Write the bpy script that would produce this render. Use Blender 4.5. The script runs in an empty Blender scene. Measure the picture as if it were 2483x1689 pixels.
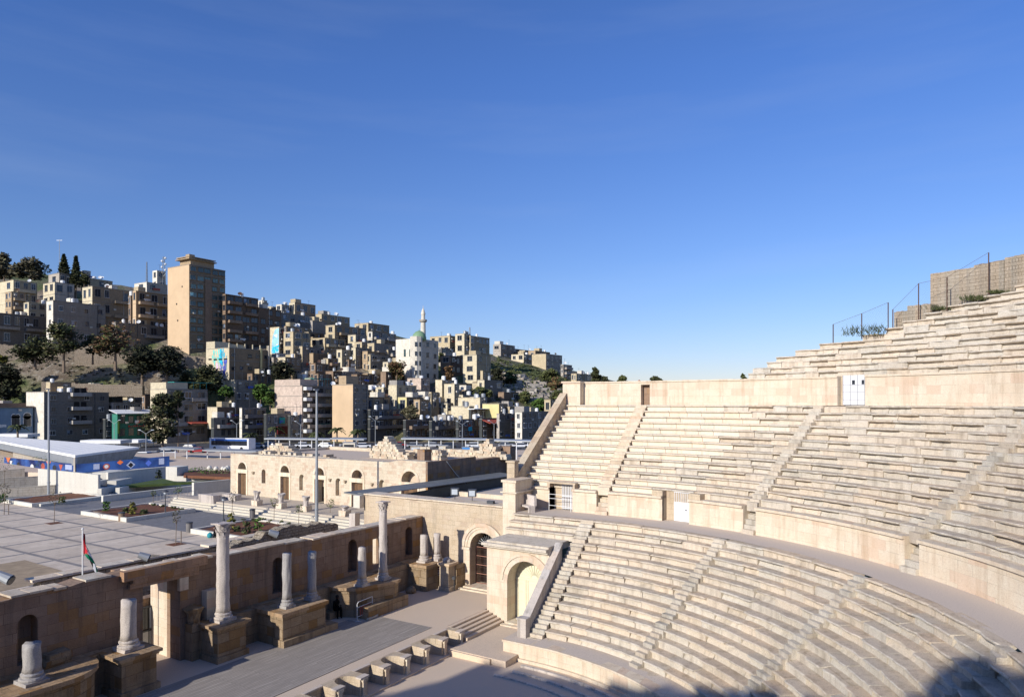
import bpy, math, random
from math import sin, cos, pi, sqrt, radians, atan2, hypot
from mathutils import Vector, Matrix, noise
random.seed(7)
S = bpy.context.scene
COL = S.collection
# ---------------------------------------------------------------- camera model
F = 1700.0; CXP = 1241.5; YH = 975.0
CAM = Vector((-19.0, -19.6, 14.5)); YAW = radians(31.9)
DX, DY = cos(YAW), sin(YAW)          # forward
RX, RY = sin(YAW), -cos(YAW)         # right
def atD(px, D, z=0.0):
    u = (px - CXP) * D / F
    return Vector((CAM.x + u*RX + D*DX, CAM.y + u*RY + D*DY, z))
def at(px, py, z):
    return atD(px, (CAM.z - z) * F / (py - YH), z)
def zat(py, D): return CAM.z + (YH - py) * D / F
def depth(p): return (p[0]-CAM.x)*DX + (p[1]-CAM.y)*DY
def onX(px, X):      # point of the vertical plane X=const seen at column px -> Y
    r = (px - CXP) / F; a = X - CAM.x
    b = (a*RX - r*a*DX) / (r*DY - RY)
    return CAM.y + b
def onY(px, Y):
    r = (px - CXP) / F; b = Y - CAM.y
    a = (r*b*DY - b*RY) / (RX - r*DX)
    return CAM.x + a
def angpx(px, R, lo=-110, hi=20):
    best = None
    for i in range(2001):
        a = radians(lo + (hi-lo)*i/2000)
        p = (R*cos(a), R*sin(a)); d = depth(p)
        if d < 2: continue
        x = CXP + F*((p[0]-CAM.x)*RX + (p[1]-CAM.y)*RY)/d
        e = abs(x-px)
        if best is None or e < best[0]: best = (e, a)
    return best[1]

# ---------------------------------------------------------------- materials
MATS = {}
def newmat(name):
    m = bpy.data.materials.new(name); m.use_nodes = True
    nt = m.node_tree; b = nt.nodes['Principled BSDF']; b.inputs['Roughness'].default_value = .85
    b.inputs['Specular IOR Level'].default_value = .25
    MATS[name] = m
    return m, nt, b
def N(nt, t, **kw):
    n = nt.nodes.new(t)
    for k, v in kw.items(): setattr(n, k, v)
    return n
def L(nt, a, b): nt.links.new(a, b)
def mixc(nt, fac, a, b, mode='MIX'):
    n = N(nt, 'ShaderNodeMix', data_type='RGBA', blend_type=mode)
    for sock, v in ((0, fac), (6, a), (7, b)):
        if hasattr(v, 'is_output') or isinstance(v, bpy.types.NodeSocket): L(nt, v, n.inputs[sock])
        else: n.inputs[sock].default_value = v if sock == 0 else (*v[:3], 1)
    return n.outputs[2]
def ramp(nt, inp, p0, p1, c0=(0,0,0), c1=(1,1,1)):
    r = N(nt, 'ShaderNodeValToRGB'); r.color_ramp.elements[0].position = p0; r.color_ramp.elements[1].position = p1
    r.color_ramp.elements[0].color = (*c0, 1); r.color_ramp.elements[1].color = (*c1, 1)
    L(nt, inp, r.inputs[0]); return r.outputs[0]
def noiset(nt, vec, scale, detail=5, rough=.6):
    n = N(nt, 'ShaderNodeTexNoise'); n.inputs['Scale'].default_value = scale
    n.inputs['Detail'].default_value = detail; n.inputs['Roughness'].default_value = rough
    L(nt, vec, n.inputs['Vector']); return n.outputs['Fac']
def mapping(nt, vec, sc):
    m = N(nt, 'ShaderNodeMapping'); m.inputs['Scale'].default_value = sc; L(nt, vec, m.inputs[0]); return m.outputs[0]
def plain(name, c, rough=.8, var=.12, scale=.8, metal=0, spec=.25, fine=0):
    m, nt, b = newmat(name); b.inputs['Roughness'].default_value = rough; b.inputs['Metallic'].default_value = metal
    b.inputs['Specular IOR Level'].default_value = spec
    g = N(nt, 'ShaderNodeNewGeometry').outputs['Position']
    a = noiset(nt, g, scale, 6, .65)
    col = mixc(nt, ramp(nt, a, .3, .72), [x*(1-var) for x in c], [min(1, x*(1+var)) for x in c])
    if fine:
        col = mixc(nt, ramp(nt, noiset(nt, g, fine, 4, .7), .35, .65), [x*.72 for x in c], col)
    at_ = N(nt, 'ShaderNodeAttribute', attribute_name='tint')
    col = mixc(nt, 1.0, col, at_.outputs['Color'], 'MULTIPLY')
    L(nt, col, b.inputs['Base Color']); return m
def stone(name, c1, c2, bw=.9, bh=.45, mortar=.012, mcol=(.2,.15,.1), stain=.5, stcol=(.30,.22,.14), streak=.35, bump=.35, dark=(.10,.085,.07), darkamt=.3, brick=True, patch=None, lichen=0):
    m, nt, b = newmat(name); b.inputs['Roughness'].default_value = .92; b.inputs['Specular IOR Level'].default_value = .15
    if name.startswith('ashlar') or name in ('odeon_stone',): mcol = tuple(.45*x for x in c1)
    uv = N(nt, 'ShaderNodeUVMap', uv_map='UVMap').outputs[0]
    g = N(nt, 'ShaderNodeNewGeometry').outputs['Position']
    n1 = noiset(nt, g, .9, 8, .7); n2 = noiset(nt, g, 7.5, 6, .75)
    if brick:
        wob = N(nt, 'ShaderNodeVectorMath', operation='MULTIPLY_ADD')
        nn = N(nt, 'ShaderNodeTexNoise'); nn.inputs['Scale'].default_value = 1.3; L(nt, g, nn.inputs['Vector'])
        L(nt, nn.outputs['Color'], wob.inputs[0]); wob.inputs[1].default_value = (.05,.05,0); L(nt, uv, wob.inputs[2])
        br = N(nt, 'ShaderNodeTexBrick'); L(nt, wob.outputs[0], br.inputs['Vector'])
        br.inputs['Color1'].default_value = (*c1, 1); br.inputs['Color2'].default_value = (*c2, 1); br.inputs['Mortar'].default_value = (*mcol, 1)
        br.inputs['Scale'].default_value = 1; br.inputs['Mortar Size'].default_value = mortar; br.inputs['Brick Width'].default_value = bw
        br.inputs['Row Height'].default_value = bh; br.offset = .43; br.squash = .8; br.squash_frequency = 3; br.inputs['Mortar Smooth'].default_value = .3
        fadeb = ramp(nt, noiset(nt, g, 1.7, 4, .6), .38, .62, (.15,)*3, (.9,)*3)
        col = mixc(nt, fadeb, [(a+b)/2 for a, b in zip(c1, c2)], br.outputs['Color'])
        if patch:
            br2 = N(nt, 'ShaderNodeTexBrick'); L(nt, wob.outputs[0], br2.inputs['Vector'])
            br2.inputs['Color1'].default_value = (0,0,0,1); br2.inputs['Color2'].default_value = (1,1,1,1); br2.inputs['Mortar'].default_value = (0,0,0,1)
            br2.inputs['Scale'].default_value = 1; br2.inputs['Brick Width'].default_value = bw; br2.inputs['Row Height'].default_value = bh
            br2.offset = .43; br2.squash = .8; br2.squash_frequency = 3; br2.inputs['Mortar Size'].default_value = 0; br2.inputs['Bias'].default_value = -.3
            col = mixc(nt, ramp(nt, br2.outputs['Color'], .45, .62), col, patch)
    else:
        col = mixc(nt, ramp(nt, n1, .3, .7), c1, c2)
    col = mixc(nt, ramp(nt, n1, .36, .74, (0,0,0), (stain,)*3), col, stcol, 'MIX')
    ns = noiset(nt, mapping(nt, g, (2.6, 2.6, .22)), 1.0, 5, .6)
    col = mixc(nt, ramp(nt, ns, .5, .70, (0,0,0), (streak,)*3), col, dark)
    col = mixc(nt, ramp(nt, n2, .56, .74, (0,0,0), (darkamt,)*3), col, dark)
    if lichen:
        nl = noiset(nt, g, .35, 6, .75)
        col = mixc(nt, ramp(nt, nl, .5, .68, (0,0,0), (lichen,)*3), col, (.17,.155,.12))
    nf = noiset(nt, g, 24, 3, .7)
    col = mixc(nt, ramp(nt, nf, .3, .55, (.38,)*3, (0,0,0)), col, dark)
    at_ = N(nt, 'ShaderNodeAttribute', attribute_name='tint')
    col = mixc(nt, 1.0, col, at_.outputs['Color'], 'MULTIPLY')
    L(nt, col, b.inputs['Base Color'])
    bp = N(nt, 'ShaderNodeBump'); bp.inputs['Strength'].default_value = bump; bp.inputs['Distance'].default_value = .06
    add = N(nt, 'ShaderNodeMath', operation='ADD'); L(nt, n2, add.inputs[0]); L(nt, nf, add.inputs[1])
    hh = add.outputs[0]
    if brick:
        mm = N(nt, 'ShaderNodeMath', operation='MULTIPLY_ADD'); L(nt, br.outputs['Fac'], mm.inputs[0]); mm.inputs[1].default_value = -1.2; L(nt, hh, mm.inputs[2]); hh = mm.outputs[0]
    L(nt, hh, bp.inputs['Height']); L(nt, bp.outputs[0], b.inputs['Normal'])
    return m
stone('seat_clean', (.74,.655,.52), (.84,.76,.63), brick=False, stain=.35, streak=.16, darkamt=.12, stcol=(.55,.42,.31))
stone('seat_worn', (.72,.645,.53), (.90,.83,.72), brick=False, stain=.38, streak=.42, darkamt=.34, stcol=(.56,.42,.27), lichen=.25, bump=1.0, dark=(.25,.18,.11))
stone('ashlar_pale', (.70,.61,.48), (.80,.72,.58), 1.05, .5, .008, stain=.5, streak=.42, darkamt=.25, stcol=(.62,.44,.29), patch=(.70,.555,.43), dark=(.36,.25,.15))
stone('ashlar_tan', (.58,.47,.33), (.68,.57,.43), .72, .36, .010, stain=.4, streak=.2, darkamt=.25, stcol=(.40,.26,.14), patch=(.55,.44,.33))
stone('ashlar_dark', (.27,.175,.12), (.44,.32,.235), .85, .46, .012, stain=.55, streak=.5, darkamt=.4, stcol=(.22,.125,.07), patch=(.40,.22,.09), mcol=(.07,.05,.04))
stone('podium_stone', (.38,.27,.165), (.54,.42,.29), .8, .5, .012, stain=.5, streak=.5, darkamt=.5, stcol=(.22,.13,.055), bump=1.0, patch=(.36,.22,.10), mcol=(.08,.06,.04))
stone('summit_wall', (.46,.39,.30), (.56,.48,.38), 2.2, .22, .012, stain=.5, streak=.25, darkamt=.35, bump=.8, mcol=(.16,.12,.08))
stone('rubble', (.42,.35,.26), (.56,.49,.38), .33, .2, .03, stain=.4, streak=.2, darkamt=.5, bump=1.0, mcol=(.07,.055,.04))
stone('marble', (.56,.495,.44), (.68,.615,.555), brick=False, stain=.5, streak=.55, darkamt=.4, stcol=(.42,.36,.32), bump=.4)
stone('marble_grey', (.40,.38,.37), (.50,.48,.46), brick=False, stain=.3, streak=.4, darkamt=.35, stcol=(.28,.26,.25), bump=.5)
stone('odeon_stone', (.64,.55,.41), (.74,.66,.52), .62, .31, .009, stain=.4, streak=.12, darkamt=.2, stcol=(.46,.31,.19), patch=(.60,.47,.35))
stone('paving', (.50,.43,.35), (.57,.50,.41), 1.6, .9, .012, stain=.35, streak=0, darkamt=.12, stcol=(.34,.30,.255), bump=.12, mcol=(.28,.25,.22))
stone('floor_concrete', (.66,.525,.40), (.72,.585,.455), brick=False, stain=.35, streak=0, darkamt=.1, stcol=(.50,.40,.30), bump=.1)
stone('walk_concrete', (.63,.535,.445), (.67,.575,.485), brick=False, stain=.3, streak=0, darkamt=.12, stcol=(.54,.45,.37), bump=.12)
stone('white_wall', (.66,.63,.55), (.72,.69,.61), 2.4, 1.2, .006, stain=.2, streak=.12, darkamt=.06, stcol=(.56,.52,.45), bump=.1, mcol=(.45,.42,.36))
stone('block_grey', (.30,.28,.255), (.44,.41,.37), .6, .3, .035, stain=.3, streak=.2, darkamt=.3, bump=.8, mcol=(.07,.07,.075))
stone('block_pale', (.42,.38,.33), (.50,.46,.40), .7, .33, .02, stain=.35, streak=.25, darkamt=.2, bump=.4, mcol=(.2,.18,.15))
stone('hill_wall', (.28,.23,.18), (.40,.34,.27), .8, .45, .06, stain=.4, streak=.2, darkamt=.5, bump=1, mcol=(.08,.065,.05))
plain('render_sand', (.52,.43,.28), var=.14, scale=.25, fine=1.3)
plain('render_cream', (.62,.54,.38), var=.12, scale=.25, fine=1.3)
plain('render_tan', (.44,.33,.21), var=.15, scale=.25, fine=1.3)
plain('render_orange', (.52,.38,.24), var=.1, scale=.2)
plain('render_brown', (.27,.19,.13), var=.2, scale=.3, fine=1.3)
plain('render_white', (.70,.65,.55), var=.1, scale=.3, fine=1.1)
plain('render_grey', (.42,.375,.32), var=.16, scale=.3, fine=1.2)
plain('render_pink', (.55,.44,.36), var=.12, scale=.3, fine=1.2)
plain('render_blue', (.27,.40,.55), var=.15, scale=.4)
plain('render_green', (.04,.18,.13), var=.2, scale=.5)
plain('render_yellow', (.60,.52,.25), var=.1, scale=.4)
plain('concrete', (.36,.335,.30), var=.15, scale=.5, fine=2)
plain('concrete_dark', (.17,.16,.155), var=.2, scale=.5)
plain('dark_roof_and_shade', (.045,.05,.05), rough=.6, var=.3)  # metal roof panel; also painted on sunlit street side walls as shade
plain('roof_grey', (.17,.175,.17), rough=.6, var=.2)
plain('black', (.012,.012,.014), rough=.6)
plain('glass_dark', (.02,.025,.035), rough=.15, spec=.6, var=.4, scale=.7)
plain('glass_green', (.05,.09,.09), rough=.2, spec=.6, var=.5, scale=.5)
plain('frame_white', (.7,.7,.68), var=.05)
plain('steel_white', (.75,.76,.76), rough=.45, var=.08)
plain('steel_grey', (.34,.36,.38), rough=.45, var=.1, metal=.4)
plain('steel_dark', (.07,.075,.085), rough=.5, var=.1)
plain('rust', (.10,.06,.045), var=.3, scale=6)
plain('gate_rust', (.30,.15,.11), var=.2, scale=6)
plain('wood_door', (.19,.115,.065), var=.35, scale=4, fine=14)
plain('cream_door', (.72,.68,.50), rough=.6, var=.04)
plain('white_door', (.76,.76,.78), rough=.5, var=.04)
plain('soil', (.20,.085,.045), var=.35, scale=2.5, fine=9)
plain('asphalt', (.07,.07,.075), var=.2, scale=.4)
plain('plaza_grey', (.225,.22,.222), var=.1, scale=.6, fine=3)
plain('mark_white', (.6,.6,.58), var=.1)
plain('red_paint', (.42,.04,.03), var=.15)
plain('awning_red', (.40,.09,.06), var=.25, scale=2)
plain('maroon', (.09,.012,.015), rough=.4, var=.2)
plain('teal', (.03,.32,.30), var=.15)
plain('blue_paint', (.03,.10,.35), var=.2)
plain('blue_bright', (.06,.25,.60), var=.2)
plain('cloth_blue', (.08,.15,.55), var=.2, scale=8)
plain('cloth_teal', (.03,.25,.30), var=.2, scale=8)
plain('cloth_dark', (.03,.03,.035), var=.2, scale=8)
plain('cloth_pale', (.6,.6,.6), var=.2, scale=8)
plain('skin', (.42,.26,.18), var=.1, rough=.6)
plain('hair', (.02,.015,.012))
plain('tank_white', (.78,.78,.76), var=.06)
plain('tyre', (.02,.02,.02))
plain('car_white', (.7,.71,.72), rough=.3, spec=.5)
plain('car_dark', (.04,.05,.07), rough=.3, spec=.5)
plain('car_red', (.35,.03,.03), rough=.3, spec=.5)
plain('car_silver', (.35,.36,.38), rough=.3, spec=.5)
plain('bark', (.20,.15,.11), var=.3, scale=5)
plain('leaf_dark', (.062,.07,.028), var=.45, scale=.9)
plain('leaf_mid', (.095,.11,.04), var=.4, scale=.9)
plain('leaf_green', (.07,.13,.025), var=.35, scale=.9)
plain('leaf_olive', (.12,.11,.065), var=.35, scale=.9)
plain('leaf_brown', (.15,.09,.045), var=.35, scale=.9)
plain('leaf_yellow', (.17,.16,.03), var=.3, scale=.9)
plain('leaf_blackish', (.028,.032,.015), var=.3, scale=.9)
plain('grass', (.09,.13,.035), var=.4, scale=1.5, fine=6)
plain('flag_black', (.015,.015,.015)); plain('flag_white', (.7,.7,.7)); plain('flag_green', (.0,.16,.08)); plain('flag_red', (.5,.02,.03))
plain('red_tile', (.33,.10,.05), var=.2, scale=2)
plain('dome_green', (.20,.32,.19), rough=.5, var=.1)
plain('orange_mark', (.75,.18,.05), var=.1)
plain('pale_mark', (.35,.40,.55), var=.2, scale=6)
plain('mural_teal', (.15,.62,.55), var=.3, scale=1.5); plain('mural_cyan', (.03,.50,.72), var=.3, scale=1.5)
plain('mural_indigo', (.10,.12,.50), var=.3, scale=1.5); plain('mural_pink', (.68,.52,.68), var=.1); plain('mural_sky', (.30,.58,.76), var=.3, scale=1)
plain('lamp_glass', (.5,.55,.6), rough=.2)

def wood_deck():
    m, nt, b = newmat('wood_deck')
    g = N(nt, 'ShaderNodeNewGeometry').outputs['Position']
    br = N(nt, 'ShaderNodeTexBrick'); L(nt, g, br.inputs['Vector'])
    br.inputs['Scale'].default_value = 1; br.inputs['Brick Width'].default_value = 4.0; br.inputs['Row Height'].default_value = .155
    br.inputs['Mortar Size'].default_value = .016; br.offset = .37
    br.inputs['Color1'].default_value = (.34,.30,.26,1); br.inputs['Color2'].default_value = (.46,.41,.36,1); br.inputs['Mortar'].default_value = (.15,.13,.11,1)
    n = noiset(nt, mapping(nt, g, (.6, 7, 1)), 1.5, 5, .6)
    col = mixc(nt, ramp(nt, n, .35, .7), (.27,.24,.21), br.outputs['Color'])
    L(nt, col, b.inputs['Base Color'])
wood_deck()
def plaza_mat():
    m, nt, b = newmat('plaza_paving')
    g = N(nt, 'ShaderNodeNewGeometry').outputs['Position']
    mp = N(nt, 'ShaderNodeMapping'); mp.inputs['Location'].default_value = (1.2, -1.3, 0); L(nt, g, mp.inputs[0])
    br = N(nt, 'ShaderNodeTexBrick'); L(nt, mp.outputs[0], br.inputs['Vector']); br.offset = 0
    br.inputs['Scale'].default_value = 1; br.inputs['Brick Width'].default_value = 4.6; br.inputs['Row Height'].default_value = 4.6
    br.inputs['Mortar Size'].default_value = .19; br.inputs['Mortar Smooth'].default_value = .02
    br.inputs['Color1'].default_value = (.66,.55,.425,1); br.inputs['Color2'].default_value = (.74,.625,.49,1); br.inputs['Mortar'].default_value = (.27,.25,.235,1)
    br2 = N(nt, 'ShaderNodeTexBrick'); L(nt, g, br2.inputs['Vector'])
    br2.inputs['Scale'].default_value = 1; br2.inputs['Brick Width'].default_value = .8; br2.inputs['Row Height'].default_value = .8
    br2.inputs['Mortar Size'].default_value = .02; br2.inputs['Color1'].default_value = (1,1,1,1); br2.inputs['Color2'].default_value = (.88,.86,.84,1); br2.inputs['Mortar'].default_value = (.75,.74,.73,1)
    col = mixc(nt, 1.0, br.outputs['Color'], br2.outputs['Color'], 'MULTIPLY')
    n = noiset(nt, g, .35, 6, .7)
    col = mixc(nt, ramp(nt, n, .42, .68, (0,0,0), (.5,)*3), col, (.40,.33,.26)); n2 = noiset(nt, g, 2.2, 6, .75); col = mixc(nt, ramp(nt, n2, .55, .7, (0,0,0), (.3,)*3), col, (.30,.26,.22))
    L(nt, col, b.inputs['Base Color'])
plaza_mat()
def terrain_mat():
    m, nt, b = newmat('terrain')
    g = N(nt, 'ShaderNodeNewGeometry').outputs['Position']
    n1 = noiset(nt, g, .07, 8, .7); n2 = noiset(nt, g, .5, 6, .7); n3 = noiset(nt, g, .03, 3, .5)
    col = mixc(nt, ramp(nt, n1, .4, .6), (.13,.10,.07), (.27,.22,.16))
    col = mixc(nt, ramp(nt, n2, .52, .62), col, (.34,.30,.24))
    col = mixc(nt, ramp(nt, n3, .46, .56), col, mixc(nt, ramp(nt, n2, .4, .6), (.055,.08,.025), (.14,.15,.06)))
    L(nt, col, b.inputs['Base Color'])
    bp = N(nt, 'ShaderNodeBump'); bp.inputs['Strength'].default_value = .9; bp.inputs['Distance'].default_value = 1.2; L(nt, n2, bp.inputs['Height']); L(nt, bp.outputs[0], b.inputs['Normal'])
terrain_mat()
def banner_mat():
    m, nt, b = newmat('banner_blue'); b.inputs['Roughness'].default_value = .5
    g = N(nt, 'ShaderNodeNewGeometry').outputs['Position']
    n = noiset(nt, mapping(nt, g, (.35,.35,.5)), 1.0, 3, .5)
    L(nt, mixc(nt, ramp(nt, n, .38, .62), (.010,.018,.09), (.035,.10,.32)), b.inputs['Base Color'])
banner_mat()
def fencemesh():
    m, nt, b = newmat('wire_mesh')
    uv = N(nt, 'ShaderNodeUVMap', uv_map='UVMap').outputs[0]
    mp = N(nt, 'ShaderNodeMapping'); mp.inputs['Rotation'].default_value = (0, 0, pi/4); L(nt, uv, mp.inputs[0])
    br = N(nt, 'ShaderNodeTexBrick'); br.offset = 0; L(nt, mp.outputs[0], br.inputs['Vector'])
    br.inputs['Scale'].default_value = 1; br.inputs['Brick Width'].default_value = .07; br.inputs['Row Height'].default_value = .07; br.inputs['Mortar Size'].default_value = .0035
    ml = N(nt, 'ShaderNodeMath', operation='MULTIPLY'); L(nt, br.outputs['Fac'], ml.inputs[0]); ml.inputs[1].default_value = .35; L(nt, ml.outputs[0], b.inputs['Alpha']); b.inputs['Base Color'].default_value = (.15,.15,.15,1)
fencemesh()

# ---------------------------------------------------------------- mesh builder
class MB:
    def __init__(s): s.v = []; s.f = []; s.mi = []; s.t = []; s.uv = []; s.cur = 0; s.tint = (1,1,1)
    def add(s, vs, fs, uvs=None):
        o = len(s.v); s.v += [tuple(p) for p in vs]
        for k, f in enumerate(fs):
            s.f.append([o+i for i in f]); s.mi.append(s.cur); s.t.append(s.tint); s.uv.append(uvs[k] if uvs else None)
        return s
    def hexa(s, b, t):
        """b,t: 4 bottom and 4 top points, counter-clockwise seen from above"""
        return s.add(list(b)+list(t), [(3,2,1,0),(4,5,6,7),(0,1,5,4),(1,2,6,5),(2,3,7,6),(3,0,4,7)])
    def box(s, x0, x1, y0, y1, z0, z1):
        return s.hexa([(x0,y0,z0),(x1,y0,z0),(x1,y1,z0),(x0,y1,z0)], [(x0,y0,z1),(x1,y0,z1),(x1,y1,z1),(x0,y1,z1)])
    def obox(s, c, ax, hx, hy, z0, z1, j=0):
        """box centred at c (x,y) with axis angle ax"""
        ca, sa = cos(ax), sin(ax); P = []
        for a, b_ in ((-1,-1),(1,-1),(1,1),(-1,1)):
            P.append((c[0]+a*hx*ca-b_*hy*sa, c[1]+a*hx*sa+b_*hy*ca))
        J = lambda: random.uniform(-j, j)
        return s.hexa([(p[0]+J(),p[1]+J(),z0) for p in P], [(p[0]+J(),p[1]+J(),z1+J()) for p in P])
    def prism(s, poly, z0, z1):
        n = len(poly)
        if sum(poly[i][0]*poly[(i+1)%n][1]-poly[(i+1)%n][0]*poly[i][1] for i in range(n)) < 0: poly = poly[::-1]
        vs = [(p[0],p[1],z0) for p in poly]+[(p[0],p[1],z1) for p in poly]
        return s.add(vs, [tuple(range(n-1,-1,-1)), tuple(range(n,2*n))]+[(i,(i+1)%n,n+(i+1)%n,n+i) for i in range(n)])
    def tube(s, a, b, r, n=8, r2=None, cap=True):
        a = Vector(a); b = Vector(b); d = (b-a).normalized(); r2 = r if r2 is None else r2
        u = d.orthogonal().normalized(); w = d.cross(u)
        vs = [a+(u*cos(2*pi*i/n)+w*sin(2*pi*i/n))*r for i in range(n)]+[b+(u*cos(2*pi*i/n)+w*sin(2*pi*i/n))*r2 for i in range(n)]
        fs = [(i,(i+1)%n,n+(i+1)%n,n+i) for i in range(n)]
        if cap: fs += [tuple(range(n-1,-1,-1)), tuple(range(n,2*n))]
        return s.add(vs, fs)
    def path(s, pts, r, n=6):
        for a, b in zip(pts, pts[1:]): s.tube(a, b, r, n)
        return s
    def lathe(s, cx, cy, prof, n=20, jit=0, cap=True, sx=1, sy=1):
        vs = []
        for k, (r, z) in enumerate(prof):
            for i in range(n):
                a = 2*pi*i/n; rr = r + (noise.noise(Vector((cos(a)*3+cx, sin(a)*3+cy, z*2.2)))*jit if jit else 0)
                zz = z + (noise.noise(Vector((cos(a)*2+cx*3, sin(a)*2, z+7)))*jit*1.6 if jit and k >= len(prof)-2 else 0)
                vs.append((cx+rr*cos(a)*sx, cy+rr*sin(a)*sy, zz))
        m = len(prof); fs = []
        for k in range(m-1):
            for i in range(n): fs.append((k*n+i, k*n+(i+1)%n, (k+1)*n+(i+1)%n, (k+1)*n+i))
        if cap: fs += [tuple(range(n-1,-1,-1)), tuple(range((m-1)*n, m*n))]
        return s.add(vs, fs)
    def quad(s, a, b, c, d): return s.add([a,b,c,d], [(0,1,2,3)])
    def ball(s, c, r, n=10, sz=1):
        return s.lathe(c[0], c[1], [(max(.001, r*sin(pi*k/6)), c[2]-r*sz*cos(pi*k/6)) for k in range(7)], n)
    def build(s, name, mats, parent=None, smooth=False, loc=None):
        me = bpy.data.meshes.new(name)
        org = Vector(loc) if loc is not None else Vector((0,0,0))
        pw = parent['_w'] if parent is not None and '_w' in parent else (0,0,0)
        off = Vector(pw) if loc is None else org
        me.from_pydata([(x-off.x, y-off.y, z-off.z) for x, y, z in s.v], [], s.f)
        uvl = me.uv_layers.new(name='UVMap'); ca = me.color_attributes.new('tint', 'FLOAT_COLOR', 'CORNER')
        uvd = []; cd = []
        for p, uvs, t in zip(me.polygons, s.uv, s.t):
            n = p.normal
            for k, li in enumerate(p.loop_indices):
                if uvs: uvd += uvs[2*k:2*k+2]
                else:
                    co = s.v[me.loops[li].vertex_index]
                    if abs(n.z) > .7: uvd += (co[0], co[1])
                    else:
                        l = hypot(n.x, n.y) or 1
                        uvd += ((-co[0]*n.y+co[1]*n.x)/l, co[2])
                cd += (t[0], t[1], t[2], 1)
        me.uv_layers['UVMap'].data.foreach_set('uv', uvd); me.color_attributes['tint'].data.foreach_set('color', cd)
        if not isinstance(mats, (list, tuple)): mats = [mats]
        for m in mats: me.materials.append(MATS[m])
        me.polygons.foreach_set('material_index', s.mi)
        if smooth: me.polygons.foreach_set('use_smooth', [True]*len(me.polygons))
        me.update()
        o = bpy.data.objects.new(name, me); COL.objects.link(o)
        if parent is not None:
            o.parent = parent
            if loc is not None: o.location = org - Vector(pw)
        elif loc is not None: o.location = org
        o['_w'] = tuple(off)
        return o
def tag(o, label=None, cat=None, group=None, kind=None):
    if label: o['label'] = label
    if cat: o['category'] = cat
    if group: o['group'] = group
    if kind: o['kind'] = kind
    return o
def thing(name, loc, label, cat, group=None, rz=0):
    o = bpy.data.objects.new(name, None); COL.objects.link(o); o.empty_display_size = .3
    o.location = loc; o.rotation_euler = (0,0,rz); o['_w'] = tuple(loc) if rz == 0 else (0,0,0)
    return tag(o, label, cat, group)
def kids(o): return [c for c in COL.objects if c.parent == o]
KC = {}
def copy_tree(src, loc, rz=None, label=None, scale=None, tree=None):
    if src.name not in KC:
        KC[src.name] = [(c, kids(c)) for c in kids(src)]
    r = src.copy(); COL.objects.link(r); r.location = loc
    if rz is not None: r.rotation_euler = (0,0,rz)
    if scale: r.scale = (scale,)*3
    if label: r['label'] = label
    for c, gs in KC[src.name]:
        d = c.copy(); COL.objects.link(d); d.parent = r
        for g in gs:
            e = g.copy(); COL.objects.link(e); e.parent = d
    return r
def struct(name, mb, mat, smooth=False, kind='structure'):
    return tag(mb.build(name, mat, smooth=smooth), kind=kind)
RND = random.random
def rt(a=.85, b=1.08, warm=.04):
    k = random.uniform(a, b); w = random.uniform(-warm, warm); return (k*(1+w), k, k*(1-w))

# ================================================================ THE THEATRE
ZS = 1.0; ZP = 6.79; ZU = 14.29; ZF = .35; ZPL = 2.5
HR = .41; DI = .498; RA = 22.45            # lower tier
HM = .42; DM = .517; RB = 25.15; WL = 1.615  # middle tier
RTOP = RB + 14*DM
def P(t, r):
    if t < 0: return (r, -t)
    if t > pi: return (-r, t-pi)
    return (r*cos(t), -r*sin(t))
def tlen(t0, t1, r):     # arc length between parameters
    f = lambda t: t if t < 0 else (r*t if t < pi else r*pi+(t-pi))
    return f(t1)-f(t0)
def tstep(t, ds, r):
    if t < 0:
        return t+ds if t+ds < 0 else (t+ds)/r
    if t < pi: return t+ds/r
    return t+ds
theatre = thing('ancient_theatre', (0,0,0), 'great semicircular ancient theatre of pale stone with steep curved rows of seats', 'theatre')
STAIRS = [radians(a) for a in (22.6, 46.2, 69.5, 93, 116, 139, 162)]
def wedges(tend0, tend1, hw, R, first=(-.92, -.04)):
    ws = [(tend0, first[0])]; a = first[1]
    for s in STAIRS:
        w = hw/R; ws.append((a, s-w)); a = s+w
    ws.append((a, tend1)); return ws
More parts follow.
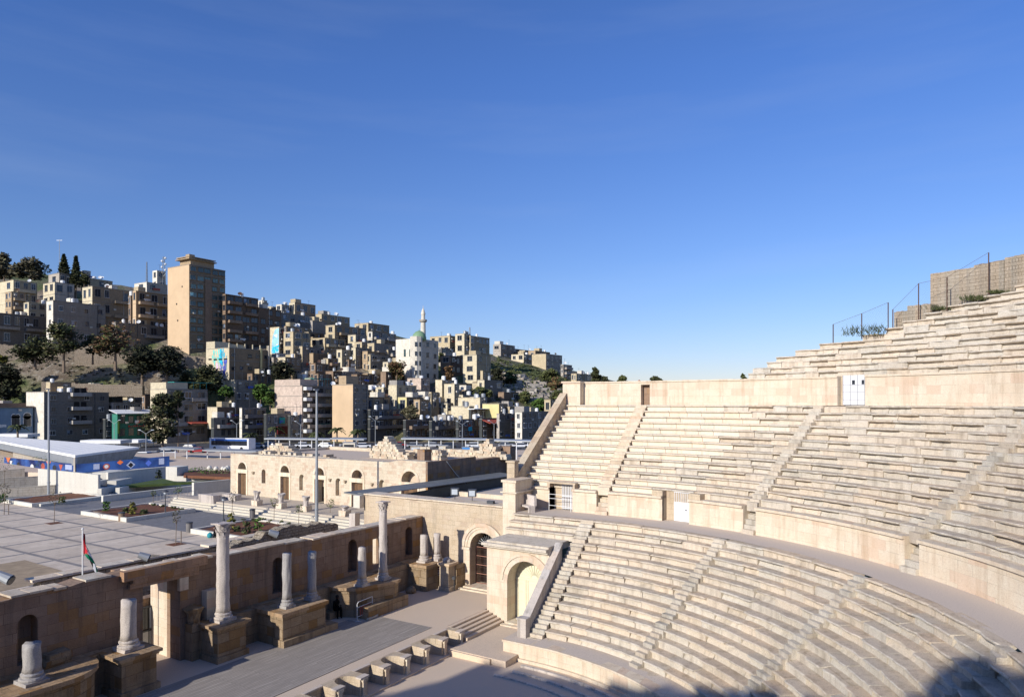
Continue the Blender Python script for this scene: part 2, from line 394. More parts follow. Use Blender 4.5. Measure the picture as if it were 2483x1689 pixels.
def row_piece(mb, R, zt, dep, h, t0, t1, wear, cleanf, top_only=False, ends=True):
    t = t0; s = 0; first = True
    while t < t1 - 1e-4:
        far = t > radians(100)
        bl = 4.0 if far else random.uniform(.9, 2.1)
        te = tstep(t, bl, R)
        if tlen(te, t1, R) < .5: te = t1
        te = min(te, t1)
        clean = cleanf(t); w = wear(t) if not clean else .12
        mb.cur = 0 if clean else 1
        kk = random.uniform(.96, 1.03) if clean else random.uniform(.93, 1.05); wm = random.uniform(-.03, .05)
        mb.tint = (kk*(1+wm), kk, kk*(1-wm))
        n = max(1, int(math.ceil(tlen(t, te, R)/(2.0 if far else (.7 if clean else .3)))))
        oz = random.uniform(-.018, .012)*w*1.4; orr = random.uniform(-.03, .03)*w
        broken = random.random() < .2*w; deep = (not clean) and random.random() < .38*w
        sec = []
        gap = .012 if not far else 0
        for i in range(n+1):
            k = i/n
            tt = t + (te-t)*k
            if i == 0: tt = tstep(tt, gap, R)
            if i == n: tt = tt - (gap/R if tt > 0 else gap)
            pn = Vector((P(tt, R)[0]*1.7, P(tt, R)[1]*1.7, zt*3))
            e = (noise.noise(pn)+.25)*w; e2 = noise.noise(pn*2.3+Vector((5,5,5)))*w
            edge = 1.0 if (i in (0, n)) else 0
            chip = edge*w*random.uniform(0, .07)
            d3 = max(-.03, .11*e+chip); z3 = .05*abs(e2)+chip*.6
            if broken: d3 += .09+.05*random.random(); z3 += .06
            lip = 0 if not broken else .09
            pr = [(.16, -h-.06), ((.34 if deep else .175)+.02*e2, -.17 if deep else -.14), (min(.19, .02+lip+d3*.8), -.095-.02*e2), (d3, -.03-z3), (d3+.035, -z3*.6), (dep+.16, 0)]
            row = []
            for dr, dz in pr:
                x, y = P(tt, R+dr+orr); row.append((x, y, zt+dz+oz))
            sec.append(row)
        vs = [p for r_ in sec for p in r_]; m = 6; fs = []; uvs = []
        for i in range(n):
            for j in range(m-1):
                a = i*m+j; fs.append((a+m, a, a+1, a+m+1) if False else (a, a+1, a+m+1, a+m)); 
        # orientation: riser normals must face the orchestra
        fs = [f[::-1] for f in fs]
        ends_ = [tuple(range(m)), tuple(range(n*m+m-1, n*m-1, -1))]
        tr = [f for q, f in enumerate(fs) if q % (m-1) == m-2]; rs_ = [f for q, f in enumerate(fs) if q % (m-1) != m-2]
        mb.add(vs, rs_+ends_); k0 = mb.tint; mb.tint = (k0[0]*.92, k0[1]*.87, k0[2]*.83)
        o_ = len(mb.v)-len(vs)
        for f in tr: mb.f.append([o_+i for i in f]); mb.mi.append(mb.cur); mb.t.append(mb.tint); mb.uv.append(None)
        mb.tint = k0
        t = te
    # continuous dark core behind the joints
    mb.cur = 1; mb.tint = (.75,.70,.64)
    n = max(1, int(tlen(t0, t1, R)/1.0)); vs = []
    for i in range(n+1):
        tt = t0+(t1-t0)*i/n
        for dr, dz in ((.36, -h-.05), (.36, -.04), (dep+.2, -.04)):
            x, y = P(tt, R+dr); vs.append((x, y, zt+dz))
    fs = []
    for i in range(n):
        for j in range(2):
            a = i*3+j; fs.append((a, a+3, a+4, a+1))
    mb.add(vs, fs); mb.tint = (1,1,1)
def stair_mb(mb, R, dep, zt, h, rows, tc, hw, sub=2, straight=False):
    """steps running up a gangway; two steps per seat row"""
    for k in range(rows):
        for q in range(sub):
            z = zt - k*h - q*h/sub; r0 = R - k*dep - q*dep/sub
            if q == 0 and k == 0: z = z-.012
            r1 = r0 + dep/sub + .12; pass
            if straight: a, b = tc; pts = [(r0, a), (r1, a), (r1, b), (r0, b)]; pts = [(x+random.uniform(-.01,.01), y) for x, y in pts]
            else:
                w = hw/r0; pts = [P(tc+w, r0), P(tc+w, r1), P(tc-w, r1), P(tc-w, r0)]
                pts = [(x+random.uniform(-.06,.06), y+random.uniform(-.06,.06)) for x, y in pts]
            mb.cur = 0; mb.tint = rt(.80, 1.0)
            zz = z+random.uniform(-.03,.03)
            b0 = [(x, y, z-h-.1) for x, y in pts]; b1 = [(x, y, zz) for x, y in pts]
            mb.hexa(b0, b1)
    mb.tint = (1,1,1)
YE_I = 6.2; YE_M = 7.25
# lower tier
for k in range(15):
    zt = ZP-k*HR; R = RA-k*DI
    mb = MB()
    ws = wedges(-YE_I, pi+6.2, .31, R)
    if k >= 3: ws[0] = None if k != 3 else ws[0]
    if k >= 3: ws[-1] = (ws[-1][0], pi)
    for w in ws:
        if w is None or (k == 3 and w is ws[0]): continue
        row_piece(mb, R, zt, DI, HR, w[0], w[1], lambda t: .55+.35*min(1, max(0, t)/.8), lambda t: False)
    tag(mb.build('seat_row', ['seat_clean', 'seat_worn'], theatre))
mb = MB()
stair_mb(mb, RA, DI, ZP, HR, 15, (-.02, .9), 0, straight=True)
mb.build('stairway', 'seat_worn', theatre)
for s in STAIRS:
    mb = MB(); stair_mb(mb, RA, DI, ZP, HR, 15, s, .34)
    mb.build('stairway', 'seat_worn', theatre)
# middle tier
def cleanm(k):
    lim = {0:9,1:13,2:16,3:18,4:14,5:11,6:12,7:11,8:8,9:3,10:2,11:2,12:2,13:1}.get(k, 0)
    return lambda t: t < radians(lim) and (k < 9 or t < -.9) or (t < radians(12) and random.random() < .3)
for k in range(14):
    zt = ZU-k*HM; R = RTOP-k*DM
    mb = MB()
    for w in wedges(-YE_M, pi+YE_M, .33, R, (-1.04, -.2)):
        row_piece(mb, R, zt, DM, HM, w[0], w[1], lambda t: .35+.65*min(1, max(0, t)/.5), cleanm(k))
    mb.build('seat_row', ['seat_clean', 'seat_worn'], theatre)
mb = MB(); stair_mb(mb, RTOP, DM, ZU, HM, 14, (.18, 1.06), 0, straight=True)
stair_mb(mb, RB+.95, .22, ZP+WL-.02, .27, 6, (.18, 1.06), 0, sub=1, straight=True)
mb.build('stairway', 'ashlar_pale', theatre)
for s in STAIRS:
    mb = MB(); stair_mb(mb, RTOP, DM, ZU, HM, 14, s, .36)
    stair_mb(mb, RB+.95, .22, ZP+WL-.02, .27, 6, s, .42, sub=1)
    mb.build('stairway', 'seat_worn', theatre)
# generic curved wall with openings
def curved_wall(mb, R, th, z0, z1, t0, t1, openings=(), cap=.0, capz=.16, ds=.9, rough=0):
    """openings: (ta,tb,ztop,zbot)"""
    ts = [t0]; 
    br = sorted(set([o for op in openings for o in op[:2]]+([0.0] if t0 < 0 < t1 else [])))
    t = t0
    while t < t1-1e-6:
        te = tstep(t, ds if t < 2 else 3, R)
        for b in br:
            if t+1e-6 < b < te: te = b
        te = min(te, t1); ts.append(te); t = te
    s = 0
    for a, b in zip(ts, ts[1:]):
        L_ = tlen(a, b, R); m = (a+b)/2; spans = [(z0, z1)]
        for op in openings:
            if op[0]-1e-6 < m < op[1]+1e-6: spans = ([(op[2], z1)] if op[2] < z1 else []) + ([(z0, op[3])] if op[3] > z0 else [])
        for za, zb in spans:
            p = [P(a, R), P(b, R), P(b, R+th), P(a, R+th)]
            zr = random.uniform(-rough, rough)
            vs = [(*q, za) for q in p]+[(*q, zb+zr) for q in p]
            mb.add(vs, [(0,3,2,1),(4,5,6,7),(1,0,4,5),(2,1,5,6),(3,2,6,7),(0,3,7,4)][:6],
                   [[(0,0)]*0 + [q for c in [0,3,2,1] for q in p[c]], [q for c in range(4) for q in p[c]],
                    [s+L_, za, s, za, s, zb, s+L_, zb], [0,za,th,za,th,zb,0,zb], [s,za,s+L_,za,s+L_,zb,s,zb], [0,za,th,za,th,zb,0,zb]])
        if cap and spans and spans[0][1] >= z1-1e-6 :
            p = [P(a, R-cap), P(b, R-cap), P(b, R+th+.02), P(a, R+th+.02)]
            j = random.uniform(-.012, .012)
            vs = [(*q, z1+.002) for q in p]+[(*q, z1+capz+j) for q in p]
            mb.add(vs, [(0,3,2,1),(4,5,6,7),(1,0,4,5),(2,1,5,6),(3,2,6,7),(0,3,7,4)])
        s += L_
# fix winding helper not needed: Cycles shades both sides
# podium wall round the orchestra
mb = MB()
RPO = 14.62
curved_wall(mb, RPO+.05, .6, 0, .93, -1.95, pi+1.95, cap=.14, capz=.12)
curved_wall(mb, RPO-.12, .2, -.02, .16, -1.95, pi+1.95)
mb.build('podium_wall', 'ashlar_pale', theatre)
mb = MB(); n = 70; t0, t1 = -1.95, pi+1.95
for i in range(n):
    a = t0+(t1-t0)*i/n; b = t0+(t1-t0)*(i+1)/n
    mb.quad((*P(a, RPO), 1.052), (*P(b, RPO), 1.052), (*P(b, 16.4), 1.052), (*P(a, 16.4), 1.052))
mb.build('podium_walkway', 'walk_concrete', theatre)
# orchestra kerb steps
for i, r in enumerate((12.1, 12.97, 13.85)):
    mb = MB(); mb.tint = (1.15,1.15,1.13); curved_wall(mb, r, .16, 0, .06+.03*i, -.3 if i else -.9, pi)
    mb.build('kerb', 'marble', theatre)
# praecinctio walkway
mb = MB(); n = 90; t0, t1 = -7.0, pi+7
for i in range(n):
    a = t0+(t1-t0)*i/n; b = t0+(t1-t0)*(i+1)/n
    mb.quad((*P(a, RA+.5), ZP+.004), (*P(b, RA+.5), ZP+.004), (*P(b, RB+.6), ZP+.004), (*P(a, RB+.6), ZP+.004))
mb.build('walkway', 'walk_concrete', theatre)
# wall of the middle tier with its openings
ops = [(-4.75, -2.9, ZP+1.9, ZP), (radians(8.6), radians(13.0), ZP+1.95, ZP)]
for a in STAIRS: ops.append((a-.43/RB, a+.43/RB, ZP+5, ZP))
ops.append((-1.05, -.19, ZP+5, ZP))
ops += [(radians(57), radians(60.5), ZP+1.5, ZP)] if False else []
mb = MB(); curved_wall(mb, RB+.06, .75, ZP-.3, ZP+WL-.16, -6.4, pi+6.4, ops, cap=.14, capz=.15)
mb.build('retaining_wall', 'ashlar_pale', theatre)
# opening 1: brown reveal, white grille door, fence rails
def door_grille(nm, ctr_t, R, w, z0, h, closed_from):
    pass
mb = MB(); x = RB+.8
mb.box(x, x+.12, 2.7, 5.0, ZP, ZP+2.0); mb.box(RB+.1, x, 4.75, 4.95, ZP, ZP+1.9); mb.box(RB+.1, x, 2.75, 2.9, ZP, ZP+1.9)
mb.box(RB+.1, RB+1.2, 2.7, 5.0, ZP+1.9, ZP+2.02)
mb.build('doorway_recess', 'ashlar_tan', theatre)
gx = RB+.66
d = tag(MB().box(gx, gx+.04, 2.92, 4.0, ZP+.03, ZP+1.82).build('door', 'render_grey', theatre))
mb = MB()
for i in range(9): mb.box(gx-.05, gx-.02, 2.94+i*.13, 2.985+i*.13, ZP+.03, ZP+1.84)
for z in (.1, .95, 1.76): mb.box(gx-.06, gx-.03, 2.92, 4.02, ZP+z, ZP+z+.05)
mb.build('bar', 'white_door', d)
mb = MB()
for z in (.35, .85, 1.15): mb.tube((RB-.05, 2.95, ZP+z), (RB-.05, 4.75, ZP+z), .018, 6)
for y in (4.72, 2.97): mb.tube((RB-.05, y, ZP), (RB-.05, y, ZP+1.18), .022, 6)
mb.build('guard_rail', 'steel_white', theatre)
# opening 2: white sheet door with barred top
mb = MB(); ta, tb = radians(8.6), radians(13.0); Rd = RB+.62
for a, b in ((ta-.03, ta), (tb, tb+.03)):
    p = [P(a, RB+.1), P(b, RB+.1), P(b, RB+1.1), P(a, RB+1.1)]; mb.prism(p, ZP, ZP+1.95)
mb.prism([P(ta-.02, RB+.7), P(tb+.02, RB+.7), P(tb+.02, RB+1.1), P(ta-.02, RB+1.1)], ZP, ZP+2.0)
mb.build('doorway_recess', 'ashlar_tan', theatre)
mb = MB(); mb.prism([P(ta+.022, Rd), P(tb-.002, Rd), P(tb-.002, Rd+.04), P(ta+.022, Rd+.04)], ZP+.02, ZP+1.25)
dd = mb.build('door', 'white_door', theatre)
mb = MB()
for i in range(10):
    a = ta+.024+(tb-ta-.03)*i/9; mb.tube((*P(a, Rd), ZP+1.25), (*P(a, Rd), ZP+1.9), .018, 5)
mb.prism([P(ta+.022, Rd-.01), P(tb-.002, Rd-.01), P(tb-.002, Rd+.03), P(ta+.022, Rd+.03)], ZP+1.86, ZP+1.93)
mb.build('bar', 'white_door', dd)
MB().box(*(lambda p: (p[0]-.06, p[0]-.02, p[1]-.05, p[1]+.09))(P(tb-.02, Rd)), ZP+.75, ZP+.8).build('handle', 'steel_dark', dd)
# top walkway behind the middle tier and its wall
RU = RTOP+1.0; HU = 1.78
mb = MB(); n = 90; t0, t1 = -7.25, pi+7.25
for i in range(n):
    a = t0+(t1-t0)*i/n; b = t0+(t1-t0)*(i+1)/n
    mb.quad((*P(a, RTOP+.6), ZU+.006), (*P(b, RTOP+.6), ZU+.006), (*P(b, RU+.9), ZU+.006), (*P(a, RU+.9), ZU+.006))
mb.build('walkway', 'walk_concrete', theatre)
g0 = angpx(2030, RU); g1 = angpx(2097, RU)
tg0, tg1 = -g0, -g1
tn0 = -angpx(1558, RU); tn0 = tn0 if tn0 < 0 else -.6
opu = [(-1.02, -.28, ZU+1.6, ZU), (min(tg0, tg1), max(tg0, tg1), ZU+HU+.25, ZU), (radians(52), radians(54.2), ZU+1.6, ZU)]
cut = -6.0
mb = MB(); curved_wall(mb, RU, .9, ZU-.3, ZU+HU, cut, 1.0, [o for o in opu if o[0] < .95], cap=.07, capz=.12, ds=.8, rough=.02)
curved_wall(mb, RU, .9, ZU-.3, ZU+HU, 1.0, pi+6.0, cap=.07, capz=.12)
mb.build('retaining_wall', 'ashlar_pale', theatre)
mb = MB(); mb.prism([P(tg0-.03, RU+.5), P(tg1+.03, RU+.5), P(tg1+.03, RU+1.2), P(tg0-.03, RU+1.2)] if tg0 < tg1 else [P(tg1-.03, RU+.5), P(tg0+.03, RU+.5), P(tg0+.03, RU+1.2), P(tg1-.03, RU+1.2)], ZU, ZU+HU+.1)
mb.build('doorway_recess', 'ashlar_tan', theatre)
MB().box(RU+.5, RU+1.2, .1, 1.2, ZU, ZU+1.8).build('doorway_recess', 'ashlar_dark', theatre)
ta_, tb_ = sorted((tg0, tg1)); ta_ = -angpx(2044, RU+.2); tb_ = -angpx(2096, RU+.2)
mb = MB()
def dp(a, b, r0, r1, z0, z1): mb.prism([P(a, r0), P(b, r0), P(b, r1), P(a, r1)], z0, z1)
dp(ta_, tb_, RU+.22, RU+.27, ZU+.05, ZU+HU+.15)
d3 = mb.build('door', 'white_door', theatre)
mb = MB()
for q in (.0, .34, .68, 1.0):
    a = ta_+(tb_-ta_)*q; mb.tint = (.55,.56,.6); dp(a-.0007, a+.0007, RU+.19, RU+.22, ZU+.05, ZU+HU+.15)
for z in (.35, .85, 1.3): dp(ta_, tb_, RU+.2, RU+.22, ZU+z, ZU+z+.03)
mb.build('door_trim', 'frame_white', d3)
mb = MB()
for q in (.42, .86):
    mb = MB(); dp(ta_+(tb_-ta_)*q, ta_+(tb_-ta_)*(q+.13), RU+.195, RU+.22, ZU+1.35, ZU+1.62); mb.build('door_pane', 'glass_dark', d3)
# end pier of the top wall and balustrade going down along the tier end
mb = MB(); mb.box(RTOP+.3, RTOP+2.2, 6.0, 7.6, ZU-.3, ZU+HU+.02); mb.box(RTOP+.2, RTOP+2.3, 5.95, 7.7, ZU+HU+.02, ZU+HU+.16)
mb.build('end_pier', 'ashlar_pale', theatre)
def slope_wall(mb, x0, x1, y0, y1, zb, za, zc, copx=.06, th=.12):
    """wall along X between x0 (top za) and x1 (top zc)"""
    mb.hexa([(x0,y0,zb),(x1,y0,zb),(x1,y1,zb),(x0,y1,zb)], [(x0,y0,za),(x1,y0,zc),(x1,y1,zc),(x0,y1,za)])
    mb.hexa([(x0,y0-copx,za+.002),(x1,y0-copx,zc+.002),(x1,y1+copx,zc+.002),(x0,y1+copx,za+.002)], [(x0,y0-copx,za+th),(x1,y0-copx,zc+th),(x1,y1+copx,zc+th),(x0,y1+copx,za+th)])
mb = MB()
nseg = 14
for i in range(nseg):
    k0, k1 = i/nseg, (i+1)/nseg
    x0 = 24.9+(32.6-24.9)*k0; x1 = 24.9+(32.6-24.9)*k1; mb.tint = rt(.9, 1.05)
    slope_wall(mb, x0+.004, x1-.004, 7.25, 7.75, 5, 9.15+(15.15-9.15)*k0, 9.15+(15.15-9.15)*k1)
mb.tint = (1,1,1); mb.box(24.4, 24.95, 7.2, 7.85, 8.9, 10.1); mb.box(24.33, 25.0, 7.14, 7.92, 10.1, 10.24)
mb.build('balustrade', 'ashlar_tan', theatre)
mb = MB(); mb.box(-33.6, -25.6, 7.25, 7.75, 0, 9); slope_wall(mb, -25.5, -32.6, 7.25, 7.75, 5, 9.15, 15.15); mb.box(-34.6, -32.7, 5.8, 7.7, ZU-.3, ZU+HU)
mb.build('balustrade', 'ashlar_tan', theatre)
# tower at the end of the middle tier, beside the side building
mb = MB(); mb.box(22.9, 25.15, 6.2, 7.25, 0, 8.85); mb.box(22.82, 25.2, 6.1, 7.35, 8.85, 9.02); mb.box(22.78, 25.15, 6.05, 7.4, 8.1, 8.2)
mb.build('corner_pier', 'ashlar_pale', theatre)
mb = MB(); mb.box(25.15, 25.9, 6.35, 7.3, ZP-.5, ZP+WL+.4); mb.build('corner_wall', 'ashlar_tan', theatre)
# lower balustrade
mb = MB()
nseg = 8
for i in range(nseg):
    k0, k1 = i/nseg, (i+1)/nseg; x0 = 15.75+(19.9-15.75)*k0; x1 = 15.75+(19.9-15.75)*k1; mb.tint = rt(.92, 1.04)
    slope_wall(mb, x0+.003, x1-.003, .92, 1.34, .3, 1.95+(5.6-1.95)*k0, 1.95+(5.6-1.95)*k1, .05, .11)
mb.tint = (1,1,1); mb.box(15.35, 15.78, .86, 1.42, 1.05, 2.05); mb.box(15.3, 15.82, .82, 1.46, 2.05, 2.16)
mb.build('balustrade', 'marble', theatre)
# tribunal block with arched doorway (face X=19)
def wall_open(mb, T, s0, s1, z0, z1, th, ops, top=None, seg=None, tints=None):
    """T(s,d,z)->world; ops (sa,sb,zb,zt,arch); top(s)->z"""
    top = top or (lambda s: z1); cuts = {s0, s1}
    for o in ops:
        cuts |= {o[0], o[1]}
        if o[4]:
            for i in range(1, 12): cuts.add(o[0]+(o[1]-o[0])*(1-cos(pi*i/12))/2)
    if seg:
        q = s0+seg
        while q < s1: cuts.add(q); q += seg
    cs = sorted(cuts)
    def hx(a, b, za0, zb0, za1, zb1):
        q = [T(a,0,za0), T(b,0,zb0), T(b,th,zb0), T(a,th,za0)]; r = [T(a,0,za1), T(b,0,zb1), T(b,th,zb1), T(a,th,za1)]
        mb.hexa(q, r)
    for a, b in zip(cs, cs[1:]):
        if b-a < 1e-5: continue
        m = (a+b)/2; op = [o for o in ops if o[0] < m < o[1]]
        if not op: hx(a, b, z0, z0, top(a), top(b)); continue
        op.sort(key=lambda o: o[2]); zlo = z0
        for o in op:
            if o[2] > zlo+1e-4: hx(a, b, zlo, zlo, o[2], o[2])
            zlo = o[3]
        o = op[-1]
        if o[4]:
            r = (o[1]-o[0])/2; c = (o[0]+o[1])/2
            za = o[3]+sqrt(max(0, r*r-(a-c)**2)); zb = o[3]+sqrt(max(0, r*r-(b-c)**2))
        else: za = zb = o[3]
        hx(a, b, za, zb, top(a), top(b))
def arch_ring(mb, T, c, z, r0, r1, d0, d1, n=14, a0=0, a1=pi, legs=None):
    for i in range(n):
        a = a0+(a1-a0)*i/n; b = a0+(a1-a0)*(i+1)/n
        pts = []
        for d in (d0, d1):
            pts.append([T(c-r0*cos(a), d, z+r0*sin(a)), T(c-r0*cos(b), d, z+r0*sin(b)), T(c-r1*cos(b), d, z+r1*sin(b)), T(c-r1*cos(a), d, z+r1*sin(a))])
        mb.tint = rt(.92, 1.05) if n > 8 else (1,1,1)
        mb.hexa(pts[0], pts[1])
    if legs is not None:
        for sgn in (-1, 1):
            x0, x1 = sorted((c+sgn*r0, c+sgn*r1)); p = [T(x0,d0,legs), T(x1,d0,legs), T(x1,d1,legs), T(x0,d1,legs)]; q = [T(x0,d0,z), T(x1,d0,z), T(x1,d1,z), T(x0,d1,z)]
            mb.hexa(p, q)
    mb.tint = (1,1,1)
TX = lambda X0: (lambda s, d, z: (X0+d, s, z))
mb = MB(); T = TX(19.0)
wall_open(mb, T, 1.35, 5.98, 0, 5.12, 1.0, [(1.6, 4.38, 0, 3.1, True)])
mb.box(20.0, 22.4, 5.2, 5.98, 0, 5.12)
mb.build('side_block', 'ashlar_pale', theatre)
mb = MB()
mb.box(18.78, 22.0, 1.35, 6.1, 5.122, 5.25); mb.box(18.66, 22.0, 1.38, 6.2, 5.25, 5.42); mb.box(18.95, 22.0, 1.36, 5.95, 5.42, 5.55)
mb.build('cornice', 'seat_worn', theatre)
mb = MB(); arch_ring(mb, T, 2.99, 3.1, 1.39, 1.72, -.06, .0, 13, legs=None); arch_ring(mb, T, 2.99, 3.1, 1.72, 1.9, -.12, 0, 13)
mb.box(18.9, 19.0, 4.36, 4.9, 2.95, 3.12); mb.box(18.93, 19.0, 4.38, 4.72, .35, 2.95)
mb.build('arch_moulding', 'ashlar_pale', theatre)
mb = MB(); mb.box(18.75, 20.2, 1.5, 4.4, ZF, ZF+.16); mb.box(18.4, 18.75, 1.45, 4.6, ZF, ZF+.08)
mb.build('threshold', 'ashlar_pale', theatre)
mb = MB(); mb.box(20.02, 20.12, 1.55, 4.45, ZF, 3.12)
n = 16
for i in range(n):
    a = pi*i/n; b = pi*(i+1)/n
    mb.add([(20.02, 2.99, 3.12), (20.02, 2.99-1.42*cos(a), 3.12+1.42*sin(a)), (20.02, 2.99-1.42*cos(b), 3.12+1.42*sin(b))], [(0,1,2)])
dd = mb.build('door', 'cream_door', theatre)
mb = MB()
for y in (1.7, 2.35, 2.5, 3.45, 3.6, 4.2): mb.box(19.97, 20.02, y, y+.07, ZF+.16, 3.02)
for z in (.55, 1.1, 1.65, 2.2, 2.75): mb.box(19.985, 20.02, 1.7, 4.27, z, z+.05)
mb.box(19.95, 20.02, 1.6, 4.4, 3.02, 3.16)
for i in range(1, 12):
    a = pi*i/12; mb.tube((19.99, 2.99-.25*cos(a), 3.16+.25*sin(a)), (19.99, 2.99-1.35*cos(a), 3.16+1.3*sin(a)), .02, 5)
mb.build('door_panel', 'cream_door', dd)
# summa rows with ruined end
RS0 = RU+.55; ZS0 = ZU+HU+.12; HS = .415; DS = .545
ends = [1812, 1822, 1858, 1878, 1925, 1985, 2088, 2142, 2186, 2240, 2292, 2384, 2458, 2500, 2560]
srow = []
for k in range(16):
    R = RS0+k*DS; zt = ZS0+(k+1)*HS
    e = ends[k] if k < len(ends) else 2600+60*(k-15)
    t0 = -angpx(e, R)
    mb = MB()
    row_piece(mb, R, zt, DS, HS, t0, radians(92), lambda t: 1.0, lambda t: False)
    row_piece(mb, R, zt, DS, HS, radians(92), pi+max(.5, 7-.2*k), lambda t: .3, lambda t: False)
    mb.build('seat_row', ['seat_clean', 'seat_worn'], theatre)
    srow.append((R, zt, t0))
# west side building shell (mirror of the eastern one), outside the frame
mb = MB(); mb.box(-24.2, -22.9, 6.2, 20.6, 0, 7.0); mb.box(-22.9, -19.2, 1.4, 6.2, 0, 5.3)
mb.build('west_side_block', 'ashlar_pale', theatre)

# ================================================================ ORCHESTRA, STAGE
mb = MB(); n = 80
mb.prism([P(pi*i/n, 15.0) for i in range(n+1)]+[(-15.0, 4.6), (15.0, 4.6)], -.4, 0)
struct('orchestra_floor', mb, 'floor_concrete')
mb = MB(); mb.box(13.35, 19.9, .95, 4.72, -.3, ZF); mb.box(-19.9, -13.35, .95, 4.72, -.3, ZF); mb.tint = (1.15,1.12,1.05)
mb.box(13.2, 13.35, 1.9, 4.86, -.2, ZF-.04); mb.box(-13.35, -13.2, 1.9, 4.86, -.2, ZF-.04)
struct('side_passage_floor', mb, 'floor_concrete')
# stage front with niches: piers left between recesses
stage_front = thing('stage_front', (0, 4.9, 0), 'low stage front wall with alternating square and rounded niches facing the orchestra', 'stage wall')
YF = 4.88; PITCH = 1.63; WN = 1.13; xs = []
mb = MB()
x = 14.85
NI = []
while x > -14.2:
    NI.append((x-.46-WN, x-.46)); x -= PITCH
kinds = []
prev = 14.85
capm = MB(); shm = MB(); nic = 0
mats_p = MB()
T = lambda s, d, z: (s, YF+d, z)
for i, (a, b) in enumerate(NI):
    c = (a+b)/2; kinds.append('square' if i % 2 == 0 else 'round')
# back body behind niches
DEP = 1.05
for i, (a, b) in enumerate(NI):
    hi_ = 14.85 if i == 0 else NI[i-1][0]
    mb.box(b, hi_, YF, YF+DEP, 0, ZS)          # pier
    if kinds[i] == 'round':
        c = (a+b)/2; r = WN/2; m = 12
        for q in range(m):
            u0 = a+(b-a)*(1-cos(pi*q/m))/2; u1 = a+(b-a)*(1-cos(pi*(q+1)/m))/2
            d0 = .25+1.25*sqrt(max(0, r*r-(u0-c)**2)); d1 = .25+1.25*sqrt(max(0, r*r-(u1-c)**2))
            mb.hexa([(u0,YF+d0,0),(u1,YF+d1,0),(u1,YF+DEP,0),(u0,YF+DEP,0)], [(u0,YF+d0,ZS),(u1,YF+d1,ZS),(u1,YF+DEP,ZS),(u0,YF+DEP,ZS)])
    else:
        mb.box(a, b, YF+.9, YF+DEP, 0, ZS)
last = NI[-1][0]; mb.box(-14.85, last, YF, YF+DEP, 0, ZS)
mb.build('niche_wall', 'ashlar_tan', stage_front)
mb = MB(); mb.box(-14.9, 14.9, YF-.28, YF+.9, 0.002, .09); mb.build('base_slab', 'floor_concrete', stage_front)
for i, (a, b) in enumerate(NI):
    hi_ = 14.85 if i == 0 else NI[i-1][0]; c = (b+hi_)/2
    if i == 0: c = 14.6
    mb = MB(); mb.tint = rt(.95, 1.1)
    mb.box(c-.15, c+.15, YF-.12, YF-.004, .09, .2); mb.box(c-.11, c+.11, YF-.09, YF-.004, .2, .74)
    mb.box(c-.14, c+.14, YF-.11, YF-.004, .74, .8); mb.box(c-.17, c+.17, YF-.14, YF-.004, .8, .93)
    mb.build('pilaster', 'ashlar_pale', stage_front)
for i, (a, b) in enumerate(NI):
    mb = MB(); mb.tint = rt(.93, 1.05)
    hi_ = 14.9 if i == 0 else NI[i-1][0]
    mb.box(b-.05, hi_+.05, YF-.1, YF+.25, ZS-.07, ZS+.012)
    mb.build('coping', 'walk_concrete', stage_front)
    if kinds[i] == 'square': MB().box(a-.04, b+.04, YF+.84, YF+DEP, ZS-.07, ZS+.010).build('coping', 'walk_concrete', stage_front)
mb = MB(); mb.box(-22.9, 22.9, YF+DEP+.002, 14.5, 0, ZS-.004) if False else None
mb = MB()
mb.prism([(-15.3, YF+DEP), (14.86, YF+DEP), (14.86, 6.1), (19.0, 6.1), (22.9, 6.1), (22.9, 20.4), (-22.9, 20.4), (-22.9, 6.1), (-15.3, 6.1)], -.3, ZS)
struct('stage_floor', mb, 'floor_concrete')
mb = MB(); mb.prism([(-14, 6.62), (14.15, 6.7), (14.1, 11.0), (12.6, 11.02), (12.6, 12.0), (-14, 12.0)], ZS+.004, ZS+.03)
struct('wooden_stage_deck', mb, 'wood_deck')
steps = thing('steps', (17, 5.4, 0), 'five long dark-edged stone steps between the stage and the side passage', 'steps')
for i in range(5):
    mb = MB(); z = ZS-(i+1)*.13+.13*0; y1 = 6.1-.3*i
    mb.box(14.92, 18.98, y1-.3-.0, y1 if i == 0 else y1, .0, ZS-.13*(i+1)) if False else mb.box(14.92, 18.97, y1-.27, y1-.002, .0, ZS-.115*(i+1)+.1)
    mb.build('step', 'floor_concrete', steps)
# ---------------------------------------------------------------- stage back wall
bw = thing('stage_back_wall', (0, 14.5, 0), 'long shaded stage wall of weathered blocks with a broken lintel over its central doorway', 'wall')
T = lambda s, d, z: (s, 14.5+d, z)
def topw(s):
    v = 6.12 if s < 3.4 else 6.12-.35*min(1, (s-3.4)/12)+(.05 if s > 15 else 0)
    return v + noise.noise(Vector((s*.9, 3.1, 0)))*.12 + (noise.noise(Vector((s*4.1, 0, 2)))*.06)
nich = [(8.85, 9.6), (15.0, 15.85), (20.85, 21.65), (-4.6, -3.8), (-11, -10.2)]
mb = MB()
ops = [(.95, 2.95, ZS-.06, 5.35, False), (17.4, 19.0, 2.85, 4.95, False)]
wall_open(mb, T, -22.8, 22.88, ZS-.5, 6, .62, ops+[(a, b, 3.1, 4.85, True) for a, b in nich], top=topw, seg=.55)
T2 = lambda s, d, z: (s, 15.12+d, z)
wall_open(mb, T2, -22.8, 22.88, ZS-.5, 6, .55, ops, top=topw, seg=.55)
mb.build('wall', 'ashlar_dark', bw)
mb = MB(); s = -22.8
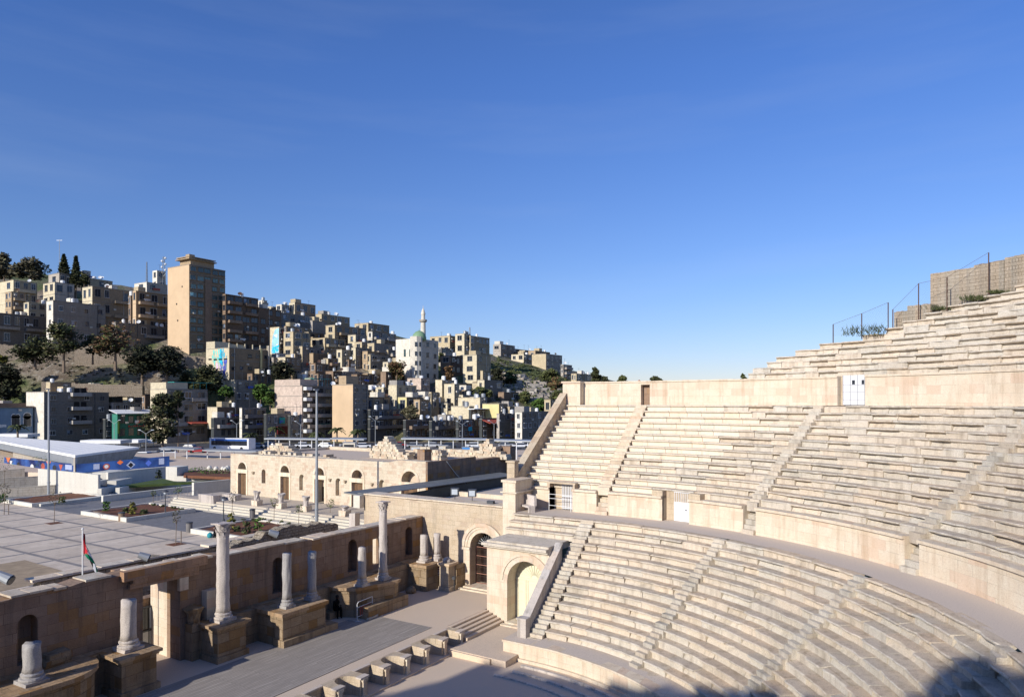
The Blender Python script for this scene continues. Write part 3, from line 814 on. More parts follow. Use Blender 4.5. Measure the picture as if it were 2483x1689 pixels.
while s < 22.8:
    e = min(22.8, s+random.uniform(.5, 1.3)); z = max(topw(s), topw(e)); r = random.uniform(-.02, .05)
    mb.tint = rt(.8, 1.1)
    if random.random() > .12: mb.box(s+.01, e-.01, 14.42-r*.6, 15.3+random.uniform(0, .42), z-.05, z+.05+r*.6)
    s = e
mb.build('coping', 'ashlar_pale', bw)
mb = MB(); mb.tint = (1.3,1.2,1.1)
for (a, b, y0, z0, z1) in ((.2, 3.9, 14.3, 5.36, 5.62), (.3, 3.85, 14.2, 5.62, 5.84), (-.2, 4.3, 14.12, 5.84, 6.3)): mb.box(a, b, y0, 14.49, z0, z1)
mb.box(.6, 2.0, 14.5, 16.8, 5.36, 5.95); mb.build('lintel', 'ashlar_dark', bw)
mb = MB(); mb.box(2.96, 4.2, 15.68, 17.2, ZS, 5.6); mb.box(2.8, 3.3, 14.3, 14.5, 4.7, 5.36); mb.box(4.2, 4.9, 14.05, 14.5, ZS, 4.4)
mb.build('door_jamb', 'ashlar_pale', bw)
mb = MB(); mb.box(19.0, 20.0, 15.68, 16.1, 2.8, 5.0); mb.build('door_jamb', 'ashlar_pale', bw)
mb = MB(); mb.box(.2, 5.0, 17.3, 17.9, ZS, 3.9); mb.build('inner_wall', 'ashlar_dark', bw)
dt = thing('glazed_door', (2.8, 17.1, ZS), 'steel and glass double door standing behind the central stage doorway', 'door')
for a, b in ((2.1, 2.78), (2.82, 3.5)):
    MB().box(a, b, 17.1, 17.16, ZS+.03, ZS+1.15).build('door_panel', 'steel_grey', dt)
    MB().box(a+.04, b-.04, 17.11, 17.15, ZS+1.3, ZS+2.4).build('door_pane', 'glass_dark' if a < 2.5 else 'lamp_glass', dt)
mb = MB(); 
for x in (2.06, 2.79, 3.5): mb.box(x, x+.04, 17.08, 17.18, ZS, ZS+2.5)
for z in (1.15, 2.42): mb.box(2.06, 3.54, 17.08, 17.18, ZS+z, ZS+z+.08)
mb.build('door_frame', 'steel_dark', dt)
# rear rubble wall
rw = thing('rubble_wall', (0, 20.4, ZS), 'dark rubble wall running behind the stage wall along the plaza edge', 'wall')
def topr(s): return 5.28+noise.noise(Vector((s*.5, 9, 0)))*.25+noise.noise(Vector((s*3, 1, 0)))*.12-(.7 if s < -1 else 0)
mb = MB(); wall_open(mb, lambda s, d, z: (s, 20.4+d, z), -30, 17, ZS-.5, 5.2, .7, [], top=topr, seg=.35); mb.build('wall', 'rubble', rw)
mb = MB()
s = -30
while s < 17:
    e = s+random.uniform(.7, 2.2); z = max(topr(s), topr(e)); mb.tint = rt(.85, 1.1)
    mb.hexa([(s,20.3,z-.04),(e,20.3,z-.04),(e,21.2,z-.04),(s,21.2,z-.04)], [(s,20.32,z+.08),(e,20.32,z+.05),(e,21.2,z+.06),(s,21.2,z+.07)]); s = e
mb.build('coping', 'ashlar_pale', rw)
rw2 = thing('rubble_wall', (14, 19.5, ZS), 'rubble wall stub of small stones beside the lit side building', 'wall')
def topq(s): return 5.9+noise.noise(Vector((s*1.5, 4, 0)))*.5-(abs(s-14.5)*.12)
mb = MB(); wall_open(mb, lambda s, d, z: (s, 19.3+d, z), 9.5, 18.8, ZS-.5, 5.2, .9, [], top=topq, seg=.3); mb.build('wall', 'rubble', rw2)
# ---------------------------------------------------------------- side building with the arched gate (face X=22.9)
sb = thing('side_building', (22.9, 13, 0), 'sunlit side building of golden blocks with an arched iron gate at the stage end', 'building')
T = TX(22.9)
mb = MB()
wall_open(mb, T, 7.25, 20.6, 0, 6.98, 1.3, [(7.75, 10.05, 0, 3.95, True)], top=lambda s: 6.98+noise.noise(Vector((s*2, 0, 0)))*.03, seg=1.0)
mb.build('wall', 'ashlar_tan', sb)
mb = MB(); arch_ring(mb, T, 8.9, 3.95, 1.15, 1.42, -.07, -.002, 13); arch_ring(mb, T, 8.9, 3.95, 1.42, 1.6, -.12, -.002, 13); arch_ring(mb, T, 8.9, 3.95, 1.6, 1.85, -.18, -.002, 13)
mb.box(22.7, 22.9, 10.02, 10.8, 3.75, 3.93); mb.box(22.78, 22.9, 10.05, 10.6, ZS, 3.75)
mb.build('arch_moulding', 'ashlar_pale', sb)
mb = MB(); mb.box(22.85, 24.3, 7.25, 20.6, 7.03, 7.13); mb.build('coping', 'ashlar_pale', sb)
mb = MB(); mb.box(22.3, 24.0, 7.6, 10.3, ZS, ZS+.2); mb.box(22.0, 22.3, 7.2, 10.6, ZS, ZS+.1); mb.build('threshold', 'ashlar_pale', sb)
mb = MB(); mb.box(24.21, 47, 7.9, 20.5, 5.3, 5.6); mb.build('roof', 'walk_concrete', sb)
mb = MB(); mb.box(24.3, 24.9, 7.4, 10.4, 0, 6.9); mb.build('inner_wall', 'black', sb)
mb = MB(); mb.box(35, 35.4, 7.9, 20.4, 5.6, 6.0); mb.box(30.2, 35, 7.4, 7.9, 5.3, 6.0); mb.build('parapet', 'ashlar_pale', sb)
# dark roof strip (museum clerestory)
cs = thing('dark_metal_roof', (35, 21.2, 5.6), 'long dark metal roof strip running back from the side building', 'roof')
mb = MB(); mb.box(24.3, 47, 20.55, 20.62, 5.6, 6.55); mb.build('side_panel', 'dark_roof_and_shade', cs)
mb = MB(); mb.hexa([(23.2,20.3,6.96),(47.5,20.3,6.5),(47.5,21.6,6.55),(23.2,21.6,7.0)], [(23.2,20.3,7.02),(47.5,20.3,6.58),(47.5,21.6,6.63),(23.2,21.6,7.08)])
mb.hexa([(23.4,21.7,6.8),(47.5,21.7,6.4),(47.5,23.4,6.5),(23.4,23.4,6.9)], [(23.4,21.7,6.9),(47.5,21.7,6.5),(47.5,23.4,6.6),(23.4,23.4,7.0)])
mb.build('roof_sheet', 'roof_grey', cs)
# iron gate
gt = thing('iron_gate', (23.6, 8.9, ZS+.2), 'rusty iron gate with a fan of bars filling the arched opening', 'gate')
gx = 23.55
for a, b in ((7.78, 8.88), (8.92, 10.02)):
    mb = MB()
    for y in (a, b-.05): mb.box(gx-.03, gx+.03, y, y+.05, ZS+.2, 3.92)
    for z in (ZS+.22, 1.9, 2.55, 3.2, 3.85): mb.box(gx-.025, gx+.025, a, b, z, z+.045)
    lf = mb.build('gate_leaf', 'gate_rust', gt)
    mb = MB(); y = a+.12
    while y < b-.05: mb.tube((gx, y, ZS+.2), (gx, y, 3.9), .014, 5); y += .115
    for k in range(8): mb.tube((gx, a, ZS+.4+k*.33), (gx, b, ZS+.4+k*.33), .008, 4)
    mb.build('bar', 'rust', lf)
mb = MB()
for i in range(1, 14):
    a = pi*i/14; mb.tube((gx, 8.9, 3.98), (gx, 8.9-1.12*cos(a), 3.95+1.12*sin(a)), .014, 5)
mb.build('fanlight', 'steel_grey', gt)
# ---------------------------------------------------------------- podiums, pedestals, columns
def pedestal(name, label, x0, x1, y0, y1, zb, zt, group=None, plinth=True, mat='podium_stone'):
    t = thing(name, ((x0+x1)/2, (y0+y1)/2, zb), label, 'pedestal', group)
    mb = MB(); 
    zm = zb+.5
    mb.box(x0, x1, y0, y1, zb, zt-.24); mb.build('body', mat, t)
    mb = MB(); mb.tint = (1.25,1.2,1.15)
    mb.box(x0-.09, x1+.09, y0-.09, y1+.05, zt-.238, zt-.14); mb.box(x0-.2, x1+.2, y0-.2, y1+.05, zt-.14, zt); mb.build('cornice', 'podium_stone' if mat == 'podium_stone' else mat, t)
    if plinth:
        mb = MB(); mb.box(x0-.12, x1+.12, y0-.14, y1+.02, zb, zb+.3); mb.build('plinth', mat, t)
    return t
def podium(label, poly, zb, zt, plinth=None, inset=.16):
    c = (sum(p[0] for p in poly)/len(poly), sum(p[1] for p in poly)/len(poly))
    t = thing('podium', (c[0], c[1], zb), label, 'podium')
    sh = [(c[0]+(p[0]-c[0])*(1-inset*.35) if False else p[0], p[1]) for p in poly]
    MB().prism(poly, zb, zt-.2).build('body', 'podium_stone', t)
    big = []
    n = len(poly)
    for p in poly:
        dx, dy = p[0]-c[0], p[1]-c[1]; l = hypot(dx, dy) or 1
        big.append((p[0]+dx/l*.18, min(14.49, p[1]+dy/l*.2)))
    mb = MB(); mb.tint = (1.3,1.22,1.15); mb.prism(big, zt-.198, zt); mb.build('top_slab', 'podium_stone', t)
    if plinth: MB().box(*plinth).build('plinth', 'podium_stone', t)
    return t
ZPD = 2.88
# main ledge along the wall
ledge = thing('podium', (-3, 13.9, ZS), 'narrow stone ledge along the foot of the stage wall at the left', 'podium')
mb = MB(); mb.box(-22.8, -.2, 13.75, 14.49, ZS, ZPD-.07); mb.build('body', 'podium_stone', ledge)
ledge2 = thing('podium', (12, 13.9, ZS), 'long recessed stone ledge behind the broken columns against the stage wall', 'podium')
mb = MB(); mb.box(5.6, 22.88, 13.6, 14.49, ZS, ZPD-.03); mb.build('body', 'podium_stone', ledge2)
# left podium with stub A and concave exedra
ex = [(-9.0, 14.49), (-9.0, 11.9), (-4.0, 11.9)]
for i in range(9):
    a = pi/2*i/8; ex.append((-4.0+2.0*sin(a)+.0, 11.9+1.75*(1-cos(a))))
ex += [(-1.4, 13.75), (-1.4, 14.49)]
podium('left podium with a curved recess carrying the short grey column', ex, ZS, ZPD-.02)
pB = pedestal('pedestal', 'moulded pedestal under the carved column drum left of the doorway', -1.35, .3, 12.25, 14.2, ZS, ZPD)
pC = pedestal('pedestal', 'moulded pedestal under the nearest tall column, right of the doorway', 3.75, 5.45, 12.5, 14.2, ZS, ZPD)
podium('long stone podium carrying the pair of broken grey columns', [(7.1, 14.0), (7.1, 11.5), (10.2, 11.5), (10.2, 13.0), (9.4, 13.6), (9.4, 14.0)], ZS, ZPD, plinth=(7.0, 11.0, 11.3, 12.2, ZS, ZS+.4))
podium('podium with a slanted side carrying the pink broken column and far tall column', [(13.2, 11.95), (15.8, 11.1), (16.4, 11.3), (16.5, 14.0), (12.6, 14.0), (12.6, 13.2)], ZS, ZPD, plinth=(13.2, 17.0, 10.95, 11.8, ZS, ZS+.75))
podium('podium at the wall corner carrying two short drums', [(20.2, 12.0), (21.0, 12.0), (22.6, 11.7), (22.85, 14.4), (20.0, 14.4)], ZS, ZPD)
pJ = pedestal('pedestal', 'capped pedestal with a low wall beside the iron gate', 21.1, 21.85, 10.7, 11.5, ZS, 3.0, mat='ashlar_tan')
mb = MB(); mb.tint = (1.1,1.1,1.05); mb.hexa([(21.86,10.55,1),(22.88,10.45,1),(22.88,10.95,1),(21.86,11.0,1)], [(21.86,10.55,2.75),(22.88,10.45,2.75),(22.88,10.95,2.75),(21.86,11.0,2.75)])
mb.build('side_wall', 'podium_stone', pJ)
mb = MB(); mb.lathe(21.5, 11.1, [(.33,3.0),(.36,3.12),(.3,3.22),(.22,3.3)], 16, .04); mb.build('top_stone', 'marble', pJ)
def column(label, x, y, zb, zt, r0, r1, mat='marble', capital=None, jit=.02, base=True, broken=True):
    r0 *= .9; r1 *= .9; mat_ = mat; t = thing('column', (x, y, zb), label, 'column')
    z = zb
    if base:
        mb = MB(); mb.obox((x, y), .04, r0*1.4, r0*1.4, zb, zb+.14, .02)
        mb.lathe(x, y, [(r0*1.38, zb+.14), (r0*1.45, zb+.2), (r0*1.38, zb+.27), (r0*1.15, zb+.29), (r0*1.13, zb+.34), (r0*1.25, zb+.37), (r0*1.25, zb+.42), (r0*1.1, zb+.46), (r0*1.02, zb+.5)], 22, .01)
        mb.build('base', mat, t); z = zb+.48
    zc = zt-(capital or 0)
    H = zc-z; prof = []
    n = max(5, int(H/.28))
    for i in range(n+1):
        k = i/n; r = r0+(r1-r0)*k
        prof.append((r+(0 if i not in (0,) else .02), z+H*k))
    if capital:
        prof += []
    mb = MB(); mb.lathe(x, y, prof, 30, jit*2.4)
    mb.build('shaft', mat, t, smooth=True)
    if capital:
        mb = MB(); mb.tube((x, y, zc-.06), (x, y, zc), r1*1.08, 20)
        mb.lathe(x, y, [(r1*.95, zc), (r1*1.0, zc+capital*.3), (r1*1.1, zc+capital*.6), (r1*1.3, zc+capital*.86)], 16, .03)
        for tier, (zz, rr, nl, hh) in enumerate(((0, 1.02, 8, .42), (.22, 1.1, 8, .45), (.48, 1.2, 4, .42))):
            for i in range(nl):
                a = 2*pi*(i+.5*tier)/nl+(pi/4 if tier == 2 else 0)
                if random.random() < .12: continue
                ca, sa = cos(a), sin(a); rr0 = r1*rr; zb_ = zc+capital*zz; hgt = capital*hh
                wv = r1*.34
                def pt(rad, off, zz_): return (x+ca*rad-sa*off, y+sa*rad+ca*off, zz_)
                mb.add([pt(rr0,-wv,zb_), pt(rr0,wv,zb_), pt(rr0*1.08,wv*.9,zb_+hgt*.6), pt(rr0*1.08,-wv*.9,zb_+hgt*.6), pt(rr0*1.32,wv*.45,zb_+hgt*.95), pt(rr0*1.32,-wv*.45,zb_+hgt*.95), pt(rr0*1.38,wv*.2,zb_+hgt*.75), pt(rr0*1.38,-wv*.2,zb_+hgt*.75)], [(0,1,2,3),(3,2,4,5),(5,4,6,7)])
        q = r1*1.45; mb.tint = (1.05,1.02,1)
        mb.prism([(x-q, y-q*.9), (x, y-q*.72), (x+q, y-q), (x+q*.75, y), (x+q*.8, y+q), (x, y+q*.75), (x-q, y+q*.95), (x-q*.8, y)], zc+capital*.88, zt)
        mb.build('capital', mat, t)
    return t
column('short dark grey column stub at the far left of the stage wall', -4.8, 12.75, ZPD-.02, 4.5, .37, .36, 'marble_grey')
column('broken pale column with carved relief, on the pedestal left of the doorway', -.5, 13.2, ZPD, 5.2, .38, .37)
column('nearest tall pale column with a leafy capital', 4.6, 13.25, ZPD, 8.08, .38, .34, capital=.62)
column('left one of the pair of broken grey columns on the long podium', 8.05, 12.3, ZPD, 5.95, .28, .27, 'marble_grey')
column('right one of the pair of broken grey columns on the long podium', 9.9, 12.3, ZPD, 5.7, .27, .26, 'marble_grey')
column('short pinkish broken column just left of the far tall column', 13.75, 12.0, ZPD, 5.3, .28, .265)
column('far tall column with a leafy capital near the side building', 15.65, 11.95, ZPD, 8.0, .30, .27, capital=.62)
column('short pale column drum standing where the wall shadow ends', 21.0, 12.85, ZPD, 4.85, .31, .30)
column('short drum with a rounded top close to the side building', 21.95, 12.4, ZPD, 4.85, .29, .28, 'marble')
# capital fragment left of tall column, loose drums
fr = thing('capital_fragment', (4.2, 14.1, ZPD), 'weathered carved capital fragment on the ledge beside the tall column', 'stone fragment')
mb = MB(); mb.lathe(3.5, 14.15, [(.28, 2.9), (.3, 3.1), (.36, 3.4), (.45, 3.6), (.5, 3.72), (.42, 3.76)], 14, .12); mb.build('carved_stone', 'podium_stone', fr)
mb = MB(); mb.box(3.2, 3.76, 13.85, 14.48, ZS, 2.9); mb.build('support_block', 'podium_stone', fr)
for i, (px, py, r, lab) in enumerate(((950, 1428, .42, 'dark round stone drum at the shaded foot of the corner podium'), (996, 1436, .38, 'low mushroom shaped stone on the stage edge of the wall shadow'), (965, 1400, .35, 'upright dark boulder leaning by the corner podium'))):
    p = at(px, py, ZS); o = MB().lathe(p.x, p.y, [(r*.8, ZS), (r, ZS+.15), (r*.9, ZS+.3), (r*.4, ZS+.42+.3*(i == 2))], 14, .12).build('stone_drum', 'podium_stone', smooth=True, loc=p)
    tag(o, lab, 'stone')
for i, (x, y, lab) in enumerate(((-6.2, 13.9, 'carved cornice block lying behind the grey column stub'), (-3.3, 14.1, 'stepped stone block leaning at the stage wall foot'))):
    mb = MB(); mb.obox((x, y), .1*i, .55, .3, ZPD, ZPD+.3, .04); mb.obox((x+.1, y), .1*i, .45, .26, ZPD+.3, ZPD+.55, .04)
    tag(mb.build('stone_block', 'podium_stone', loc=(x, y, ZPD)), lab, 'stone')
# crowd barrier
cb = thing('crowd_barrier', (13, 10.8, ZS), 'white tubular crowd barrier with dark red slats on the stage', 'barrier')
A_ = at(866, 1506, ZS); B_ = at(903, 1490, ZS); dv = (B_-A_).normalized()
h = 1.18
mb = MB(); mb.path([A_+Vector((0,0,.05)), A_+Vector((0,0,h-.12)), A_+dv*.12+Vector((0,0,h)), B_-dv*.03+Vector((0,0,h)), B_+Vector((0,0,h-.04)), B_+Vector((0,0,.05))], .022, 7)
for z in (.28, .85): mb.tube(A_+Vector((0,0,z)), B_+Vector((0,0,z)), .018, 6)
mb.build('frame', 'steel_white', cb)
for i in range(6):
    p = A_+(B_-A_)*((i+1.6)/8); mb = MB(); mb.tube(p+Vector((0,0,.28)), p+Vector((0,0,.85)), .03, 6); mb.build('slat', 'awning_red', cb)
for p in (A_, B_):
    pn = Vector((-dv.y, dv.x, 0)); mb = MB(); mb.tube(p-pn*.3+Vector((0,0,.02)), p+pn*.3+Vector((0,0,.02)), .02, 6); mb.tube(p-dv*.18+Vector((0,0,.02)), p+dv*.18+Vector((0,0,.02)), .02, 6); mb.build('foot', 'steel_white', cb)
mb = MB()
for i in range(9):
    p = at(893+i*2.6, 1503-i*1.1, ZS); mb.lathe(p.x, p.y, [(.08, ZS), (.1, ZS+.08), (.04, ZS+.14)], 7, .05)
tag(mb.build('stone_pile', 'ashlar_pale'), 'small heap of pale broken stones at the foot of the barrier', 'stones')
# sign board
sg = thing('sign_board', (21.3, 11.9, ZS), 'dark red information board with white lines of Arabic and Latin writing', 'sign')
p0 = at(1066, 1424, ZS)
D0 = depth(p0)
c = atD(1068, D0-.1, 0); hw = 17*D0/F; z0, z1 = zat(1391, D0), zat(1366.5, D0)
ux = Vector((-.16, -.98, 0)).normalized() # facing -X mostly
ux = Vector((RX*.98+DX*.1, RY*.98+DY*.1, 0)).normalized(); nn = Vector((ux.y, -ux.x, 0)); nn = -nn if nn.dot(Vector((DX, DY, 0))) > 0 else nn
def plate(mb, c, hw, z0, z1, off, th=.02):
    a = c-ux*hw+nn*off; b = c+ux*hw+nn*off; a2 = a+nn*th; b2 = b+nn*th
    mb.hexa([(b.x,b.y,z0),(a.x,a.y,z0),(a2.x,a2.y,z0),(b2.x,b2.y,z0)], [(b.x,b.y,z1),(a.x,a.y,z1),(a2.x,a2.y,z1),(b2.x,b2.y,z1)])
mb = MB(); plate(mb, c, hw, z0, z1, 0); mb.build('board', 'maroon', sg)
mb = MB()
for a, b, e, f_ in ((-1, 1, z1, z1+.03), (-1, 1, z0-.03, z0)): plate(mb, c, hw+.02, e, f_, 0, .03)
plate(mb, c-ux*hw, .015, z0, z1, .0, .03); plate(mb, c+ux*hw, .015, z0, z1, .0, .03)
mb.build('frame', 'steel_white', sg)
mb = MB(); hh = z1-z0; rs = random.Random(4)
for k in range(4):
    zc_ = z1-hh*(.16+.225*k); x = -hw*.72 if k > 1 else -hw*(.55-.2*k)
    xe = hw*(.8 if k != 1 else .85)
    while x < xe:
        wd = rs.uniform(.015, .05); plate(mb, c+ux*(x+wd/2), wd/2, zc_-hh*.045*rs.uniform(.5, 1.2), zc_+hh*.045*rs.uniform(.3, 1.3), .021, .004); x += wd+rs.uniform(.006, .02)
mb.build('lettering', 'frame_white', sg)
mb = MB(); mb.tube(c-nn*.02+Vector((0,0,ZS)), Vector((c.x, c.y, z0))-nn*.02, .03, 7); mb.build('post', 'steel_grey', sg)
# floor lamp by pedestal
fl = thing('floor_lamp', at(1100, 1430, ZS), 'small dark floodlight on a short forked post beside the capped pedestal', 'lamp')
p = at(1101, 1432, ZS)
mb = MB(); mb.tube(p, p+Vector((0,0,.85)), .03, 7); mb.tube(p+Vector((.09,0,0)), p+Vector((.09,0,.8)), .02, 6); mb.build('post', 'steel_dark', fl)
mb = MB(); mb.obox((p.x, p.y), .3, .17, .1, p.z+.85, p.z+1.05); mb.build('lamp_head', 'steel_dark', fl)
# marble bench on the lower walkway
bn = thing('stone_bench', at(1272, 1232, ZP), 'white stone bench with high back on the lower walkway', 'bench')
a = at(1251, 1234, ZP); b = at(1283, 1243, ZP)
dvb = Vector((b.x-a.x, b.y-a.y, 0)).normalized(); nb = Vector((DX, DY, 0)); nb = (nb-dvb*nb.dot(dvb)).normalized(); ln = (b-a).length
def bbox(mb, s0, s1, d0, d1, z0, z1):
    q = [a+dvb*s0+nb*d0, a+dvb*s1+nb*d0, a+dvb*s1+nb*d1, a+dvb*s0+nb*d1]; mb.hexa([(k.x,k.y,z0) for k in q], [(k.x,k.y,z1) for k in q])
for nm, args in (('seat', (0, ln, 0, .5, ZP+.33, ZP+.45)), ('backrest', (0, ln, .42, .6, ZP+.452, ZP+1.15))):
    mb = MB(); mb.tint = (1.15,1.15,1.17); bbox(mb, *args); mb.build(nm, 'marble', bn)
for s in (0, ln-.2):
    mb = MB(); mb.tint = (1.1,1.1,1.1); bbox(mb, s, s+.2, .03, .48, ZP, ZP+.328); mb.build('leg', 'marble', bn)
# flagpole and flag
fx, fy = -.66, 17.0
fp = thing('flagpole', (fx, fy, ZS), 'thin white flagpole with a limp flag behind the stage wall', 'flagpole')
mb = MB(); mb.tube((fx, fy, ZS), (fx, fy, 8.15), .035, 8); mb.ball((fx, fy, 8.2), .06); mb.build('pole', 'steel_white', fp)
fl_ = MB(); 
nu, nv = 10, 12
def fpt(i, j):
    u = i/nu; v = j/nv
    # limp flag: hangs down along the pole with folds
    out = u*.95*(.35+.65*v)*1.0; zz = 8.0-v*1.05-u*u*1.15-u*.25
    fold = .10*sin(u*9+v*2.0)
    return (fx+RX*out+DX*fold, fy+RY*out+DY*fold, zz)
names = [('flag_black', 0, 4), ('flag_white', 4, 8), ('flag_green', 8, 12)]
mb = MB()
for i in range(nu):
    for j in range(nv):
        mid = abs((j+.5)/nv-.5)*2; red = (i/nu) < (1-mid)*.52
        mb.cur = 3 if red else j//4
        mb.quad(fpt(i, j), fpt(i+1, j), fpt(i+1, j+1), fpt(i, j+1))
tag(mb.build('flag', ['flag_black', 'flag_white', 'flag_green', 'flag_red'], loc=(fx, fy, 8)), 'limp black, white and green flag with red triangle on the thin pole', 'flag')
# floodlights
def floodlight(label, p, yaw, s=1.0, post=.8):
    t = thing('floodlight', p, label, 'floodlight')
    mb = MB(); mb.tube(p, p+Vector((0,0,post)), .04*s, 7); mb.build('post', 'steel_dark', t)
    c = p+Vector((0,0,post+.15*s)); ca, sa = cos(yaw), sin(yaw)
    d = Vector((ca, sa, -.45)).normalized()
    mb = MB(); mb.tube(c-d*.38*s, c+d*.3*s, .2*s, 10, .27*s); mb.build('housing', 'steel_grey', t, smooth=False)
    mb = MB(); mb.tube(c+d*.301*s, c+d*.36*s, .24*s, 10); mb.build('lens', 'glass_dark', t)
    return t
for lab, px, py, z, yw, s, po in (('grey floodlight barrel aimed at the stage, at the left edge of the plaza', 12, 1400, 5.3, -1.0, 1.05, .15),
        ('grey floodlight barrel on the rubble wall near the flag', 350, 1346, 5.3, -.7, .85, .15),
        ('pale floodlight barrel on the rubble wall in front of the right planter', 664, 1288, 5.4, -.6, .9, .12)):
    D = (CAM.z-z)*F/(py+14-YH); floodlight(lab, atD(px, D, z), yw, s, po)
for lab, px, py in (('left black square floodlight on the side building roof', 1103, 1207), ('taller black square floodlight on the side building roof', 1145, 1219)):
    X = 24.0; Y = onX(px, X); D = depth((X, Y)); zb = zat(py, D)
    t = thing('floodlight', (X, Y, 7.1), lab, 'floodlight')
    mb = MB(); mb.tube((X, Y, 7.0), (X, Y, 7.5), .03, 6); mb.build('post', 'steel_dark', t)
    mb = MB(); mb.obox((X, Y), .5, .22, .3, 7.45, 8.0); mb.build('housing', 'steel_dark', t)
    MB().obox((X-.2, Y-.12), .5, .02, .22, 7.52, 7.92).build('lens', 'lamp_glass', t)
for lab, px, py in (('small black box lamp lying on the side building wall top', 1190, 1224),):
    X = 23.5; Y = onX(px, X); tag(MB().obox((X, Y), 0, .12, .28, 7.13, 7.35).build('box_lamp', 'steel_dark', loc=(X, Y, 7.1)), lab, 'lamp')

# ================================================================ PLAZA
struct('plaza', MB().prism([(-70, 21.1), (22.9, 21.1), (22.9, 20.6), (24.3, 20.6), (24.3, 23.6), (70, 23.6), (70, 140), (-70, 140)], ZPL-.4, ZPL), 'plaza_paving')
mb = MB(); mb.prism([(20.2, 23), (29.5, 23), (29.5, 62), (34, 64), (34, 72), (60, 72), (60, 92), (20.2, 92)], ZPL+.001, ZPL+.012); struct('plaza_path', mb, 'plaza_grey')
p = [at(-30, 1372, ZPL), at(60, 1357, ZPL), at(168, 1388, ZPL), at(90, 1415, ZPL), at(-30, 1440, ZPL)]
struct('plaza_inlay', MB().prism([(q.x, q.y) for q in p], ZPL+.001, ZPL+.014), 'render_tan')
def shrub(label, p, h, w, mat='leaf_green', n=70, group=None, name='shrub', trunk=.0, cat='shrub'):
    t = thing(name, p, label, cat, group)
    mb = MB()
    for i in range(n):
        a = RND()*2*pi; k = RND(); rr = w/2*sqrt(RND())*(1-.3*k); z = p.z+trunk+(h-trunk)*k
        c = Vector((p.x+rr*cos(a), p.y+rr*sin(a), z)); s_ = random.uniform(.05, .12)*(1+h*.25)
        u = Vector((random.gauss(0,1), random.gauss(0,1), random.gauss(0,1))).normalized(); v = u.orthogonal().normalized()
        mb.tint = rt(.55, 1.4); mb.quad(c-u*s_-v*s_*.6, c+u*s_-v*s_*.6, c+u*s_+v*s_*.6, c-u*s_+v*s_*.6)
    mb.build('foliage', mat, t)
    mb = MB()
    mb.tube(p, p+Vector((0,0,trunk+h*.3)), .03+.01*h, 6, .02)
    for i in range(3):
        a = 2*pi*i/3+p.x; mb.tube(p+Vector((0,0,trunk)), p+Vector((cos(a)*w*.25, sin(a)*w*.25, trunk+(h-trunk)*.7)), .018, 5, .008)
    mb.build('stem', 'bark', t); return t
def planter(label, x0, x1, y0, y1, h=.42, w=.3, soilz=.3):
    t = thing('planter', ((x0+x1)/2, (y0+y1)/2, ZPL), label, 'planter')
    mb = MB(); mb.box(x0, x1, y0, y0+w, ZPL, ZPL+h); mb.box(x0, x1, y1-w, y1, ZPL, ZPL+h); mb.box(x0, x0+w, y0+w, y1-w, ZPL, ZPL+h); mb.box(x1-w, x1, y0+w, y1-w, ZPL, ZPL+h)
    mb.build('kerb_wall', 'white_wall', t)
    mb = MB(); nx, ny = 16, 14; g = []
    for j in range(ny+1):
        for i in range(nx+1):
            x = x0+w+(x1-x0-2*w)*i/nx; y = y0+w+(y1-y0-2*w)*j/ny; g.append((x, y, ZPL+soilz+noise.noise(Vector((x, y, 0)))*.12+noise.noise(Vector((x*3, y*3, 0)))*.05))
    mb.add(g, [(j*(nx+1)+i, j*(nx+1)+i+1, (j+1)*(nx+1)+i+1, (j+1)*(nx+1)+i) for j in range(ny) for i in range(nx)])
    mb.build('soil', 'soil', t, smooth=True); return t
planter('square planter of red soil in the middle of the plaza', 20.2, 27.8, 50.3, 59)
planter('planter of red soil just behind the tall capital column', 20.0, 26.9, 29.5, 39.4)
planter('far left planter of red soil below the white terrace walls', 20.1, 28.4, 69.5, 76.5)
# plants in planters
plants = [(258, 1236, 1.0, .8, 'leaf_green', 'bright green bush at the left end of the middle planter'), (322, 1244, 1.3, .8, 'leaf_yellow', 'upright yellow green bush in the front of the middle planter'),
 (304, 1240, .5, .7, 'leaf_mid', 'low dark bush between the taller bushes of the middle planter'), (349, 1243, .4, .9, 'leaf_mid', 'low spreading weed right of the yellow green bush'),
 (560, 1282, 1.5, .9, 'leaf_yellow', 'tall yellow green bush right behind the tall column capital'), (598, 1290, 1.0, .8, 'leaf_mid', 'dark green bush in the centre of the right planter'),
 (628, 1288, 1.3, .9, 'leaf_green', 'leafy green bush right of the dark bush in the right planter'), (575, 1285, .4, .6, 'leaf_mid', 'small weed in the soil behind the tall column'),
 (150, 1216, .7, .8, 'leaf_mid', 'small bush in the far left planter'), (4, 1215, .9, 1.4, 'leaf_green', 'green bush at the very left edge of the plaza')]
for px, py, h, w_, m_, lab in plants: shrub(lab, at(px, py+2, ZPL+.3), h, w_, m_, 90)
for i, (px, py) in enumerate(((640, 1262), (655, 1265), (682, 1268), (700, 1272), (590, 1263), (615, 1262), (420, 1232), (440, 1236), (395, 1228), (372, 1225))):
    lab = 'tuft of low ground cover inside the far edge of the right planter' if i < 6 else 'tuft of low ground cover inside the far edge of the middle planter'
    shrub(lab, at(px, py, ZPL+.3), .22, .6, 'leaf_mid', 30, name='ground_plant', cat='plant', group='low tufts in the right planter' if i < 6 else 'low tufts in the middle planter')
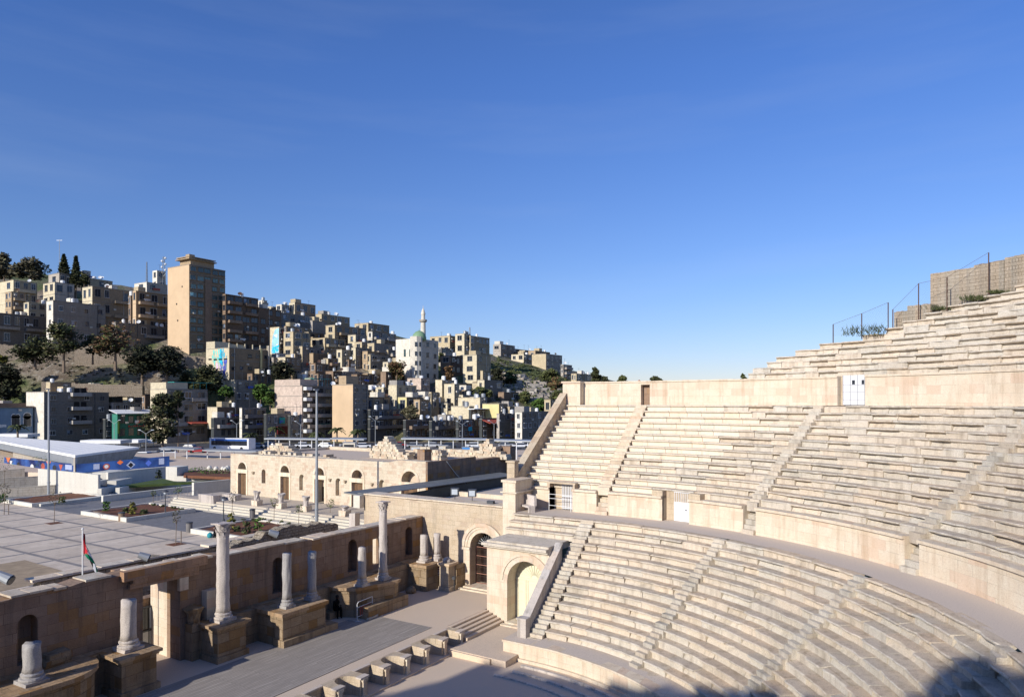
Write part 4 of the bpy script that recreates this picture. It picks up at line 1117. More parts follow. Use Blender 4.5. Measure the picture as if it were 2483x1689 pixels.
# saplings with stakes
def sapling(label, p, h, w_=.8, mat='leaf_mid', stake=False, n=60):
    t = thing('young_tree', p, label, 'tree')
    mb = MB(); q = p+Vector((.06*h*.3, -.05*h*.3, h*.75)); mb.tube(p, q, .035, 6, .02)
    for i in range(4):
        a = i*1.7+p.x; mb.tube(p+(q-p)*.75, q+Vector((cos(a)*w_*.4, sin(a)*w_*.4, h*.18)), .014, 5, .006)
    mb.build('trunk', 'bark', t)
    mb = MB()
    for i in range(n):
        a = RND()*6.3; r_ = w_*.5*sqrt(RND()); c = q+Vector((r_*cos(a), r_*sin(a), random.uniform(-.12, .25)*h)); s_ = random.uniform(.05, .1)
        u = Vector((random.gauss(0,1), random.gauss(0,1), random.gauss(0,1))).normalized(); v = u.orthogonal().normalized()
        mb.tint = rt(.5, 1.5); mb.quad(c-u*s_-v*s_*.5, c+u*s_-v*s_*.5, c+u*s_+v*s_*.5, c-u*s_+v*s_*.5)
    mb.build('foliage', mat, t)
    if stake:
        mb = MB(); mb.tube(p+Vector((.3,-.3,0)), p+Vector((.3,-.3,1.1)), .04, 6); mb.build('stake', 'bark', t)
    return t
for px, py, h, w_, m_, st, lab in ((131, 1268, 3.1, 1.1, 'leaf_olive', False, 'thin young tree in a square pit on the left part of the plaza'), (426, 1319, 2.9, .7, 'leaf_olive', True, 'nearly bare staked sapling in the middle of the plaza'),
    (10, 1247, 3.4, 1.2, 'leaf_olive', True, 'thin sapling with a stake at the left edge of the plaza'), (97, 1175, 4.2, 2.2, 'leaf_green', False, 'airy green young tree in front of the blue banner'),
    (10, 1188, 4.4, 2.6, 'leaf_olive', False, 'sparse olive young tree on the leftmost terrace'), (562, 1262, 3.0, .7, 'leaf_olive', False, 'spindly sapling leaning above the yellow green bush'),
    (664, 1265, 2.4, .9, 'leaf_mid', False, 'dark topped sapling left of the tall lamp mast'), (724, 1272, 2.0, .7, 'leaf_mid', False, 'short dark sapling beside the foot of the tall lamp mast'),
    (800, 1262, 2.2, .9, 'leaf_mid', False, 'umbrella topped sapling right of the tall lamp mast'), (431, 1222, 2.2, 1.0, 'leaf_green', False, 'small green tree in front of the grey ramp wall'), (371, 1222, 1.6, .7, 'leaf_mid', False, 'low dark sapling at the far corner of the middle planter')):
    sapling(lab, at(px, py, ZPL), h, w_, m_, st)
for px, py in ((131, 1268), (426, 1319)):
    p = at(px, py, ZPL); struct('tree_pit', MB().box(p.x-.6, p.x+.6, p.y-.6, p.y+.6, ZPL+.013, ZPL+.025), 'soil')
# lamps
def street_lamp(label, px, py, ytop, z=ZPL, mat='steel_dark', kind='lantern', group=None, D=None):
    if D: p = atD(px, D, z)
    else: p = at(px, py, z); D = depth(p)
    H = zat(ytop, D)-p.z; t = thing('street_lamp', p, label, 'street lamp', group)
    if kind == 'lantern':
        mb = MB(); mb.lathe(p.x, p.y, [(.13, p.z), (.13, p.z+.3), (.07, p.z+.4), (.05, p.z+H*.5), (.04, p.z+H*.82)], 10); mb.tube(p+Vector((0,0,H*.45)), p+Vector((0,0,H*.48)), .09, 8); mb.build('post', mat, t)
        mb = MB(); mb.lathe(p.x, p.y, [(.06, p.z+H*.82), (.16, p.z+H*.86), (.17, p.z+H*.93)], 10); mb.build('lantern', 'lamp_glass', t)
        mb = MB(); mb.lathe(p.x, p.y, [(.34, p.z+H*.93), (.3, p.z+H*.96), (.08, p.z+H)], 12); mb.build('lamp_shade', mat, t)
    elif kind == 'mast':
        mb = MB(); mb.lathe(p.x, p.y, [(.32, p.z), (.32, p.z+.12), (.17, p.z+.14), (.16, p.z+1.6), (.2, p.z+1.62), (.2, p.z+1.75), (.15, p.z+1.8), (.13, p.z+H*.45), (.09, p.z+H)], 12); mb.build('post', 'steel_grey', t)
        mb = MB(); mb.tube(p+Vector((-.3,0,H)), p+Vector((.3,0,H+.04)), .05, 6); mb.box(p.x-.35, p.x-.12, p.y-.1, p.y+.1, p.z+H-.02, p.z+H+.08); mb.build('lamp_head', 'steel_grey', t)
    else:
        mb = MB(); mb.tube(p, p+Vector((0,0,H*.86)), .09, 8, .06)
        for s_ in (-1, 1):
            a = p+Vector((0,0,H*.84)); mb.tube(a, a+Vector((RX*s_*1.3, RY*s_*1.3, H*.14)), .045, 5)
        mb.build('post', 'steel_grey', t)
        for s_ in (-1, 1):
            a = p+Vector((RX*s_*1.3, RY*s_*1.3, H*.98)); MB().tube(a-Vector((RX*s_*.1, RY*s_*.1, 0)), a+Vector((RX*s_*.5, RY*s_*.5, .05)), .12, 7, .08).build('lamp_head', 'lamp_glass', t)
    return t
street_lamp('black lantern lamp post behind the tall capital column', 542, 1266, 1203)
street_lamp('black lantern lamp post in front of the middle planter', 401, 1251, 1187)
street_lamp('tall grey lighting mast rising in front of the domed hall', 768, 1277, 945, kind='mast')
street_lamp('tall grey lighting mast in the far left planter', 118, 1201, 943, kind='mast')
# benches, bins, bollards
def litter_bin(label, px, py, h=.95, r=.28, mat='concrete_dark'):
    p = at(px, py, ZPL); t = thing('litter_bin', p, label, 'bin')
    MB().lathe(p.x, p.y, [(r, p.z), (r, p.z+h*.85)], 14).build('body', mat, t); MB().lathe(p.x, p.y, [(r+.03, p.z+h*.85), (r+.03, p.z+h*.95), (r*.7, p.z+h)], 14).build('lid', 'steel_dark', t)
litter_bin('dark round litter bin at the left corner of the right planter', 459, 1289)
litter_bin('black square litter bin behind the far edge of the right planter', 612, 1255)
litter_bin('dark brown litter bin at the near corner of the middle planter', 295, 1262, .9, .3, 'render_brown')
bn2 = thing('bench', at(245, 1250, ZPL), 'dark slatted bench along the near side of the middle planter', 'bench')
a = at(233, 1248, ZPL); b = at(257, 1255, ZPL)
mb = MB(); mb.hexa([(a.x-.3,a.y,ZPL+.4),(b.x-.3,b.y,ZPL+.4),(b.x+.05,b.y,ZPL+.4),(a.x+.05,a.y,ZPL+.4)][::1], [(a.x-.3,a.y,ZPL+.46),(b.x-.3,b.y,ZPL+.46),(b.x+.05,b.y,ZPL+.46),(a.x+.05,a.y,ZPL+.46)]); mb.build('seat', 'render_brown', bn2)
for k in (.1, .9):
    p = a+(b-a)*k; MB().box(p.x-.27, p.x-.2, p.y-.03, p.y+.03, ZPL, ZPL+.4).build('leg', 'steel_dark', bn2)
def whitestone(label, px, py, l, d, h, rz=0, mat='ashlar_pale', z=ZPL, nm='stone_block'):
    p = at(px, py, z); tag(MB().obox((p.x, p.y), rz, l/2, d/2, z, z+h, .03).build(nm, mat, loc=p), label, 'stone')
# people: skinned bodies ----------------------------------------------------
def person(label, joints, edges, radii, loc, parts, name='person'):
    me = bpy.data.meshes.new('body'); me.from_pydata([tuple(j) for j in joints], edges, [])
    o = bpy.data.objects.new(name, me); COL.objects.link(o); o.location = loc
    sk = o.modifiers.new('skin', 'SKIN'); ss = o.modifiers.new('sub', 'SUBSURF'); ss.levels = 1; ss.render_levels = 1
    for i, r in enumerate(radii): me.skin_vertices[0].data[i].radius = (r[0], r[1]) if isinstance(r, tuple) else (r, r)
    me.skin_vertices[0].data[0].use_root = True
    me.materials.append(MATS['skin'])
    return tag(o, label, 'person')
def cloth(parent, name, mat, joints, edges, radii):
    me = bpy.data.meshes.new(name); me.from_pydata([tuple(j) for j in joints], edges, [])
    o = bpy.data.objects.new(name, me); COL.objects.link(o); o.parent = parent
    sk = o.modifiers.new('skin', 'SKIN'); ss = o.modifiers.new('sub', 'SUBSURF'); ss.levels = 1; ss.render_levels = 1
    for i, r in enumerate(radii): me.skin_vertices[0].data[i].radius = (r, r) if not isinstance(r, tuple) else r
    me.skin_vertices[0].data[0].use_root = True
    me.materials.append(MATS[mat]); return o
def seated(label, loc, yaw, top, bottom, hat=None, seat=.45, lean=0):
    """figure seated, facing +x rotated by yaw; pelvis at seat height"""
    V = lambda x, y, z: Vector((x*cos(yaw)-y*sin(yaw), x*sin(yaw)+y*cos(yaw), z))
    s = seat+.1; l = lean
    J = [V(0,0,s), V(.03+l*.3,0,s+.25), V(.05+l*.7,0,s+.48), V(.07+l,0,s+.58), V(.10+l,0,s+.72), V(.12+l,0,s+.80),
         V(0,.1,s), V(.42,.12,s+.04), V(.40,.12,.08), V(.52,.13,.04), V(0,-.1,s), V(.42,-.12,s+.04), V(.42,-.12,.08), V(.54,-.13,.04),
         V(.04+l*.7,.19,s+.46), V(.12+l*.5,.24,s+.2), V(.34,.13,s+.13), V(.04+l*.7,-.19,s+.46), V(.12+l*.5,-.24,s+.2), V(.34,-.13,s+.13)]
    E = [(0,1),(1,2),(2,3),(3,4),(4,5),(0,6),(6,7),(7,8),(8,9),(0,10),(10,11),(11,12),(12,13),(2,14),(14,15),(15,16),(2,17),(17,18),(18,19)]
    R = [.12,.12,.12,.055,.085,.07,.08,.065,.045,.04,.08,.065,.045,.04,.055,.042,.035,.055,.042,.035]
    for bi, q in ((16, .13), (19, -.13)):       # hands with fingers
        pass
    J2 = list(J); E2 = list(E); R2 = list(R)
    for wi, sy in ((16, 1), (19, -1)):
        w0 = J[wi]; base = len(J2)
        for f in range(5):
            fy = (-.03+.018*f); ln_ = (.055, .085, .095, .085, .07)[f] if f else .05
            e = w0+V(ln_, fy*1.3*sy, -.02-.01*(f == 0)); J2.append(w0+V(.045, fy*sy, 0)); J2.append(e); E2 += [(wi, len(J2)-2), (len(J2)-2, len(J2)-1)]; R2 += [.012, .009]
    o = person(label, J2, E2, R2, loc, None)
    cloth(o, 'shirt', top, [J[0]+V(0,0,.05), J[1], J[2], J[14], J[15], J[16]+(J[15]-J[16])*.5, J[17], J[18], J[19]+(J[18]-J[19])*.5], [(0,1),(1,2),(2,3),(3,4),(4,5),(2,6),(6,7),(7,8)], [.15,.15,.145,.075,.06,.05,.075,.06,.05])
    cloth(o, 'trousers', bottom, [J[0], J[6], J[7], J[8], J[10], J[11], J[12]], [(0,1),(1,2),(2,3),(0,4),(4,5),(5,6)], [.145,.10,.085,.065,.10,.085,.065])
    h = J[4]; mb = MB(); hp = Vector(loc)+J[4]+V(-.02, 0, .045)
    mb.ball(hp, .105, 10, 1.05); hb = mb.build('hair', hat or 'hair', None, smooth=True, loc=loc); hb.parent = o; hb.location = (0,0,0)
    fc = MB(); f0 = Vector(loc)+J[4]
    for y_ in (.035, -.035): fc.ball(f0+V(.085, y_, .01), .012, 6)
    e_ = fc.build('eye', 'black', None, loc=loc); e_.parent = o; e_.location = (0,0,0)
    fc = MB(); fc.tube(f0+V(.09,0,.0), f0+V(.115,0,-.025), .012, 5); e_ = fc.build('nose', 'skin', None, loc=loc); e_.parent = o; e_.location = (0,0,0)
    fc = MB(); fc.tube(f0+V(.088,-.022,-.05), f0+V(.088,.022,-.05), .007, 5); e_ = fc.build('mouth', 'awning_red', None, loc=loc); e_.parent = o; e_.location = (0,0,0)
    return o
p = at(828, 1496, ZS); yw = -1.9
seated('person in a light blue top sitting in the dark recess beside the podium', p+Vector((-.1,.35,0)), yw, 'cloth_pale', 'cloth_dark', lean=.05)
seated('person in a dark blue top sitting right of the other one in the recess', p+Vector((.75,.2,0)), yw, 'cloth_blue', 'cloth_dark', hat='maroon', lean=.08)
sbk = MB(); sbk.box(p.x-.8, p.x+1.5, p.y+.2, p.y+.95, ZS, ZS+.42); tag(sbk.build('stone_block', 'podium_stone', loc=(p.x, p.y, ZS)), 'low stone step in the dark recess where two people sit', 'stone')
q = at(517, 1303, ZPL)
seated('person in a dark jacket sitting on the planter edge with a teal bag', q+Vector((.5,-.15,0)), pi, 'cloth_dark', 'cloth_blue', seat=.4)
tag(MB().lathe(q.x-.15, q.y+.25, [(.16, ZPL), (.24, ZPL+.15), (.22, ZPL+.34), (.08, ZPL+.46)], 10, .05).build('bag', 'cloth_teal', smooth=True, loc=q), 'teal bag on the paving beside the person at the planter', 'bag')

# ================================================================ DOMED HALL (small odeum)
od = thing('roman_hall', (35.8, 40, ZPL), 'long sunlit stone hall with a row of arched doorways and ruined upper courses', 'building')
XO = 35.8; ZO = 3.35; T = TX(XO)
doors = [(587.5, 1.5, False), (691, 1.45, False), (775, 1.5, True), (866.5, 1.6, False), (993, 2.1, False)]
ops = []; dl = []
for px, w_, opn in doors:
    Y = onX(px, XO); ops.append((Y-w_/2, Y+w_/2, ZO, ZO+3.15, True)); dl.append((Y, w_, opn))
nl = []
for px, w_, zb_, zt_ in ((639, .7, 1.6, 2.9), (731.5, .8, 1.2, 2.6), (820, .8, 1.0, 2.5), (926, .8, 1.0, 2.7)):
    Y = onX(px, XO); nl.append((Y, w_)); ops.append((Y-w_/2, Y+w_/2, ZO+zb_, ZO+zt_, True))
mb = MB(); YO0, YO1 = 24.4, 55.2
def topo(s): return 8.35+(.25 if s < 29 else 0)-(s-24)*.004+noise.noise(Vector((s*2, 0, 5)))*.04
wall_open(mb, T, YO0+.25, YO1, ZPL-.2, 8.3, 1.1, ops, top=topo, seg=1.2)
mb.build('facade', 'odeon_stone', od)
mb = MB(); 
wall_open(mb, lambda s, d, z: (s, YO0+.25+d, z), XO+1.12, 50.8, ZPL-.2, 8.3, 1.0, [], top=lambda s: 8.4-(.25 if s > 44 else 0), seg=1.5)
mb.box(XO, 44.2, YO0, YO0+.24, ZPL, 8.55)
mb.box(50.8, 52.0, YO0-.3, YO0+1.4, ZPL, 9.3); mb.build('side_wall', 'ashlar_dark', od)
mb = MB(); mb.box(XO+1.12, 52, 54.2, 55.2, ZPL, 8.2); mb.box(51, 52, 25.8, 54.2, ZPL, 8.3); mb.build('rear_wall', 'odeon_stone', od)
mb = MB(); mb.box(XO+1.12, 51, 25.5, 54.2, 5, 7.9); mb.build('upper_floor', 'floor_concrete', od)
# broken upper courses on top
def ruin(mb, x0, x1, y0, y1, z0, prof, blk=.46, hgt=.29, axis='y'):
    n = int(((y1-y0) if axis == 'y' else (x1-x0))/blk)
    for i in range(n):
        k = (i+.5)/n; ht = prof(k); nz = int(ht/hgt+RND()*.6)
        for j in range(nz):
            mb.tint = rt(.8, 1.12, .05); o = random.uniform(-.08, .08); g = .02
            if axis == 'y': mb.obox(((x0+x1)/2+o, y0+(i+.5)*blk+random.uniform(-.08,.08)+(j%2)*blk*.4), random.uniform(-.04,.04), (x1-x0)/2*random.uniform(.9,1.05), blk*random.uniform(.46,.56), z0+j*hgt-.04, z0+(j+1)*hgt-random.uniform(.0,.03), .02)
            else: mb.box(x0+i*blk+g, x0+(i+1)*blk-g, y0+o, y1+o, z0+j*hgt, z0+(j+1)*hgt-.02)
    mb.tint = (1,1,1)
def yat(px, X): return onX(px, X)
for px0, px1, X, prof in ((640, 720, 40.5, lambda k: .4+.9*sin(pi*min(1, k*1.1))+.25*RND()), (625, 800, 38.4, lambda k: .35+.3*RND()), (895, 990, 43.0, lambda k: .6+1.9*max(0, 1-abs(k-.42)*2.1)+.3*RND()), (1000, 1072, 44.5, lambda k: 1.0+.5*RND()),
                      (1160, 1228, 49.5, lambda k: .6+1.9*max(0, 1-abs(k-.28)*2)), (1060, 1165, 50.0, lambda k: .9+.2*RND())):
    ya, yb = sorted((yat(px0, X), yat(px1, X))); mb = MB(); ruin(mb, X, X+1.2, ya, yb, 7.9, (lambda f: (lambda k: f(1-k)))(prof)); mb.build('ruined_wall', 'odeon_stone', od)
mb = MB(); mb.box(40, 41.2, 28.2, 29.2, 7.9, 9.4); mb.build('ruined_wall', 'ashlar_dark', od)
for j, (Y, w_, opn) in enumerate(dl):
    mb = MB(); mb.tint = (1.1,1.08,1.04)
    for s_ in (-1, 1): mb.box(XO-.06, XO-.002, Y+s_*(w_/2+.14)-.13, Y+s_*(w_/2+.14)+.13, ZO, ZO+2.6)
    mb.box(XO-.08, XO+.25, Y-w_/2-.3, Y+w_/2+.3, ZO+2.602, ZO+3.05); arch_ring(mb, T, Y, ZO+3.15, w_/2, w_/2+.26, -.05, -.002, 11)
    mb.build('door_frame', 'ashlar_pale', od)
    mb = MB()
    if not opn:
        n = 9
        for i in range(n): mb.tint = rt(.7, 1.25); mb.box(XO+.35, XO+.42, Y-w_/2+.03+i*(w_-.06)/n, Y-w_/2+.02+(i+1)*(w_-.06)/n, ZO, ZO+2.6)
        mb.build('door', 'wood_door', od)
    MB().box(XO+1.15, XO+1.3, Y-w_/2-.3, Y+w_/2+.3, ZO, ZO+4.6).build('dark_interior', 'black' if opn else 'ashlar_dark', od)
for j, (Y, w_) in enumerate(nl):
    MB().box(XO+.45, XO+.6, Y-w_/2-.2, Y+w_/2+.2, ZO+.5, ZO+3.6).build('niche_back', 'odeon_stone' if j else 'ashlar_dark', od)
for px, z in ((615, 5.9), (801, 5.8), (838, 5.75), (903, 5.7), (952, 5.6)):
    Y = onX(px, XO); MB().lathe(XO-.12, Y, [(.02, z), (.16, z+.18), (.2, z+.34)], 9, .03).build('bracket', 'ashlar_tan', od)
# podium and steps of the hall
mb = MB(); mb.box(30.3, XO+.3, 27.0, 57.5, ZPL-.2, ZO); mb.build('terrace', 'paving', od)
for i in range(4):
    z = ZO-(i+1)*.2; x = 30.3-(i+1)*.42
    if z > ZPL+.02: mb = MB(); mb.tint = (.92,.88,.82); mb.box(x, x+.42-.004, 26.6, 57.8-.25*i, ZPL-.1, z); mb.build('step', 'white_wall', od)
for i, (px, kind) in enumerate(((623, 'c'), (682, 'c'), (742, 'c'), (836, 'b'))):
    X = 30.9; Y = onX(px, X); lab = ('tallest carved capital fragment on a block at the hall terrace edge', 'second carved capital on a block from the left at the terrace edge', 'third capital on a pale block, left of the lighting mast foot', 'low broken capital lying on the terrace edge near the side building')[i]
    t = thing('stone_capital', (X, Y, ZO), lab, 'capital')
    mb = MB(); mb.obox((X, Y), .1, .42, .42, ZO, ZO+.55, .04); mb.build('base_block', 'ashlar_pale', t)
    mb = MB(); hh = .95 if kind == 'c' else .35
    mb.lathe(X, Y, [(.26, ZO+.55), (.24, ZO+.7), (.28, ZO+.55+hh*.6), (.42, ZO+.55+hh)], 12, .12); mb.build('carved_capital', 'marble', t)
for px, py, l, d, h, lab in ((510, 1213, 2.6, 1.1, .8, 'large pale drum block lying at the left end of the hall steps'), (562, 1211, 2.2, .9, .75, 'long moulded marble block on the hall terrace edge')):
    p = at(px, py, ZO); tag(MB().obox((p.x, p.y), pi/2, l/2, d/2, ZO-(.5 if px < 520 else 0), ZO+h-.1, .06).build('marble_block', 'marble', loc=(p.x, p.y, ZO)), lab, 'stone')
for px, py, lab in ((622, 1199, 'curved bench by the wall left of the second doorway'), (710, 1204, 'curved bench by the wall under the second doorway'), (800, 1216, 'curved dark bench at the wall right of the open doorway')):
    p = at(px, py, ZO); t = thing('bench', p, lab, 'bench')
    MB().obox((p.x, p.y), pi/2-.1, .9, .2, ZO+.38, ZO+.45).build('seat', 'steel_dark', t)
    for s_ in (-.7, .7): MB().obox((p.x+.07*s_, p.y+s_), 0, .04, .15, ZO, ZO+.38).build('leg', 'steel_grey', t)
# hanging cable
t = MB(); A = (XO+3, YO0-.1, 8.4); B = (47, YO0-.1, 4.4+.9)
pts = [Vector(A).lerp(Vector(B), k/10)-Vector((0,0,1.4*sin(pi*k/10))) for k in range(11)]
t.path(pts, .03, 5); tag(t.build('cable', 'frame_white', loc=A), 'white cable sagging across the dark side wall of the hall', 'cable')
# white box at the left end of side building
X = 22.0; p = at(872, 1216, 6.2); tag(MB().obox((22.6, 20.9), 0, .25, .35, 6.0, 7.0).build('meter_box', 'render_white', loc=(22.6, 20.9, 6)), 'white box fixed at the left corner of the side building', 'box')
st = MB(); st.obox((22.3, 21.1), .1, .3, .3, ZPL, 5.6, .05); tag(st.build('stone_pillar', 'marble', loc=(22.3, 21.1, ZPL)), 'pale broken stone pillar at the corner of the side building', 'pillar')

# ================================================================ LEFT TERRACES
def wall2(label, a, b, z0, za, zb, th=.35, mat='white_wall', nm='retaining_wall', cat='wall', cop=True):
    """a,b: base points; straight wall with top heights za, zb"""
    d = Vector((b.x-a.x, b.y-a.y, 0)); l = d.length; d.normalize(); n = Vector((-d.y, d.x, 0))
    if n.dot(Vector((DX, DY, 0))) < 0: n = -n
    t = thing(nm, (a.x, a.y, z0), label, cat); A2 = a+n*th; B2 = b+n*th
    def q(a, b, B2, A2, z1, z2, z3, z4): return [(a.x,a.y,z1),(b.x,b.y,z2),(B2.x,B2.y,z2),(A2.x,A2.y,z1)], [(a.x,a.y,z3),(b.x,b.y,z4),(B2.x,B2.y,z4),(A2.x,A2.y,z3)]
    mb = MB(); mb.hexa(*q(a, b, B2, A2, z0, z0, za, zb)); mb.build('wall', mat, t)
    if cop:
        mb = MB(); mb.tint = (1.12,1.12,1.1); e = n*.03; mb.hexa(*q(a-e, b-e, B2+e, A2+e, za+.002, zb+.002, za+.07, zb+.07)); mb.build('coping', mat, t)
    return t
def wpx(label, p0, p1, t0, t1, z=ZPL, th=.35, mat='white_wall', z0=None, nm='retaining_wall'):
    a = at(p0[0], p0[1], z); b = at(p1[0], p1[1], z)
    if 'grey' in label: b = Vector((onY(p1[0], a.y), a.y, z)); b.y = a.y
    a.z = b.z = z; return wall2(label, a, b, (z0 if z0 is not None else z-.5), zat(t0, depth(a)), zat(t1, depth(b)), th, mat, nm)
ZT = 2.5
wpx('white terrace wall lit by the sun behind the far left mast', (92, 1197), (238, 1204), 1137, 1152, mat='white_wall')
wpx('low grey ramp wall starting with a white end beside the far left planter', (99, 1228), (272, 1212), 1223, 1201, th=.5)
wpx('long grey ramp wall in shade behind the middle planter', (250, 1217), (478, 1204), 1203, 1177, th=.4)
wpx('higher grey ramp wall in shade running up to the hall', (470, 1206), (558, 1200), 1171, 1163, th=.4)
wpx('upper grey ramp wall between the stairs and the hall', (276, 1196), (518, 1178), 1181, 1164, th=.5)
wpx('tall grey wall under the shaded end of the blue banner', (262, 1186), (402, 1167), 1146, 1132, th=.5)
wpx('bright white end wall right of the blue banner', (402, 1165), (429, 1166), 1132, 1133, th=2.4)
wpx('low white wall of the garden left of the hall', (429, 1166), (558, 1168), 1155, 1158, th=.4)
wpx('first beige terrace wall at the left, nearest the plaza', (-20, 1206), (140, 1199), 1187, 1176, th=.4, mat='block_pale')
wpx('second beige terrace wall at the left, behind the nearest one', (-20, 1186), (95, 1180), 1162, 1155, th=.4, mat='block_pale')
wpx('third beige terrace wall at the left, just below the banner', (-20, 1163), (60, 1159), 1143, 1136, th=.4, mat='block_pale')
# stairway in the left terraces
stt = thing('outdoor_stairs', at(240, 1204, ZPL), 'steps climbing between stepped white cheek walls left of the ramp', 'stairs')
n = 15
for i in range(n):
    k = i/(n-1); y = 1206-(1206-1150)*k; xl = 240-26*k; xr = 275-47*k
    D = 88+12*k; a = atD(xl, D); b = atD(xr, D); z = zat(y, D)
    mb = MB(); dd_ = Vector((DX, DY, 0))*.85; mb.hexa([(a.x,a.y,ZPL-.3),(b.x,b.y,ZPL-.3),(b.x+dd_.x,b.y+dd_.y,ZPL-.3),(a.x+dd_.x,a.y+dd_.y,ZPL-.3)], [(a.x,a.y,z),(b.x,b.y,z),(b.x+dd_.x,b.y+dd_.y,z),(a.x+dd_.x,a.y+dd_.y,z)])
    mb.build('step', 'concrete_dark' if i % 2 else 'white_wall', stt)
for i, (x0, x1, yt, yb, D) in enumerate(((205, 212, 1148, 1165, 98), (222, 232, 1167, 1184, 94), (236, 246, 1184, 1206, 89), (224, 262, 1145, 1163, 99), (260, 282, 1165, 1182, 95), (280, 290, 1182, 1200, 90.5))):
    a = atD(x0, D); b = atD(x1, D); dd_ = Vector((DX, DY, 0))*4; z = zat(yt, D); mb = MB(); mb.hexa([(a.x,a.y,ZPL-.3),(b.x,b.y,ZPL-.3),(b.x+dd_.x,b.y+dd_.y,ZPL-.3),(a.x+dd_.x,a.y+dd_.y,ZPL-.3)], [(a.x,a.y,z),(b.x,b.y,z),(b.x+dd_.x,b.y+dd_.y,z),(a.x+dd_.x,a.y+dd_.y,z)])
    mb.build('cheek_wall', 'white_wall', stt)
# raised ground behind the terraces
struct('terrace_ground', MB().prism([(q_.x, q_.y) for q_ in (at(-60, 1160, ZPL), at(60, 1158, ZPL), at(210, 1166, ZPL), at(400, 1163, ZPL), at(560, 1163, ZPL), atD(560, 150), atD(-60, 170))], ZPL-.2, 2.85+.6), 'floor_concrete')
mb = MB(); mb.prism([(q_.x, q_.y) for q_ in (at(290, 1178, 3.5), at(395, 1160, 3.5), at(430, 1168, 3.5), at(520, 1165, 3.5))], 3.2, 3.52); struct('lawn', mb, 'grass', kind='stuff')
mb = MB(); mb.prism([(q_.x, q_.y) for q_ in (at(445, 1153, 3.6), at(560, 1158, 3.6), at(560, 1143, 3.6), at(450, 1140, 3.6))], 3.3, 3.7); struct('flower_bed', mb, 'soil')
for i, (px, py, h, w_, m_, lab) in enumerate(((385, 1160, 1.3, 1.0, 'leaf_dark', 'spiky dark agave against the tall grey wall'), (125, 1192, 1.6, 1.6, 'leaf_dark', 'dark bush right of the far left mast'), (156, 1194, 1.2, 1.4, 'leaf_dark', 'dark round bush against the sunlit white wall'), (198, 1193, 1.7, 1.3, 'leaf_dark', 'thin dark shrub with a shadow on the sunlit white wall'),
      (480, 1147, 1.0, 3, 'leaf_green', 'green shrub at the left of the flower bed'), (510, 1150, .8, 3, 'leaf_green', 'green low shrub in the middle of the flower bed'), (540, 1150, .8, 2.5, 'leaf_mid', 'darker low shrub near the hall corner'), (48, 1181, 1.3, 1.0, 'leaf_mid', 'left one of the small shrubs hanging on the nearest terrace'), (72, 1180, 1.2, 1.0, 'leaf_mid', 'middle small shrub hanging on the nearest terrace'), (97, 1179, 1.3, 1.0, 'leaf_mid', 'right small shrub hanging on the nearest terrace'))):
    shrub(lab, at(px, py, 3.5 if py < 1170 else ZPL), h, w_, m_, 110)
for px, py in ((508, 1136), (524, 1138), (547, 1139), (541, 1138), (552, 1136)):
    p = at(px, py, 3.5); tag(MB().lathe(p.x, p.y, [(.25, 3.4), (.42, 3.65), (.25, 3.95), (.05, 4.05)], 10).build('stone_ball', 'white_wall', smooth=True, loc=p), 'white round stone bollard in the row beside the flower bed', 'bollard', 'white round bollards beside the flower bed')
# ramp fence
fn = thing('railing', at(372, 1216, ZPL), 'thin grey railing of upright bars in front of the ramp wall', 'railing')
a = at(372, 1217, ZPL); b = at(478, 1207, ZPL); mb = MB()
for i in range(14):
    p = a+(b-a)*(i/13); mb.tube(p, p+Vector((0,0,.95)), .03, 5)
mb.build('upright', 'steel_grey', fn); mb = MB(); mb.tube(a+Vector((0,0,.95)), b+Vector((0,0,.95)), .02, 5); mb.build('rail', 'steel_grey', fn)
wpx('low white ended wall left of the hall steps', (428, 1214), (480, 1205), 1207, 1203, th=.4)
# banner ------------------------------------------------------------------
D1, D2, D3 = 128, 108, 113
def bpts(px, D, yt, yb): p = atD(px, D); return Vector((p.x, p.y, zat(yt, D))), Vector((p.x, p.y, zat(yb, D)))
b0 = bpts(10, D1, 1108, 1136); b1 = bpts(187, D2, 1125, 1146); b2 = bpts(411, D3, 1105, 1130)
bnr = thing('banner', (b1[1].x, b1[1].y, 2.5), 'long blue printed banner folded round the corner above the terrace wall', 'banner')
def strip(A, B, label=None):
    mb = MB(); t_, b_ = A; t2, b2_ = B; d = (b2_-b_); d.z = 0; d.normalize(); n = Vector((-d.y, d.x, 0)); 
    if n.dot(Vector((DX, DY, 0))) < 0: n = -n
    e = n*.08; mb.hexa([b_[:], b2_[:], (b2_+e)[:], (b_+e)[:]], [t_[:], t2[:], (t2+e)[:], (t_+e)[:]]); mb.build('banner_panel', 'banner_blue', bnr)
    return n
n1 = strip(b0, b1); n2 = strip(b1, b2)
def bmark(A, B, k0, k1, v0, v1, mat, n, shape='box', nm='printed_mark', off=.02):
    def pt(k, v): return A[1].lerp(B[1], k).lerp(A[0].lerp(B[0], k), v)-n*off
    c = (k0+k1)/2; cv = (v0+v1)/2; mb = MB()
    if shape == 'diamond': pl = [pt(k0, cv), pt(c, v0), pt(k1, cv), pt(c, v1)]
    elif shape == 'tri': pl = [pt(c, v0), pt(k1, v1), pt(k0, v1)]
    elif shape == 'disc': pl = [pt(c+(k1-k0)/2*cos(a*pi/5), cv+(v1-v0)/2*sin(a*pi/5)) for a in range(10)]
    else: pl = [pt(k0, v0), pt(k1, v0), pt(k1, v1), pt(k0, v1)]
    mb.add(pl, [tuple(range(len(pl)))]); mb.build(nm, mat, bnr)
